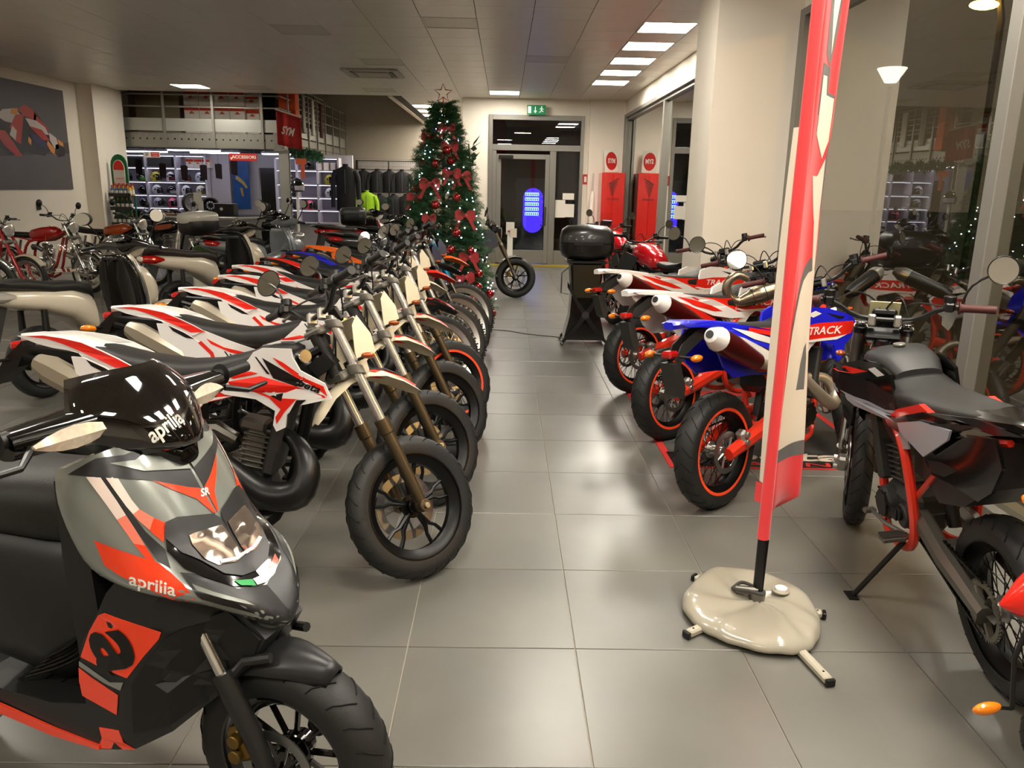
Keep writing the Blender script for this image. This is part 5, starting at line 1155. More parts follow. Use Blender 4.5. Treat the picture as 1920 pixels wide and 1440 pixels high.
# ------------------------------------------------------------------ mezzanine and the accessory corner under it
GALV = mat('galvanised', '8b8880', .42, metal=.55, noise=.06, nscale=5); GALVL = mat('galvanised_light', 'a9a9a2', .4, metal=.5)
mz = empty('mezzanine', (-8.1, 17.25, 0)); tag(mz, 'galvanised steel mezzanine with railing above the accessory corner', 'mezzanine')
X0, X1, YM = -8.1, -4.66, 17.25
def mb(name, m=GALV, par=None): 
    def f(b, smooth=0): 
        b.xf(Matrix.Translation((8.1, -17.25, 0))); return b.obj(name, m, par or mz, smooth=smooth)
    return f
def hbar(x0, x1, y0, y1, z0, z1, ch=0): return B().box(((x0+x1)/2, (y0+y1)/2, (z0+z1)/2), (x1-x0, y1-y0, z1-z0), ch=ch)
def plate_holes(x0, x1, z0, z1, y, n, zc, r, plane='xz'):
    """front beam web with round holes: strips around n polygonal holes"""
    b = B(); w_ = (x1-x0)/n
    for i in range(n):
        xa = x0+i*w_; xb = xa+w_; cx_ = (xa+xb)/2; k = 12; inner = [(cx_+math.cos(2*math.pi*j/k)*r, zc+math.sin(2*math.pi*j/k)*r) for j in range(k)]
        outer = []
        for j in range(k):
            a = 2*math.pi*j/k; dx, dz = math.cos(a), math.sin(a); t = min((w_/2)/abs(dx) if abs(dx) > 1e-6 else 9, ((z1-zc) if dz > 0 else (zc-z0))/abs(dz) if abs(dz) > 1e-6 else 9)
            outer.append((cx_+dx*t, zc+dz*t))
        P = (lambda q, yy: (q[0], yy, q[1])) if plane == 'xz' else (lambda q, yy: (yy, q[0], q[1]))
        vs = [P(q, y) for q in outer]+[P(q, y) for q in inner]+[P(q, y+.01) for q in inner]
        b.add(vs, [(j, (j+1) % k, k+(j+1) % k, k+j) for j in range(k)]+[(k+j, k+(j+1) % k, 2*k+(j+1) % k, 2*k+j) for j in range(k)])
        for cxx in (xa, xb):
            for zz, s in ((z0, 1), (z1, -1)): pass
        cs = [(xa, z0), (xb, z0), (xb, z1), (xa, z1)]
        for c in cs:
            near = sorted(range(k), key=lambda j: (outer[j][0]-c[0])**2+(outer[j][1]-c[1])**2)[:2]
            b.add([P(c, y), P(outer[near[0]], y), P(outer[near[1]], y)], [(0, 1, 2)])
    return b
mb('front_beam')(plate_holes(X0, X1, 2.27, 2.56, YM, 24, 2.44, .018))
for z_ in (2.27, 2.56): mb('beam_flange')(hbar(X0, X1, YM, YM+.06, z_-.006, z_+.006))
mb('kick_plate', GALVL)(hbar(X0, X1, YM+.01, YM+.016, 2.60, 2.85))
mb('side_beam')(plate_holes(YM, 24.2, 2.27, 2.56, X1, 46, 2.40, .016, 'yz')); mb('side_kick_plate', GALVL)(hbar(X1-.016, X1-.01, YM, 24.2, 2.60, 2.85))
for z_ in (2.27, 2.56): mb('beam_flange')(hbar(X1-.06, X1, YM, 24.2, z_-.006, z_+.006))
mb('deck', mat('deck_dark', '2a2826', .8))(hbar(X0-2.6, X1-.02, YM+.06, 24.2, 2.50, 2.56))
for k in range(12): mb('joist', mat('joist_dark', '1e1f24', .5, metal=.3))(hbar(X0-2.6, X1-.1, YM+.4+k*.55, YM+.46+k*.55, 2.30, 2.48))
for x_ in (-8.08, -7.07, -6.06, -5.05): mb('rail_post')(hbar(x_-.025, x_+.025, YM-.03, YM+.0, 2.27, 3.55)); 
for k in range(8): mb('rail_post')(hbar(X1-.0, X1+.03, YM+.5+k*.9, YM+.56+k*.9, 2.27, 3.6))
for z_ in (3.08, 3.32, 3.55): mb('rail')(B().tube([(X0, YM, z_), (X1, YM, z_), (X1, 24.2, z_)], .017, 8))
cl = B(); cl.box((-4.66, YM+.05, 1.13), (.20, .02, 2.26)).box((-4.66, YM+.19, 1.13), (.20, .02, 2.26)).box((-4.66, YM+.12, 1.13), (.02, .14, 2.26)); mb('support_column', GALVL)(cl)
mb('bracket')(B().box((-4.72, YM-.01, 2.42), (.22, .02, .36)))
for k in range(4):
    for j in range(2): mb('bolt', STEEL)(B().disc((-4.80+.15*j, YM-.025, 2.30+.08*k), .012, .012, n=8))
# boxes on the mezzanine
BW = mat('box_white', 'efe6da', .8); BR = mat('box_red', 'c8401f', .75); BO = mat('box_orange', 'd4551f', .75)
def carton(x, y, z, w_, d_, h_, label, base=BW, band=BR, group=None, logo=True):
    e = B().box((0, 0, h_/2), (w_, d_, h_), ch=.003).obj('carton', base, smooth=0); e.location = (x, y, z); tag(e, label, 'box', group)
    if band is not None: B().box((0, -d_/2-.001, h_*.80), (w_*.999, .003, h_*.30)).obj('printed_band', band, e, smooth=0)
    if logo:
        b = B().box((0, -d_/2-.001, h_*.45), (w_*.35, .003, h_*.04)).plate([(-.05, h_*.48), (0, h_*.62), (.05, h_*.48)], -d_/2-.002, .001); b.obj('printed_mark', band or BW, e, smooth=0)
    return e
tg = 'white and red cartons stacked on the mezzanine'
rown = ['bottom', 'second', 'third', 'top']; coln = ['leftmost', 'second', 'third', 'fourth']
for i in range(4):
    for j in range(4):
        carton(-7.0+.33*i+.17, 18.3, 2.56+.32*j, .32, .3, .315, f'white and red carton, {coln[i]} of the {rown[j]} row on the mezzanine', group=tg)
for j in range(4): carton(-5.55, 18.4, 2.56+.3*j, .3, .3, .295, f'white and red carton, {rown[j]} of the single stack beside the dark gap', group=tg)
for j in range(4): carton(-5.13+.4, 18.2, 2.56+.3*j, .36, .3, .295, f'orange carton, {rown[j]} of the stack at the mezzanine corner', BO, BR, 'orange cartons on the mezzanine', logo=j > 1)
o = B().box((-7.6, 18.25, 3.1), (.95, .04, 1.1), ch=.005).obj('partition_panel', mat('beige_panel', '8b8064', .6), smooth=0); tag(o, 'beige partition panel behind the mezzanine railing, far left', 'panel')
o = empty('storage_rack', (-4.9, 20.0, 2.56)); tag(o, 'dark slatted storage rack with hanging clothes on the mezzanine', 'rack')
for k in range(5): B().box((0, 0, .2+.22*k), (.5, 2.6, .02)).obj('shelf', GALV, o, smooth=0)
for sy in (-1.3, -.4, .4, 1.3): B().box((.22, sy, .55), (.04, .04, 1.1)).obj('upright', GALV, o, smooth=0)
for k, (yy, m_) in enumerate(((-1.0, mat('cloth_beige', '8f877a', .9)), (-.1, mat('cloth_white', 'b9b4aa', .9)), (.8, mat('cloth_brown', '4a2a20', .9)))):
    b = B(); b.loft([[(.28+.02*math.sin(j*1.7), yy+.1*j, z_) for j in range(4)]+[(.25, yy+.1*j, z_) for j in range(3, -1, -1)] for z_ in (.15, .5, .95)]); b.obj('hanging_cloth', m_, o, smooth=40)
o = B().box((-5.9, 19.2, 3.1), (1.3, .4, 1.05), ch=.01).obj('dark_cabinet', mat('cab_dark', '14120f', .6), smooth=0); tag(o, 'black cabinet standing behind the mezzanine boxes', 'cabinet')
# walls and lit niches under the mezzanine
YS = 20.6
NICH = mat('niche_wall', 'c9c5cc', .7); LED = emis('led_strip', (.86, .84, 1.0), 1.6)
wall('wall_accessory', (-11, -7.42, YS+.36, YS+.5, 0, 2.3), (-7.42, -6.95, YS+.1, YS+.5, 0, 2.3), (-6.95, -6.28, YS+.3, YS+.5, 0, 2.3), (-5.75, -3.9, YS+.36, YS+.5, 0, 2.3), (-6.28, -5.75, YS+.3, YS+.5, 1.95, 2.3), m=NICH)
ps = B().box((0, 0, 0), (.42, .012, 1.25)).obj('wall_poster', mat('poster_blue', '1c4f8f', .5, noise=.6, nscale=4), smooth=0); ps.location = (-6.66, YS+.06, 1.55); tag(ps, 'tall blue poster with a diver under the mezzanine', 'poster')
B().plate(nums('-.14,.12 .02,.0 .12,-.12 .16,-.08 .08,.05 -.04,.16 -.12,.2'), -.008, .001).plate(nums('-.04,-.1 .0,-.3 .05,-.32 .03,-.1'), -.008, .001).obj('figure', mat('poster_tan', 'b59a55', .6), ps, smooth=0)
dk = B().box((-6.0, YS+.34, .98), (.5, .03, 1.94)).obj('door_2', mat('door_dark', '17151a', .3), smooth=0); struct(dk)
HEL = [('pearl black full-face', '1a1a1c', '050505'), ('black and lime', '23301c', '57a52b'), ('yellow and black', 'c6b72a', '141414'), ('white and red', 'd9d6da', '6a2030'), ('silver, black and red', '8b8d92', '6b1a1a'), ('white and blue', 'cfd2dc', '1f2a44'),
       ('matt black', '101012', '050505'), ('white touring', 'dcdbe0', '22222a'), ('black and white', '2a2a30', 'b9b9c4'), ('plain white', 'e6e4ea', '22222a'), ('white and gold', 'd8d0c0', '6b5a2a'), ('navy blue', '1c1c3c', '08080c'), ('pale grey', 'a9aeb8', '23232a'), ('pink and black', 'd84a6a', '141416'), ('white open-face', 'dedbe0', '1d1d22'), ('graphite', '34353a', '08080a')]
def helmet(x, y, z, i, label, group, rz=0, s=1, visor=True):
    n, c1, c2 = HEL[i % len(HEL)]
    e = empty('helmet', (x, y, z), rz); e.scale = (s,)*3; tag(e, label, 'helmet', group)
    b = B(); rings = []
    for t in range(9):
        u = t/8; zz = .245*u; r_ = .115*math.sin(math.pi*(.26+.70*u))**.6 if t < 8 else .012
        rings.append([(math.cos(a)*r_*1.22+.012*(1-u), math.sin(a)*r_, zz) for a in [2*math.pi*j/16 for j in range(16)]])
    b.loft(rings); sh = b.obj('shell', mat('helmet_'+c1, c1, .2, coat=.7), e, smooth=60)
    b = B(); rows = []
    for t in range(5):
        u = .42+.30*t/4; zz = .245*u; r_ = .115*math.sin(math.pi*(.26+.70*u))**.6+.003
        rows.append([(math.cos(a)*r_*1.22+.012*(1-u), math.sin(a)*r_, zz) for a in [-1.15+2.3*j/8 for j in range(9)]])
    b.loft(rows, caps=False, closed=False).obj('visor', mat('helmet_visor', '07070a', .05, coat=1), e, smooth=60)
    rows = []
    for t in range(3):
        u = .1+.16*t; zz = .245*u; r_ = .115*math.sin(math.pi*(.26+.70*u))**.6+.003
        rows.append([(math.cos(a)*r_*1.26+.012*(1-u), math.sin(a)*r_, zz) for a in [-1.2+2.4*j/8 for j in range(9)]])
    B().loft(rows, caps=False, closed=False).obj('chin_graphic', mat('helmet_'+c2, c2, .25, coat=.5), e, smooth=60)
    for s2 in (-1, 1): B().disc((.02, s2*.114, .125), .02, .012, n=12).obj('pivot', BLACK, e)
    return e
SHW = mat('shelf_white', 'e4e0ea', .5)
def shelf_unit(name, x0, cols, cw, zs, label, skip=()):
    e = empty(name, (x0, YS, 0)); tag(e, label, 'shelf')
    for k in range(cols+1): B().box((k*cw, 0, (zs[0]+zs[-1])/2), (.045, .34, zs[-1]-zs[0]+.03)).obj('upright', SHW, e, smooth=0)
    for z_ in zs: B().box((cols*cw/2, 0, z_), (cols*cw, .34, .025)).obj('shelf_board', SHW, e, smooth=0)
    B().box((cols*cw/2, .17, (zs[0]+zs[-1])/2), (cols*cw, .012, zs[-1]-zs[0])).obj('back_panel', mat('shelf_back', '8d8892', .7), e, smooth=0)
    for z_ in zs[1:]: B().box((cols*cw/2, -.12, z_-.02), (cols*cw-.06, .02, .01)).obj('led_strip', LED, e, smooth=0)
    return e
zsl = [.62, .93, 1.24, 1.56, 1.9, 2.2]
shelf_unit('shelf_unit', -9.68, 3, .74, zsl, 'white illuminated helmet shelves left of the grey column, under the mezzanine')
gh = 'helmets on the left lit shelves'
lay = {3: [(0, 0), (1, 1), (2, 2), (3, 3), (4, 4), (5, 5)], 2: [(1, 6), (2, 7), (3, 8), (4, 9), (5, 10)], 1: [(1, 11), (2, 12), (3, 13)], 0: [(1, 14), (4, 15)]}
for r_, its in lay.items():
    for c_, hi in its:
        helmet(-9.68+.2+c_*.365, YS-.04, zsl[r_]+.014, hi, f'{HEL[hi][0]} helmet on the left lit shelves, {["lowest", "third", "second", "upper"][r_]} helmet row', gh, rz=-.5+.15*(c_ % 3), s=.98)
for x_, w_ in ((-9.4, .55), (-8.6, .6)): o = B().box((x_, YS, 2.03), (w_, .25, .22), ch=.004).obj('carton', DGREY, smooth=0); tag(o, ('left' if x_ < -9 else 'right')+' dark grey carton on the top lit shelf', 'box', 'dark cartons on the top lit shelf')
for k in range(3): carton(-7.85+.2*k, YS, 1.915, .19, .25, .22, f'{["left", "middle", "right"][k]} small white and red carton on the top lit shelf', group='small cartons on the top lit shelf')
shelf_unit('shelf_unit', -5.72, 3, .52, zsl, 'white illuminated helmet shelves right of the mezzanine column')
for r_, c_, hi in ((4, 1, 15), (3, 0, 9), (2, 0, 12), (1, 1, 13), (1, 0, 5), (3, 2, 2), (2, 2, 7), (0, 0, 14)):
    helmet(-5.72+.27+c_*.52, YS-.04, zsl[r_]+.014, hi, f'{HEL[hi][0]} helmet on the right lit shelves, {["lowest", "fourth", "third", "second", "top"][r_]} row', 'helmets on the right lit shelves', rz=-.4, s=1.0 if r_ < 4 else .97)
for k in range(3): o = B().box((-4.65+.17*k, YS, 2.01), (.12, .15, .18), ch=.003).obj('carton', BW, smooth=0); tag(o, f'{["left", "middle", "right"][k]} small clear-topped carton on the top of the right lit shelves', 'box', 'small cartons, right lit shelves')
# black gloves / tags hanging before the shelves
for k, (px_, z_) in enumerate(((-9.0, 1.98), (-8.55, 1.9), (-8.0, 1.82), (-7.5, 1.78), (-7.05, 1.80), (-6.7, 1.83), (-6.33, 1.92))):
    o = B().plate([(-.07, -.16), (.07, -.18), (.08, .15), (.03, .17), (-.08, .16)], .01, .02).obj('hanging_tag', mat('tag_brown', '2a1715', .7), smooth=0); o.location = (px_, 19.2, z_)
    B().tube([(0, 0, .16), (0, .0, 2.46-z_)], .003, 4).obj('cord', BLACK, o)
    tag(o, f'{["first", "second", "third", "fourth", "fifth", "sixth", "seventh"][k]} dark brown card from the left, hanging before the lit shelves', 'hanging card', 'dark cards hanging before the shelves')
# black display bench with dark goods in front of the shelves
dt = empty('display_bench', (-8.3, 19.3, 0)); tag(dt, 'long black display bench under the lit helmet shelves', 'bench')
B().box((0, 0, .72), (2.4, .5, .05), ch=.008).obj('bench_top', BLACK, dt, smooth=0)
for s in (-1.1, 0, 1.1): B().box((s, 0, .35), (.05, .45, .7)).obj('leg', BLACK, dt, smooth=0)
for k in range(5):
    o = B().sell([(-.2, .06, .05, .05, 2.5), (-.1, .1, .1, .1, 2.5), (.05, .09, .12, .09, 2.5), (.2, .05, .06, .05, 2.2)]).obj('folded_gear', BLACK, smooth=60); o.location = (-9.1+.42*k, 19.3, .745); tag(o, f'heap of black gear, {["first", "second", "third", "fourth", "fifth"][k]} from the left on the display bench', 'bag', 'black gear on the bench')
# added cool white tubes that brighten the walls under the mezzanine deck
for k, (x_, y_) in enumerate(((-8.6, 19.6), (-6.9, 19.6), (-5.2, 19.6), (-6.9, 18.3))):
    tl = empty('fill_tube', (x_, y_, 2.27)); tag(tl, f'{["left rear", "middle rear", "right rear", "front"][k]} added cool white fill tube under the mezzanine deck', 'tube light', 'added fill tubes under the mezzanine')
    B().box((0, 0, .01), (1.2, .08, .03), ch=.004).obj('fitting', SHW, tl, smooth=0); B().tube([(-.58, 0, -.02), (.58, 0, -.02)], .013, 8).obj('tube', emis('fill_tube_cool', (.88, .86, 1.0), 14), tl)
# signs
def hang_sign(name, x, y, z, w_, h_, txt, label, m=None, size=.08, zt=2.27, tm=None):
    e = B().box((0, 0, 0), (w_, .012, h_), ch=.002).obj(name, m or mat('sign_red', 'c3241c', .5), smooth=0); e.location = (x, y, z); tag(e, label, 'sign')
    if txt: textmesh(txt, size, .001, (1.15, 1), 0, .002).xf(basis((.02 if name == 'hanging_sign' else 0, -.0075, 0), (1, 0, 0), (0, 0, 1))).obj('lettering', tm or PAPER, e, smooth=0)
    for s in (-1, 1): B().tube([(s*w_*.4, 0, h_/2), (s*w_*.4, 0, zt-z)], .002, 4).obj('wire', STEEL, e)
    return e
s1 = hang_sign('hanging_sign', -5.5, 17.28, 2.10, .58, .15, 'ACCESSORI', 'red hanging sign reading ACCESSORI under the mezzanine edge', size=.085)
B().plate([(-.27, -.01), (-.21, -.01), (-.24, -.06)], -.0075, .001).obj('arrow', PAPER, s1, smooth=0)
s2 = hang_sign('hanging_sign', -7.4, 17.28, 2.12, .34, .12, None, 'small white and red no-entry sign under the mezzanine edge', m=PAPER)
B().box((.07, -.0075, 0), (.17, .002, .09)).obj('red_field', mat('sign_red', 'c3241c', .5), s2, smooth=0)
textmesh('VIETATO', .032, .001).xf(basis((.07, -.0095, .018), (1, 0, 0), (0, 0, 1))).obj('lettering', PAPER, s2, smooth=0); textmesh('ACCESSO', .026, .001).xf(basis((.07, -.0095, -.02), (1, 0, 0), (0, 0, 1))).obj('lettering', PAPER, s2, smooth=0)
B().lathe([(.034, -.001), (.034, .001), (.026, .001), (.026, -.001)], (-.10, -.0085, 0), (0, 1, 0), 20, closed=True).box((-.10, -.0085, 0), (.012, .002, .05), rotm(0, .7, 0)).obj('roundel', BLACK, s2, smooth=0)
s3 = hang_sign('hanging_sign', -4.32, 17.4, 2.04, .22, .12, None, 'small orange sign on the mezzanine column', m=mat('sign_orange', 'c8582e', .6)); B().box((.03, 0, -.2), (.08, .01, .3)).obj('sign_tail', mat('sign_orange', 'c8582e', .6), s3, smooth=0)
# red cloth flag on the mezzanine corner
rows = []
for i in range(13):
    u = i/12; rows.append([(-4.70+.44*u, 17.05+.035*math.sin(u*9)+.25*u, 3.02-.12*u-.66*t_*(1-.04*u)+.012*math.sin(u*40)*(t_ == 1)) for t_ in (0, .25, .5, .75, 1)])
fl = B().loft(rows, caps=False, closed=False).obj('cloth_flag', mat('flag_red', 'a3201c', .8, noise=.1, nscale=6), smooth=60); tag(fl, 'red cloth flag reading SYM hanging at the mezzanine corner', 'flag')
md = fl.modifiers.new('s', 'SOLIDIFY'); md.thickness = .004
t_ = textmesh('SYM', .15, .001, (.9, 1.5), .15, .004); t_.xf(basis((-4.48, 17.10, 2.62), (.87, .49, -.2), (0, 0, 1))); t_.v = [(a, b_-.03, c) for a, b_, c in t_.v]; t_.obj('lettering', PAPER, fl, smooth=0)
B().tube([(-4.71, 17.04, 3.05), (-4.25, 17.29, 2.92)], .016, 6).obj('flag_rod', PAPER, fl)
# evergreen garland along the mezzanine side
def needles(c, n, r, L_, rr, m1=0):
    b = B()
    for _ in range(n):
        d_ = V((rr.gauss(0, 1), rr.gauss(0, 1), rr.gauss(0, 1))).normalized(); p = V(c)+d_*r*rr.random(); q = p+d_*L_*(.5+rr.random()*.6); s = d_.orthogonal().normalized()*L_*.16
        b.add([p-s, q, p+s], [(0, 1, 2)])
    return b
NEED = mat('needles', '24502f', .7, noise=.4, nscale=20); NEED2 = mat('needles_light', '4a6a3c', .7, noise=.3, nscale=20)
b = B()
for k in range(34):
    t = k/33; c = (-4.52, 17.5+2.7*t, 2.22+.05*math.sin(k*.9)); q = needles(c, 60, .08, .09, rnd); b.add(q.v, q.f)
g = b.obj('garland', NEED, smooth=0); stuff(g); tag(g, 'dark green evergreen garland under the mezzanine side beam', 'garland')
# oil display stand
cs = empty('oil_display', (-7.6, 16.2, 0)); tag(cs, 'green and red lubricant display stand by the left pillar, bottles on its trays', 'display stand')
GRN = mat('oil_green', '0f6b3c', .4); 
bp_ = []
for k in range(9): a = math.pi*k/8; bp_.append((math.cos(a)*.16, 1.86+math.sin(a)*.22))
B().plate([(.16, .05)]+bp_+[(-.16, .05)], .02, .04).obj('back_board', GRN, cs, smooth=0)
B().plate([(.11, 1.5)]+[(p[0]*.72, 1.80+(p[1]-1.86)*.8) for p in bp_]+[(-.11, 1.5)], -.03, .02).obj('header_card', PAPER, cs, smooth=0)
B().plate([(.10, 1.78)]+[(p[0]*.65, 1.80+(p[1]-1.86)*.75) for p in bp_]+[(-.10, 1.78)], -.034, .003).obj('header_print', mat('oil_red', 'd8301c', .5), cs, smooth=0)
textmesh('Castrol', .055, .001).xf(basis((.0, -.036, 1.62), (1, 0, 0), (0, 0, 1))).obj('lettering', mat('oil_red', 'd8301c', .5), cs, smooth=0)
for k, z_ in enumerate((1.28, 1.02, .72, .42)): B().box((.06, -.1, z_), (.42, .24, .02)).box((.06, -.22, z_+.03), (.42, .01, .06)).obj('tray', DGREY, cs, smooth=0)
for s in (-.14, .26): B().box((s, -.02, .65), (.025, .025, 1.3)).obj('upright', GRN, cs, smooth=0)
B().box((.06, -.1, .02), (.44, .3, .04)).obj('base', DGREY, cs, smooth=0)
def bottle(x, y, z, m, cap, label, group, h=.2, r=.035):
    e = B().lathe([(.0001, 0), (r, .003), (r, h*.62), (r*.45, h*.78), (r*.4, h*.84)], (0, 0, 0), (0, 0, 1), 12).obj('bottle', m, smooth=40); e.location = (x, y, z); tag(e, label, 'bottle', group)
    B().lathe([(r*.5, h*.82), (r*.5, h), (.0001, h)], (0, 0, 0), (0, 0, 1), 10).obj('cap', cap, e)
    B().lathe([(r*1.02, h*.15), (r*1.02, h*.5)], (0, 0, 0), (0, 0, 1), 12).obj('label_wrap', PAPER, e)
bc = [mat('bottle_blue', '3a5f8f', .4), mat('bottle_gold', 'c79a3a', .4), mat('bottle_dark', '2a1715', .4)]
for k in range(5): bottle(-7.70+.085*k, 16.03, 1.29, bc[0] if k < 4 else bc[1], mat('cap_red', 'c22a1c', .4), f'{["first", "second", "third", "fourth", "fifth"][k]} front bottle on the top tray of the oil stand', 'bottles on the oil stand')
for k in range(5): bottle(-7.70+.085*k, 16.15, 1.29, bc[1], mat('cap_red', 'c22a1c', .4), f'{["first", "second", "third", "fourth", "fifth"][k]} rear golden bottle on the top tray of the oil stand', 'bottles on the oil stand', h=.24)
for r_, z_ in enumerate((1.03, .73)):
    for k in range(5): bottle(-7.70+.085*k, 16.05, z_, bc[2], mat('cap_bronze', '9a5a2a', .4), f'{["first", "second", "third", "fourth", "fifth"][k]} brown bottle on the {["middle", "lower"][r_]} tray of the oil stand', 'bottles on the oil stand', h=.22, r=.03)
# service counter
ct = empty('service_counter', (0, 0, 0)); tag(ct, 'angular grey service counter with a dark top in front of the lit shelves', 'counter')
pc = [(-6.85, 16.15), (-6.12, 15.75), (-5.3, 16.0), (-4.9, 16.6), (-5.2, 17.0), (-6.6, 16.9)]
CG = mat('counter_grey', '6b6a66', .45)
for (a, b_) in zip(pc[:3], pc[1:4]):
    m_ = ((a[0]+b_[0])/2, (a[1]+b_[1])/2); L_ = math.dist(a, b_); an = math.atan2(b_[1]-a[1], b_[0]-a[0])
    B().box((m_[0], m_[1], .44), (L_-.03, .03, .86), rotm(0, 0, an)).obj('front_panel', CG, ct, smooth=0)
    B().box((m_[0]-math.sin(an)*-.03, m_[1]-math.cos(an)*.03, .90), (L_, .05, .04), rotm(0, 0, an), ch=.008).obj('edge_trim', GALVL, ct, smooth=0)
for p in pc[1:3]: B().tube([(p[0], p[1]-.015, 0), (p[0], p[1]-.015, .92)], .022, 8).obj('corner_post', GALVL, ct)
B().plate([(p[0], p[1]) for p in pc], .94, .03, plane='xy').obj('counter_top', mat('counter_dark', '24231f', .3, coat=.3), ct, smooth=0)
# on the counter: wheel display, boxed part, papers, bag
wd = empty('tyre_display', (-6.1, 16.15, .94)); tag(wd, 'motorcycle wheel on a stand with a white price card on the counter', 'wheel')
q = wheel(wd, 'tyre', 0, .2, .08, 'cast', rimmat=ALU, disc=False); q.matrix_local = Matrix.Translation((-.12, 0, .03)) @ Matrix.Rotation(R(50), 4, 'Z')
B().box((.05, -.1, .33), (.16, .01, .22)).box((.1, -.1, .14), (.1, .02, .28)).obj('price_card', PAPER, wd, smooth=0)
q = wheel(wd, 'second_tyre', 0, .17, .09, 'multi', rimmat=BLKM, disc=False, z=.19); q.matrix_local = Matrix.Translation((.22, .1, .0)) @ Matrix.Rotation(R(15), 4, 'Z')
o = B().box((-5.55, 16.2, 1.06), (.38, .28, .24), ch=.01).obj('carton', mat('carton_black', '141010', .5), smooth=0); tag(o, 'black boxed part lying on the right half of the counter', 'box')
B().disc((-5.6, 16.055, 1.07), .03, .006).obj('round_mark', PAPER, o)
o = B().box((-6.6, 16.25, .952), (.3, .2, .02)).obj('paper_stack', mat('paper_orange', 'b98a6a', .8), smooth=0); tag(o, 'low stack of papers at the left end of the counter', 'papers')
# potted plant beside the counter
def leafy(name, c, n, L_, label, cat, spread=.5, m=NEED2, wid=.22, up=.6, pot=True, potm=None, stems=None):
    e = empty(name, c); tag(e, label, cat)
    if pot: B().lathe([(.0001, 0), (.09, 0), (.12, .2), (.125, .21), (.11, .21), (.105, .17), (.0001, .17)], (0, 0, 0), (0, 0, 1), 20).obj('pot', potm or PAPER, e)
    lb = B().add([(0, 0, 0), (wid*.5, .35, .03), (0, 1, 0), (-wid*.5, .35, .03), (0, .4, -.02)], [(0, 1, 4), (1, 2, 4), (2, 3, 4), (3, 0, 4)]).mesh('leaf', m, 0)
    for k in range(n):
        a = rnd.random()*2*math.pi; t = rnd.random()
        base = V((math.cos(a)*.03, math.sin(a)*.03, .2)) if stems is None else V(stems(t))
        o = link('leaf', lb, e); tl = R(90-up*90+rnd.uniform(-25, 25)); s = L_*(.6+.6*rnd.random())
        o.matrix_local = Matrix.Translation(base) @ Matrix.Rotation(a, 4, 'Z') @ Matrix.Rotation(R(90)-tl, 4, 'X') @ Matrix.Diagonal((s, s, s, 1))
    return e
leafy('potted_plant', (-4.35, 11.55, .30), 60, .24, 'small leafy potted plant seen over the white scooter before the counter', 'plant')
B().lathe([(.0001, 0), (.14, 0), (.15, .3), (.0001, .3)], (-4.35, 11.55, 0), (0, 0, 1), 20).obj('plant_stool', PAPER, smooth=40); tag(bpy.data.objects['plant_stool'], 'pale round stool under the leafy potted plant', 'stool')
fx = leafy('rubber_plant', (-.6, 13.0, 0), 26, .20, 'tall rubber plant with glossy leaves behind the christmas tree', 'plant', m=mat('ficus_leaf', '24381c', .25, coat=.4), wid=.55, up=.35, stems=lambda t: (.06*math.sin(t*9)+.04, .05*math.cos(t*7), 1.0+1.25*t))
B().tube([(0, 0, .17), (.03, .0, 1.0), (.06, .02, 1.7), (.02, 0, 2.25)], .012, 6, sm=3).obj('stem', mat('ficus_stem', '4a4a30', .7), fx)
# jackets on black grid racks at the far end
JB = mat('jacket_black', '121114', .7, noise=.2, nscale=30)
rk = empty('grid_rack', (-3.35, 23.6, 0)); tag(rk, 'black wire grid rack holding motorcycle jackets at the far end', 'rack')
for x_ in (-.92, 0, .92): B().box((x_, 0, 1.13), (.03, .03, 2.26)).obj('upright', BLACK, rk, smooth=0)
B().box((0, 0, 2.25), (1.86, .03, .025)).obj('top_bar', BLACK, rk, smooth=0); B().tube([(-.9, -.15, 2.0), (.9, -.15, 2.0)], .015, 6).obj('hanging_bar', STEEL, rk)
b = B()
for k in range(36): b.box((-.9+.051*k, 0, 1.5), (.004, .004, 1.5))
for k in range(16): b.box((0, 0, .8+.1*k), (1.82, .004, .004))
stuff(b.obj('wire_mesh', BLACK, rk, smooth=0))
def jacket(x, y, z, m, label, group, s=1, rz=0, long=1):
    e = empty('jacket', (x, y, z), rz); e.scale = (s,)*3; tag(e, label, 'jacket', group)
    B().sell([(0, 0, .06, .05, 2), ], 8) if False else None
    b = B(); rings = []
    for zz, w_, d_ in ((0, .06, .05), (-.03, .12, .06), (-.08, .23, .08), (-.2, .22, .10), (-.4*long, .20, .09), (-.62*long, .21, .08)):
        rings.append([(math.cos(a)*w_, math.sin(a)*d_, zz) for a in [2*math.pi*j/14 for j in range(14)]])
    b.loft(rings).obj('torso', m, e, smooth=60)
    for s2 in (-1, 1): B().tube([(s2*.2, 0, -.1), (s2*.27, -.01, -.3), (s2*.28, -.03, -.58*long)], [.065, .055, .045], 10, sm=3).obj('sleeve', m, e)
    B().lathe([(.05, 0), (.065, .05), (.055, .055)], (0, 0, -.01), (0, 0, 1), 14).obj('collar', m, e)
    B().box((0, -.1, -.32), (.008, .01, .5)).obj('zip', STEEL, e, smooth=0)
    return e
for k, x_ in enumerate((-4.05, -3.66, -3.3, -2.95)): jacket(x_, 23.42, 1.98, JB, f'{["first", "second", "third", "fourth"][k]} black motorcycle jacket from the left, upper row of the grid rack', 'black jackets on the grid rack', rz=.15*(k % 2))
for k, x_ in enumerate((-3.6, -3.2, -2.85)): jacket(x_, 23.4, 1.3, JB, f'{["first", "second", "third"][k]} black motorcycle garment from the left, lower row of the grid rack', 'black jackets on the grid rack', long=1.1)
jacket(-3.93, 23.2, 1.38, mat('hivis', '9fd01f', .7), 'bright yellow-green safety jacket hanging left under the black jackets', None, s=1.1)
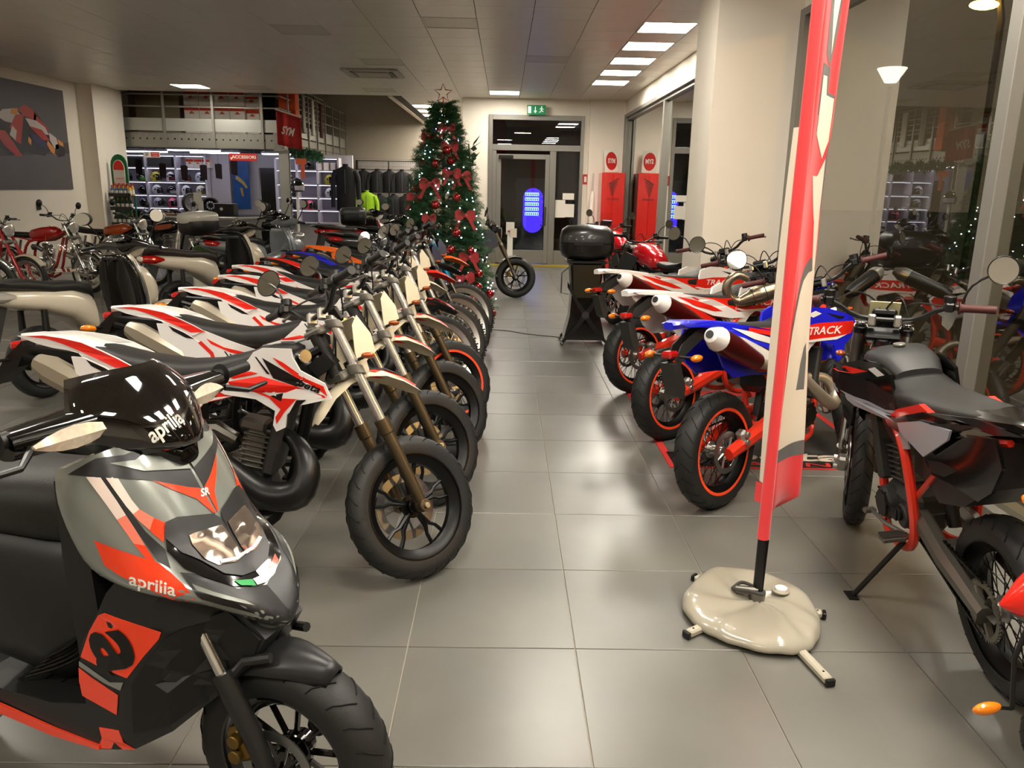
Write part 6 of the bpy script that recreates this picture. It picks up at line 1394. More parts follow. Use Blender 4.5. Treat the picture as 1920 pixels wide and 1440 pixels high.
ch_ = jacket(-3.95, 20.3, 2.02, JB, 'long black coat on a stand right of the lit shelves', None, s=1.15, long=1.5)
B().tube([(0, 0, .05), (0, 0, -1.75)], .015, 6).obj('stand_pole', STEEL, ch_)
wall('partition_far', (-4.35, -2.45, 24.3, 24.4, 0, 2.3), m=mat('partition_paint', 'b5aea6', .8))
# helmet on a pole in front of the shelves
hs = empty('helmet_stand', (-4.33, 17.0, 0)); tag(hs, 'slim display pole carrying a white and green helmet', 'stand')
B().tube([(0, 0, 0), (0, 0, 1.42)], .025, 10).obj('pole', PAPER, hs); B().disc((0, 0, .015), .18, .03, (0, 0, 1)).obj('base', DGREY, hs)
helmet(-4.33, 17.0, 1.42, 8, 'large white, black and green helmet on the slim pole', None, rz=-.6, s=1.15)
# racing photograph on the left wall
po = B().box((0, 0, 0), (.012, 3.9, 1.75)).obj('wall_picture', mat('picture_grey', '5d5a5c', .55, noise=.12, nscale=2.5), smooth=0); po.location = (XL+.012, 13.45, 2.28); tag(po, 'large photo print of a racing motorcycle leaning into a bend on the left wall', 'picture')
def pic(pts, m, off=.008, name='print'):
    # pts in picture pixels of the motif -> wall coordinates
    P = [(.05+a/540*1.92, .87-(b_+165-a*.176)/(848-a*.18)*1.75) for a, b_ in pts]
    B().plate(P, off, .001, plane='yz').obj(name, m, po, smooth=0)
pr_ = mat('print_red', 'b5352c', .5); pw = mat('print_white', 'c9bdb8', .5); pk = mat('print_black', '1b1716', .5); pog = mat('print_orange', 'd98a2a', .5); pd = mat('print_dark', '3f3a3a', .5); pbl = mat('print_navy', '241f4a', .5)
pic([(-200, 330), (535, 318), (535, 400), (-200, 430)], pd, .0065)
pic([(-60, 100), (60, 60), (140, 90), (200, 60), (270, 90), (330, 190), (400, 330), (300, 420), (150, 390), (20, 420), (-80, 330)], pk, .0075)
pic([(130, 60), (180, 30), (230, 60), (270, 100), (260, 150), (200, 130), (150, 110)], pr_, .009)
pic([(250, 90), (300, 150), (360, 210), (340, 240), (280, 190), (240, 140)], pr_, .009)
pic([(0, 70), (90, 60), (140, 110), (100, 180), (10, 160), (-50, 120)], pw, .009); pic([(70, 60), (120, 60), (110, 110), (60, 100)], pog, .010)
pic([(100, 100), (160, 110), (110, 330), (60, 300), (40, 200)], pr_, .0095); pic([(60, 190), (90, 230), (70, 300), (30, 260)], pw, .0105)
pic([(170, 130), (260, 150), (330, 200), (360, 260), (300, 250), (200, 190)], pw, .0095); pic([(190, 190), (300, 220), (360, 300), (300, 300), (240, 240)], pr_, .0105)
pic([(190, 250), (260, 260), (340, 330), (380, 400), (300, 360), (220, 320)], pbl, .0105); pic([(340, 300), (400, 370), (410, 420), (360, 390), (330, 330)], pog, .011); pic([(180, 270), (200, 300), (190, 340), (170, 310)], pog, .011)
pic([(360, 240), (420, 280), (440, 360), (400, 370), (360, 300)], pw, .0112); pic([(430, 290), (480, 320), (480, 350), (440, 330)], pog, .0115); pic([(410, 330), (470, 330), (495, 380), (480, 420), (420, 430), (390, 400)], pk, .0112)
pic([(-80, 220), (0, 230), (60, 330), (110, 420), (60, 420), (-20, 340)], pr_, .0095)
sk = B().box((XL+.012, 14.2, 1.12), (.02, .12, .12), ch=.004).obj('wall_socket', DGREY, smooth=0); tag(sk, 'small dark socket plate on the left wall below the picture', 'socket'); B().box((XL+.024, 14.2, 1.12), (.006, .06, .06)).obj('socket_insert', BLACK, sk, smooth=0)
# clear plastic armchairs
ACR = glassmat('clear_acrylic', (.90, .90, .89), 1.5, (1, .98, .95), 1.6, .03)
def ghost_chair(x, y, deg, label):
    e = empty('clear_armchair', (x, y, 0), R(deg)); tag(e, label, 'chair', 'clear plastic armchairs')
    for a, b_ in ((-.2, -.2), (.2, -.2), (-.2, .2), (.2, .2)): B().tube([(a, b_, .44), (a*1.12, b_*1.12, 0)], [.02, .013], 8).obj('leg', ACR, e)
    B().box((0, 0, .45), (.46, .46, .03), ch=.012).obj('seat', ACR, e)
    rows = [[(-.20-.05*t*t+.08*u*u*(1-t*.3), u*.22, .47+.42*t) for u in (-1, -.6, -.2, .2, .6, 1)] for t in (0, .35, .7, 1)]
    q = B().loft(rows, caps=False, closed=False).obj('backrest', ACR, e, smooth=60); md = q.modifiers.new('s', 'SOLIDIFY'); md.thickness = .012
    for s in (-1, 1): B().tube([(.2, s*.23, .46), (.19, s*.25, .68), (-.02, s*.25, .70), (-.2, s*.23, .72)], .014, 8, sm=3).obj('arm', ACR, e)
ghost_chair(-5.55, 10.2, -60, 'clear plastic armchair left of the white scooter seat'); ghost_chair(-5.0, 10.0, -120, 'clear plastic armchair behind the black scooter leg shield'); ghost_chair(-5.1, 12.1, 200, 'clear plastic armchair in front of the grey counter')
# ------------------------------------------------------------------ christmas tree
TX, TY = -.70, 9.32
tr = empty('christmas_tree', (TX, TY, 0)); tag(tr, 'decorated christmas tree with white lights beside the aisle', 'christmas tree')
def trad(z): return .62*(1-(z-.12)/2.42)**.78 if z < 2.55 else .02
B().tube([(0, 0, 0), (0, 0, 2.4)], [.03, .01], 8).obj('trunk', mat('trunk', '3a2a1c', .9), tr)
B().disc((0, 0, .03), .25, .06, (0, 0, 1)).obj('stand', mat('tree_stand', '2a1a14', .7), tr)
rr = random.Random(3); vs = []; fs = []; vs2 = []; fs2 = []
def sprig(p, d, L_, V_, F_):
    side_ = d.cross(V((0, 0, 1))); side_ = side_.normalized() if side_.length > .01 else V((1, 0, 0)); upv = side_.cross(d)
    for k in range(11):
        t = k/11; c = p+d*L_*t
        for s in (-1, 1):
            for u in (0.25, -.5):
                q = c+(side_*s*.8+d*.7+upv*u*1.2+V((rr.gauss(0, .15), rr.gauss(0, .15), rr.gauss(0, .15))))*L_*.26; n = len(V_); w_ = d*.004
                V_.extend([c-w_, q, c+w_]); F_.append((n, n+1, n+2))
NT = 4200
for k in range(NT):
    z = .14+2.4*(1-math.sqrt(rr.random()))*1.0; z = .14+2.3*(rr.random()**1.3); a = rr.random()*2*math.pi; rm_ = trad(z)*(1+.08*math.sin(z*24))
    r_ = rm_*(.45+.55*rr.random()**.5); a2 = a+rr.gauss(0, .65); d = V((math.cos(a2), math.sin(a2), rr.uniform(-.4, .35))).normalized()
    p = V((math.cos(a)*r_*.82, math.sin(a)*r_*.82, z+.05)); L_ = .17*(.7+.5*rr.random())*(1 if z < 2.0 else .75)
    sprig(p, d, L_, vs if rr.random() < .7 else vs2, fs if vs is None else (fs if False else fs)) if False else None
    (sprig(p, d, L_, vs, fs) if rr.random() < .7 else sprig(p, d, L_, vs2, fs2))
stuff(B().add(vs, fs).obj('needles', NEED, tr, smooth=0)); stuff(B().add(vs2, fs2).obj('light_needles', NEED2, tr, smooth=0))
cab = B()
for k in range(220): pass
cab.tube([(math.cos(t*.55)*trad(.2+2.1*t/150)*.9, math.sin(t*.55)*trad(.2+2.1*t/150)*.9, .2+2.1*t/150) for t in range(150)], .003, 4); cab.obj('light_cable', mat('cable_green', '10301a', .6), tr)
LM = [emis('led_white', (.78, .90, 1.0), 22), emis('led_blue', (.3, .45, 1.0), 20), emis('led_violet', (.85, .4, 1.0), 14)]
bl = B().ball((0, 0, 0), .0065, 8, 5); lme = [bl.mesh('led', m, 60) for m in LM]
for k in range(120):
    z = .25+2.05*((k+.5)/120)**1.15; a = -math.pi/2+rr.uniform(-1.75, 1.75) if k % 4 else rr.uniform(0, 6.28); r_ = trad(z)*1.07
    link('led', lme[0 if rr.random() < .72 else (1 if rr.random() < .6 else 2)], tr, (math.cos(a)*r_, math.sin(a)*r_, z))
BAU = mat('bauble_red', 'a30f14', .12, metal=.6, coat=1)
bme = B().ball((0, 0, 0), .049, 18, 12).mesh('bauble', BAU, 60); cme_ = B().disc((0, 0, .051), .01, .012, (0, 0, 1), 10).mesh('bauble_cap', mat('cap_gold', '9a7a3a', .3, metal=.8), 40)
BOW = mat('bow_red', 'a8242a', .6, sheen=.5)
def onpx(dx, z):                       # place on the aisle-facing side of the tree
    r_ = trad(z)*1.05; dx = max(-r_*.96, min(r_*.96, dx)); return V((dx, -math.sqrt(max(.0, r_*r_-dx*dx)), z))
for k, (px_, py_) in enumerate(((726, 236), (788, 285), (825, 286), (853, 280), (783, 331), (864, 345), (826, 358), (865, 407), (855, 437), (906, 482), (927, 522), (932, 558), (884, 504), (803, 415), (880, 575), (905, 505), (890, 440), (812, 234), (845, 262))):
    x_ = (px_-952)/1480*8.95-TX; z_ = 1.604-(py_-327)/1480*9.0
    o = link('bauble', bme, tr, onpx(x_, z_)+V((0, -.02, -.02))); link('bauble_cap', cme_, o)
def bow(p, s, az):
    b = B()
    for sg in (-1, 1):
        b.loft([[(sg*t*.09*s, .02*math.sin(t*3.1), .045*s*math.sin(t*2.6)+.01*q) for q in (-1, 1)]+[(sg*t*.09*s, .02*math.sin(t*3.1)-.012, -.045*s*math.sin(t*2.6)+.01*q) for q in (-1, 1)] for t in (0, .3, .6, .85, 1)], caps=False)
        b.loft([[(sg*(.01+t*.06)*s, -.01*t, -t*.12*s), (sg*(.045+t*.06)*s, -.01*t, -t*.12*s-.01)] for t in (0, .4, .7, 1)], caps=False, closed=False)
    b.ball((0, -.01, 0), .018*s, 8, 6); o = b.obj('bow', BOW, tr, smooth=50); o.location = p; o.rotation_euler = (0, 0, az)
for px_, py_, s in ((845, 225, 1), (850, 258, 1.1), (855, 305, 1.1), (872, 310, 1.2), (815, 325, 1.3), (785, 350, 1.1), (880, 380, 1.3), (800, 425, 1.0), (888, 455, 1.3), (882, 490, 1.2), (835, 480, 1), (905, 530, 1), (795, 240, 1), (815, 385, .9)):
    x_ = (px_-952)/1480*8.95-TX; z_ = 1.604-(py_-327)/1480*9.0; bow(onpx(x_, z_)+V((0, -.03, 0)), s, (x_)*1.2)
st = B(); pts = [(math.cos(R(90+36*k))*(.10 if k % 2 == 0 else .042), 0, math.sin(R(90+36*k))*(.10 if k % 2 == 0 else .042)+2.60) for k in range(10)]
st.tube(pts, .006, 6, closed=True).tube([(0, 0, 2.40), (0, 0, 2.56)], .006, 6).obj('tree_star', mat('star_copper', '9a3a22', .35, metal=.6), tr)
# ------------------------------------------------------------------ feather banner
bn = empty('feather_banner', (1.022, 2.815, 0)); tag(bn, 'red, white and grey feather banner on a black pole with a silver water-bag base', 'banner')
B().tube([(0, 0, .03), (0, 0, .34)], .0185, 14).obj('pole', BLACK, bn); B().tube([(0, 0, .33), (0, 0, 2.9)], .011, 10).obj('upper_pole', BLACK, bn)
B().tube([(.015, -.01, .04), (.018, -.012, .3)], .003, 6).obj('pull_cord', BLACK, bn)
BRD = mat('banner_red', 'e8363a', .7, sheen=.3); BWH = mat('banner_white', 'e4d8c4', .75); BGY = mat('banner_grey', '6c6a68', .75)
# sleeve tube around the pole
zs_ = [.30, .36, .6, 1.0, 1.5, 2.0, 2.5, 2.88]
B().loft([[(math.cos(a)*(.0215+.002*math.sin(z*5))+.001, math.sin(a)*.023, z) for a in [2*math.pi*j/16 for j in range(16)]] for z in zs_], caps=False).obj('sleeve', BRD, bn, smooth=60)
# cloth: outer edge offset (x) by height, cloth runs back (y) from the sleeve
edge = side_profile([(.38, .035), (.41, .06), (.445, .15), (.6, .145), (1.04, .122), (1.3, .112), (1.53, .105), (1.72, .11), (1.86, .118), (2.07, .125), (2.3, .13), (2.6, .12), (2.88, .05)])
def cloth(u, z): # u 0..1 from the sleeve outward
    e_ = edge(z); return V((.014+(e_-.01)*(u**.85)+.003*math.sin(z*7+u*3), -.012+.03*math.sin(u*2.8)+.075*u, z))
def cgrid(z0, z1, u0=0, u1=1, n=40, k=8, off=0):
    rows = []
    for i in range(n+1):
        z = z0+(z1-z0)*i/n; rows.append([cloth(u0+(u1-u0)*j/k, z+(0)) for j in range(k+1)])
    b = B().loft(rows, caps=False, closed=False); return b
c_ = cgrid(.385, 2.88); co = c_.obj('cloth', BRD, bn, smooth=60); md = co.modifiers.new('s', 'SOLIDIFY'); md.thickness = .0015
def cprint(poly, m, off=.0022, name='print'):
    """printed shape on the cloth; poly in (u, z)"""
    P = [V((a, b_, 0)) for a, b_ in poly]; bm = bmesh.new(); bv = [bm.verts.new(p) for p in P]
    for t in tessellate_polygon([P]):
        try: bm.faces.new([bv[i] for i in t])
        except ValueError: pass
    for _ in range(5):
        ed = [e for e in bm.edges if e.calc_length() > .07]
        if not ed: break
        bmesh.ops.subdivide_edges(bm, edges=ed, cuts=1); bmesh.ops.triangulate(bm, faces=bm.faces[:])
    bm.verts.index_update(); vs = []
    for v in bm.verts:
        p = cloth(v.co.x, v.co.y); q = cloth(v.co.x+.01, v.co.y); r_ = cloth(v.co.x, v.co.y+.01); n = (q-p).cross(r_-p).normalized(); n = n if n.y < 0 else -n
        vs.append(p+n*off)
    B().add(vs, [tuple(v.index for v in f.verts) for f in bm.faces]).obj(name, m, co, smooth=0); bm.free()
ell = lambda cx_, cz_, rx, rz, a0=0, a1=360, n=16: [(cx_+math.cos(R(a0+(a1-a0)*k/n))*rx, cz_+math.sin(R(a0+(a1-a0)*k/n))*rz) for k in range(n+1)]
cprint([(.02, .66), (.99, .68), (.99, .62), (.02, .61)], BGY)
cprint([(.02, .66), (.99, .68), (.99, 1.33)]+[(.99-.97*math.sin(R(a)), 1.02+.30*math.cos(R(a))+.01) for a in range(0, 91, 15)][1:], BWH, .003)
cprint([(.99, 1.38), (.99, 1.33)]+[(.99-.93*math.sin(R(a)), 1.02+.31*math.cos(R(a))) for a in range(15, 91, 15)]+[(.02, 1.10)]+[(.99-.98*math.sin(R(a)), 1.07+.31*math.cos(R(a))) for a in range(75, 14, -15)], BGY, .0028)
cprint([(.5, .88), (.86, .88), (.9, 1.0), (.86, 1.06), (.76, 1.04), (.62, .98)], BGY, .0036)
cprint([(.35, 1.66), (.6, 1.66), (.9, 1.72), (.96, 1.50), (.99, 1.20), (.9, 1.32), (.75, 1.5)], BWH, .003); cprint([(.9, 1.72), (.99, 1.80), (.99, 1.55), (.96, 1.50)], BGY, .003)
cprint([(.18, 1.86), (.95, 1.84), (.95, 1.93), (.6, 1.94), (.6, 2.02), (.18, 2.03)], BGY, .0026); cprint([(.24, 1.80), (.72, 1.72), (.92, 1.78), (.92, 1.92), (.52, 1.93), (.46, 1.99), (.24, 1.99)], BWH, .003)
cprint([(.3, 2.06), (.55, 2.02), (.7, 2.10), (.95, 2.34), (.95, 2.6), (.3, 2.6)], BGY, .0026); cprint([(.42, 2.6), (.44, 2.2), (.56, 2.06), (.62, 2.14), (.7, 2.24), (.85, 2.6)], BWH, .003); cprint([(.72, 2.16), (.95, 2.28), (.95, 2.5), (.8, 2.32)], BRD, .0034)
# left-behind strip: the back of the cloth showing left of the sleeve
B().loft([[(-.018-.016*t*math.sin((z-.45)*2.0), .015+.03*t, z) if t else (-.012, .01, z) for t in (0, .5, 1)] for z in [.52+.1*k for k in range(14)]], caps=False, closed=False).obj('cloth_fold', BWH, bn, smooth=60)
B().loft([[(-.016-.018*t, .012+.03*t, z) for t in (0, .5, 1)] for z in [.44, .48, .52]], caps=False, closed=False).obj('cloth_fold_lower', BRD, bn, smooth=60)
# base
BAGM = mat('bag_vinyl', '9c9585', .24, coat=.5, bump=.6, bscale=7); FOOT = mat('foot_paint', 'aaa391', .4)
for (dx, dy) in ((-.189, .215), (-.32, -.22), (.235, -.07), (.09, -.50)): 
    L_ = math.hypot(dx, dy); an = math.atan2(dy, dx)
    o = B().box((dx/2, dy/2, .017), (L_, .034, .026), rotm(0, 0, an), ch=.006).obj('foot', FOOT, bn, smooth=0)
    B().box((dx*(1+.008/L_), dy*(1+.008/L_), .016), (.014, .035, .027), rotm(0, 0, an), ch=.003).obj('end_cap', BLACK, o, smooth=0)
    B().disc((dx*.93, dy*.93, .031), .004, .002, (0, 0, 1), 8).obj('screw_hole', BLACK, o)
bpts = [(-.12, .26), (-.20, .16), (-.275, .05), (-.30, -.06), (-.27, -.19), (-.19, -.28), (-.06, -.345), (.06, -.34), (.13, -.28), (.19, -.17), (.212, -.04), (.20, .10), (.10, .20), (-.02, .26)]
bc_ = smoothpts([(a, b_, 0) for a, b_ in bpts]+[(bpts[0][0], bpts[0][1], 0)], 3)[:-1]; rings = []
for t, h in ((1.0, .004), (1.02, .02), (1.0, .042), (.93, .058), (.8, .064), (.6, .062), (.4, .056), (.22, .048), (.1, .042)):
    ring = []
    for k, p in enumerate(bc_):
        wr_ = 1+.012*math.sin(k*2.3)*(t > .7); fo = .006*math.sin(k*1.1+t*6)*(t < .95)+(.007*math.sin(k*3.7) if (.75 < t and p.y < -.2) else 0)
        ring.append((p.x*t*wr_, p.y*t*wr_, max(.003, h+fo)))
    rings.append(ring)
bg_ = B().loft(rings).obj('water_bag', BAGM, bn, smooth=70, sub=1)
B().disc((.10, .02, .074), .024, .014, (.1, 0, 1), 18).obj('filler_cap', PAPER, bg_); B().disc((.10, .02, .067), .034, .006, (.1, 0, 1), 18).obj('cap_seat', BAGM, bg_)
B().tube([(-.09, .03, .07), (-.05, .05, .085), (-.01, .03, .08), (.02, .01, .07), (.01, -.03, .075), (-.04, -.02, .085), (-.08, 0, .08), (-.09, .03, .07)], .007, 8, sm=4).obj('bag_cord', mat('cord_grey', '3b3a35', .7), bn)
B().tube([(-.08, .02, .07), (.0, -.01, .08)], .016, 10).disc((0, 0, .055), .032, .05, (0, 0, 1), 16).obj('pole_socket', DALU, bn)
# ------------------------------------------------------------------ top case on its display stand
sd = empty('display_stand', (.86, 8.3, 0)); tag(sd, 'black cross-legged display stand carrying a black motorcycle top case', 'stand')
b = B()
for s in (-1, 1):
    for yy in (-.16, .16):
        b.loft([[(-.235*s*t+.0, yy-.012, z_-w_), (-.235*s*t, yy-.012, z_+w_), (-.235*s*t, yy+.012, z_+w_), (-.235*s*t, yy+.012, z_-w_)] for t, z_, w_ in ((-.72, .60, .03), (-.3, .42, .035), (0, .32, .045), (.45, .17, .035), (1, .03, .02))])
b.obj('cross_leg', BLACK, sd, smooth=20)
for yy in (-.172, .172): B().disc((0, yy, .32), .04, .006, n=18).obj('hub_disc', DGREY, sd)
B().loft([[(-w_, -d_, z_), (w_, -d_, z_), (w_, d_, z_), (-w_, d_, z_)] for z_, w_, d_ in ((.05, .22, .14), (.3, .16, .13), (.55, .145, .13), (.83, .17, .15), (.86, .2, .17))]).obj('column', mat('stand_smoke', '0c0b09', .2, coat=.6), sd, smooth=20)
B().box((0, 0, .865), (.42, .34, .02), ch=.006).obj('top_plate', BLACK, sd, smooth=0)
b = B().loft([[(-.13, -.152, .5), (.13, -.152, .5), (.13, -.148, .5), (-.13, -.148, .5)], [(-.145, -.172, .84), (.145, -.172, .84), (.145, -.168, .84), (-.145, -.168, .84)]]); b.obj('front_card', mat('card_olive', '2a2618', .3, coat=.4), sd, smooth=0)
B().tube([(-.17, -.02, .52), (-.25, -.02, .53), (-.25, -.02, .74), (-.18, -.02, .8)], .008, 6).obj('wire_handle', STEEL, sd)
for a in ((-.235, -.16), (.235, -.16), (-.235, .16), (.235, .16)): B().ball((a[0], a[1], .018), .018, 10, 6).obj('glide', DALU, sd)
tc = empty('top_case', (.86, 8.3, .876)); tag(tc, 'black oval motorcycle top case on the cross-legged stand', 'top case')
SC_ = [(-.275, .0, .10, .07, 2.4), (-.255, .0, .155, .13, 2.6), (-.2, .0, .19, .165, 2.8), (0, .0, .21, .18, 3), (.2, .0, .19, .165, 2.8), (.255, .0, .155, .13, 2.6), (.275, .0, .10, .07, 2.4)]
CSM = mat('case_black', '14110e', .38, coat=.25)
def half(lo):
    rings = []
    for x_, zc, hw, hh, e_ in SC_:
        ring = []
        for j in range(13):
            a = math.pi*j/12*(1 if not lo else -1); ca, sa = math.cos(a), math.sin(a)
            ring.append((x_, hw*math.copysign(abs(ca)**(2/e_), ca), .18+(.006 if not lo else -.006)+hh*math.copysign(abs(sa)**(2/e_), sa)))
        rings.append(ring)
    return B().loft(rings)
half(False).obj('lid', CSM, tc, smooth=60); half(True).obj('shell', CSM, tc, smooth=60)
B().sell([(x_, .18, hw*1.01, .006, e_) for x_, zc, hw, hh, e_ in SC_]).obj('seal', BLACK, tc); B().box((0, -.212, .18), (.3, .006, .035), ch=.002).obj('latch_strip', BLACK, tc, smooth=0)
B().tube([(-.185, 8.985, .004), (-.0, 8.93, .004), (.1, 8.88, .004), (.25, 8.74, .004), (.35, 8.69, .004), (.55, 8.6, .004), (.69, 8.53, .004), (.87, 8.62, .004), (1.1, 8.5, .004)], .004, 6, sm=4).obj('power_cable', BLACK); tag(bpy.data.objects['power_cable'], 'thin black cable crossing the aisle floor', 'cable')
# ------------------------------------------------------------------ loose expansion chamber lying on the second bike's seat
ex = empty('expansion_pipe', (1.66, 5.3, .935), 0); tag(ex, 'loose curled metal expansion pipe lying across the white enduro seat', 'exhaust pipe')
EXM = mat('raw_steel', '8a7f6a', .28, metal=.9, noise=.35, nscale=14)
B().tube([(-.02, .0, .10), (-.08, .0, .12), (-.135, .0, .09), (-.155, .0, .03), (-.13, 0, -.03), (-.07, 0, -.055), (0, 0, -.03), (.08, .0, .0), (.18, 0, .035), (.26, 0, .07), (.33, 0, .10)], [.026, .028, .03, .031, .032, .034, .05, .065, .058, .03, .016], 16, sm=4).obj('chamber', EXM, ex)
for t in ((.02, -.022, .06), (.10, .008, .067), (.19, .04, .06)): B().lathe([(t[2], -.002), (t[2]+.0015, 0), (t[2], .002)], (t[0], 0, t[1]), (1, 0, .38), 20).obj('weld_seam', mat('weld', '4a4238', .5, metal=.7), ex)
B().box((-.02, 0, .125), (.05, .02, .03)).obj('mount_tab', STEEL, ex, smooth=0)
# display mats under the right row
def rug(x, y, w_, d_, rz, label):
    e = empty('display_mat', (x, y, 0), rz); tag(e, label, 'mat')
    B().box((0, 0, .003), (w_, d_, .005)).obj('mat_base', mat('mat_red', 'c8302c', .7), e, smooth=0)
    B().box((0, .02, .0062), (w_*.93, d_*.80, .0012)).obj('mat_grey_field', mat('mat_grey', '4b4a46', .75), e, smooth=0)
    for k in range(3): B().plate([(-w_*.4+k*.35, -d_*.1), (-w_*.4+k*.35+.12, -d_*.1), (-w_*.4+k*.35+.34, d_*.4), (-w_*.4+k*.35+.22, d_*.4)], .0075, .001, plane='xy').obj('mat_stripe', mat('mat_stripe', '6a6762', .75), e, smooth=0)
    return e
mt1 = rug(1.69, 5.35, 1.36, 1.85, 0, 'red-bordered display mat lettered RACING under the blue enduro motorcycle')
B().box((0, -.78, .0066), (1.3, .26, .001)).obj('logo_field', BLACK, mt1, smooth=0)
t_ = textmesh('beta', .3, .0004, (1.5, .75), .2, .008); t_.xf(basis((.05, -.72, .0078), (1, 0, 0), (0, 1, 0))); t_.obj('lettering', BWH, mt1, smooth=0)
t_ = textmesh('RACING', .12, .0004, (1.9, .8), .1, .001); t_.xf(basis((.05, -.865, .0086), (1, 0, 0), (0, 1, 0))); t_.obj('lettering', mat('mat_red', 'c8302c'), mt1, smooth=0)
o = B().plate([(1.36, 9.8), (1.75, 9.35), (2.3, 9.5), (2.2, 10.1), (1.7, 10.2)], .006, .005, plane='xy').obj('display_mat', mat('mat_salmon', 'd8604e', .7), smooth=0); tag(o, 'small salmon red mat on the floor behind the top-case stand', 'mat')
# red cabinet, oval sign, parasol, small signs
cb = empty('tall_cabinet', (2.17, 16.55, 0)); tag(cb, 'tall glossy red cabinet with a dark wing emblem, in the back right corner', 'cabinet')
CRED = mat('cabinet_red', 'd4231c', .22, coat=.6)
B().box((0, 0, .96), (.46, .6, 1.9), ch=.01).obj('body', CRED, cb, smooth=0)
for s in (-1, 1): B().box((s*.115, -.306, .97), (.222, .016, 1.84), ch=.004).obj('door_leaf', CRED, cb, smooth=0)
b = B()
for k in range(6): b.plate([(-.10+.012*k, 1.70-.045*k), (.11-.012*k, 1.82-.055*k), (.10-.016*k, 1.79-.055*k), (-.07+.01*k, 1.675-.045*k)], -.318, .003)
b.obj('wing_emblem', mat('emblem_dark', '5a1512', .3), cb, smooth=0); textmesh('HONDA', .06, .001, (1.1, 1), 0, .001).xf(basis((0, -.319, 1.40), (1, 0, 0), (0, 0, 1))).obj('lettering', mat('emblem_dark', '5a1512'), cb, smooth=0)
sg = empty('oval_sign', (2.14, 16.5, 1.92), R(20)); tag(sg, 'white board with a red oval reading SYM on top of the red cabinet', 'sign')
B().box((0, 0, .22), (.30, .015, .44), rotm(-.12, 0, 0), ch=.002).obj('board', PAPER, sg, smooth=0)
b = B().plate([(math.cos(R(20*k))*.125, math.sin(R(20*k))*.18) for k in range(18)], -.009, .002); b.xf(Matrix.Translation((0, 0, .22)) @ Matrix.Rotation(-.12, 4, 'X')); b.obj('oval', mat('sign_red', 'c3241c'), sg, smooth=0)
t_ = textmesh('SYM', .1, .001, (.9, 1.3), .1, .003); t_.xf(Matrix.Translation((0, 0, .22)) @ Matrix.Rotation(-.12, 4, 'X') @ basis((0, -.0115, 0), (1, 0, 0), (0, 0, 1))); t_.obj('lettering', PAPER, sg, smooth=0)
pa = empty('rolled_parasol', (1.78, 16.6, 0)); tag(pa, 'rolled white parasol leaning between exit door and red cabinet', 'parasol')
B().tube([(0, 0, 0), (.03, .05, 1.9)], .014, 8).obj('pole', ALU, pa); B().tube([(.012, .02, .7), (.018, .03, 1.0), (.022, .035, 1.4), (.024, .04, 1.55)], [.03, .06, .05, .02], 12, sm=3).obj('folded_cloth', PAPER, pa)
o = B().box((1.68, YB-.015, 1.78), (.11, .012, .2), ch=.002).obj('safety_sign', mat('sign_red', 'c3241c'), smooth=0); tag(o, 'small red fire safety sign right of the exit door frame', 'sign'); B().box((1.68, YB-.023, 1.78), (.05, .003, .11)).obj('pictogram', PAPER, o, smooth=0)
# white sign stand by the door with a plant behind
ss = empty('notice_stand', (.11, 14.4, 0)); tag(ss, 'white notice stand with small cards in front of the exit door', 'stand')
B().box((0, 0, .45), (.10, .03, .9), ch=.004).obj('post', PAPER, ss, smooth=0); B().box((0, 0, .012), (.3, .25, .024), ch=.004).obj('base', PAPER, ss, smooth=0)
B().box((0, -.02, .88), (.15, .012, .22), rotm(.15, 0, 0), ch=.002).obj('card', PAPER, ss, smooth=0); B().box((.06, -.03, .80), (.12, .008, .16), rotm(.15, 0, 0)).obj('card', BWH, ss, smooth=0)
B().box((0, -.036, .83), (.09, .002, .02), rotm(.15, 0, 0)).obj('print_line', mat('sign_red', 'c3241c'), ss, smooth=0)
# ------------------------------------------------------------------ outdoors
leafy('potted_shrub', (.12, 17.9, -.06), 150, .16, 'round olive-green shrub outside behind the door glass', 'plant', m=mat('shrub_leaf', '4a4f20', .6), up=.55, stems=lambda t: (.16*math.sin(t*40), .16*math.cos(t*31), .35+.75*t))
vm = empty('vending_machine', (.75, 21.6, -.06)); tag(vm, 'lit drinks vending machine with a blue oval front outside the exit door', 'vending machine')
B().box((0, 0, .95), (.95, .7, 1.9), ch=.02).obj('cabinet', mat('vend_grey', '55555e', .4), vm, smooth=0)
b = B().plate([(-.26+math.cos(R(a))*.0+.26*(1+math.cos(R(a))), 1.38+.26*math.sin(R(a))) for a in range(0, 181, 15)]+[(0-.26+.26*(1+math.cos(R(a))), .75+.26*math.sin(R(a))) for a in range(180, 361, 15)], -.36, .02); b.obj('oval_front', emis('vend_blue', (.07, .03, 1.0), 1.2), vm, smooth=0)
for r_ in range(5): B().box((-.03, -.375, 1.48-.125*r_), (.36, .01, .085), ch=.003).obj('lit_shelf', emis('vend_lit', (.4, .7, 1.0), 1.5), vm, smooth=0)
for r_ in range(5):
    b = B()
    for k in range(7): b.box((-.18+.05*k, -.382, 1.475-.125*r_), (.022, .006, .055))
    stuff(b.obj('bottle_row', mat('vend_bottle', '3a6a9a', .3), vm, smooth=0))
rb = empty('street_banner', (-.35, 22.5, 0)); tag(rb, 'red feather banner standing outside, seen through the exit door', 'banner')
B().tube([(-.3, 0, 0), (-.3, 0, 3.6)], .02, 8).obj('pole', BLACK, rb); B().plate([(-.3, .8), (.2, 1.1), (.38, 2.2), (.38, 3.2), (.1, 3.9), (-.3, 4.0)], .02, .01).obj('cloth', mat('banner_red_dark', '8a1a1c', .7), rb, smooth=0)
w_ = wall('wall_outside', (-3, 7, 26, 26.2, -.1, 5), m=mat('outside_wall', '4a4a55', .8))
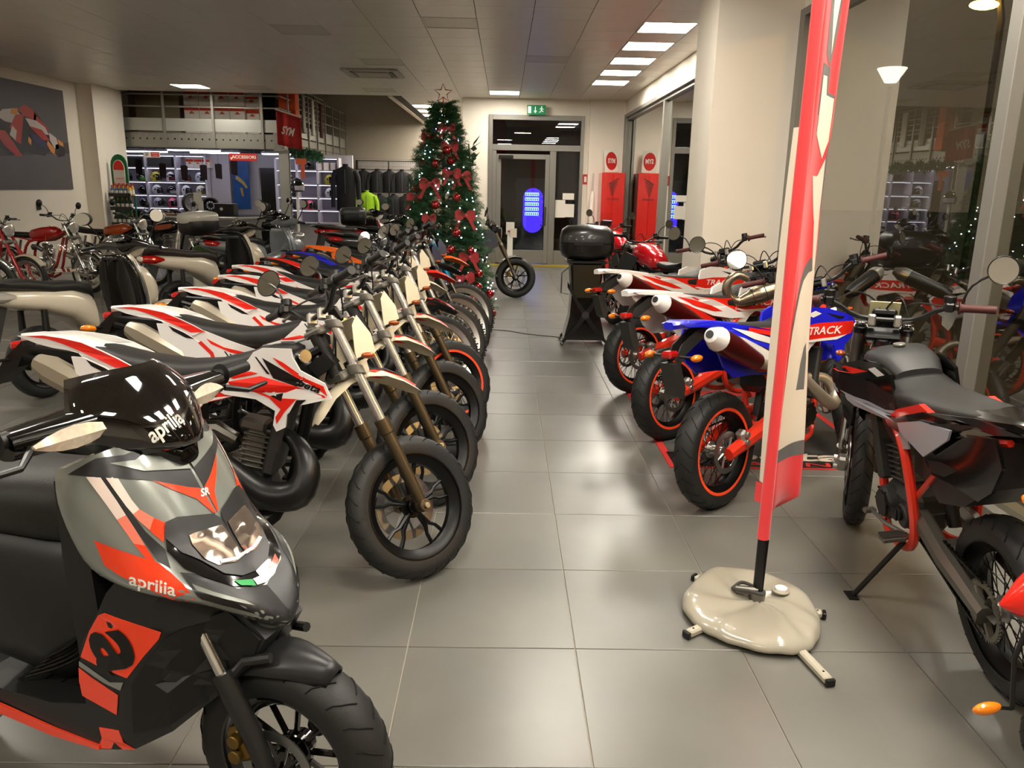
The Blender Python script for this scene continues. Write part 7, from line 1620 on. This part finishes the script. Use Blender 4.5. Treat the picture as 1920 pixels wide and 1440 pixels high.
lp = empty('street_lamp', (4.62, 10.05, 0)); tag(lp, 'white bowl street lamp glowing outside the window', 'street lamp')
B().tube([(0, 0, -.05), (0, 0, 2.85)], .03, 8).obj('pole', BLACK, lp); B().lathe([(.0001, 0), (.07, .0), (.17, .16), (.165, .165)], (0, 0, 2.9), (0, 0, 1), 20).obj('bowl', emis('lamp_bowl', (1, .96, .85), 1.2), lp); B().ball((0, 0, 2.98), .045, 10, 8).obj('bulb', emis('lamp_bulb', (1, .95, .8), 18), lp)
ol = empty('street_lamp', (7.2, 12.9, 0)); tag(ol, 'orange sodium street lamp outside at the top right', 'street lamp')
B().tube([(.3, 0, -.05), (.3, 0, 4.2), (.1, 0, 4.44)], .05, 8, sm=2).obj('pole', DGREY, ol); B().ball((0, 0, 4.40), (.22, .14, .07), 14, 8).obj('lamp_head', emis('sodium', (1, .5, .06), 22), ol)
nl = empty('street_lamp', (8.2, .6, 0)); tag(nl, 'unseen lamp added outside to the right to cast amber light on the floor', 'street lamp')  # unseen lamp with a point light, added for amber patches on the floor
B().tube([(.3, 0, -.05), (.3, 0, 4.2), (.1, 0, 4.4)], .05, 8, sm=2).obj('pole', DGREY, nl); B().ball((0, 0, 4.4), (.22, .14, .07), 14, 8).obj('lamp_head', emis('sodium', (1, .5, .06), 22), nl)
ll = bpy.data.lights.new('added_amber_light', 'POINT'); ll.energy = 550; ll.color = (1, .5, .12); ll.shadow_soft_size = .12
lo = bpy.data.objects.new('added_amber_light', ll); COL.objects.link(lo); lo.parent = nl; lo.location = (0, 0, 4.28)
cr_ = empty('parked_car', (7.4, 9.3, -.08), R(75)); tag(cr_, 'dark parked car outside, dimly seen through the right window', 'car')
CARM = mat('car_dark', '1a140d', .25, coat=.6)
B().sell([(-2.1, .55, .70, .22, 4), (-1.9, .60, .84, .32, 4), (-.9, .66, .88, .36, 4), (.9, .64, .88, .34, 4), (1.9, .55, .82, .28, 4), (2.1, .5, .68, .2, 4)]).obj('body', CARM, cr_, smooth=50)
B().sell([(-1.75, 1.0, .62, .1, 4), (-1.2, 1.15, .68, .26, 4), (.1, 1.18, .68, .28, 4), (.8, 1.0, .66, .1, 4)]).obj('cabin', mat('car_glass', '08090a', .05, coat=1), cr_, smooth=50)
for s in (-1, 1):
    for x_ in (-1.3, 1.3): B().disc((x_, s*.8, .31), .31, .2, n=24, ch=.03).obj('wheel', RUB, cr_)
for s in (-1, 1): B().box((-2.08, s*.55, .62), (.06, .3, .12), ch=.02).obj('tail_lamp', mat('car_lamp', '8a1208', .2, emit=.6), cr_)
# ------------------------------------------------------------------ small red children's bike at the right edge
mini, _ = motard(1.63, 1.86, -4, 'little red bike cut off by the right edge, orange indicator on a stalk', pal='red', sm='red', rims='tape', scale=.56, steer=0, mirrors=(0, 0), lean=-3, mask=False, fender='red', decals=False, name='mini_motorcycle', holder=False)
B().tube([(-.34, 0, .93), (-.42, -.04, .7), (-.42, -.08, .46)], .012, 6).obj('plate_holder', BLACK, mini)
B().tube([(-.42, -.08, .46), (-.50, -.10, .475)], .009, 6).obj('indicator', BLACK, mini); B().ball((-.56, -.12, .48), (.075, .028, .03), 16, 10, rot=rotm(0, -.12, .2)).obj('indicator_lens', ORANGE, mini)
B().sell([(-.50, .96, .01, .01, 2), (-.42, 1.00, .06, .09, 2.4), (-.3, 1.06, .09, .17, 2.6), (-.1, 1.12, .11, .22, 2.6), (.1, 1.10, .13, .2, 2.8)]).obj('rear_cowl', RED, mini, smooth=50)
# spare silencer standing behind the handlebars of the second bike
sm_ = empty('spare_silencer', (2.2, 5.0, .98), R(35)); tag(sm_, 'black silencer with a silver conical tip above the blue enduro front', 'exhaust')
B().tube([(0, 0, 0), (.05, 0, .02), (.26, 0, .10)], [.03, .045, .05], 16).obj('can', BLACK, sm_); B().tube([(.255, 0, .099), (.3, 0, .116), (.35, 0, .135)], [.05, .048, .022], 16).obj('tip', ALU, sm_)
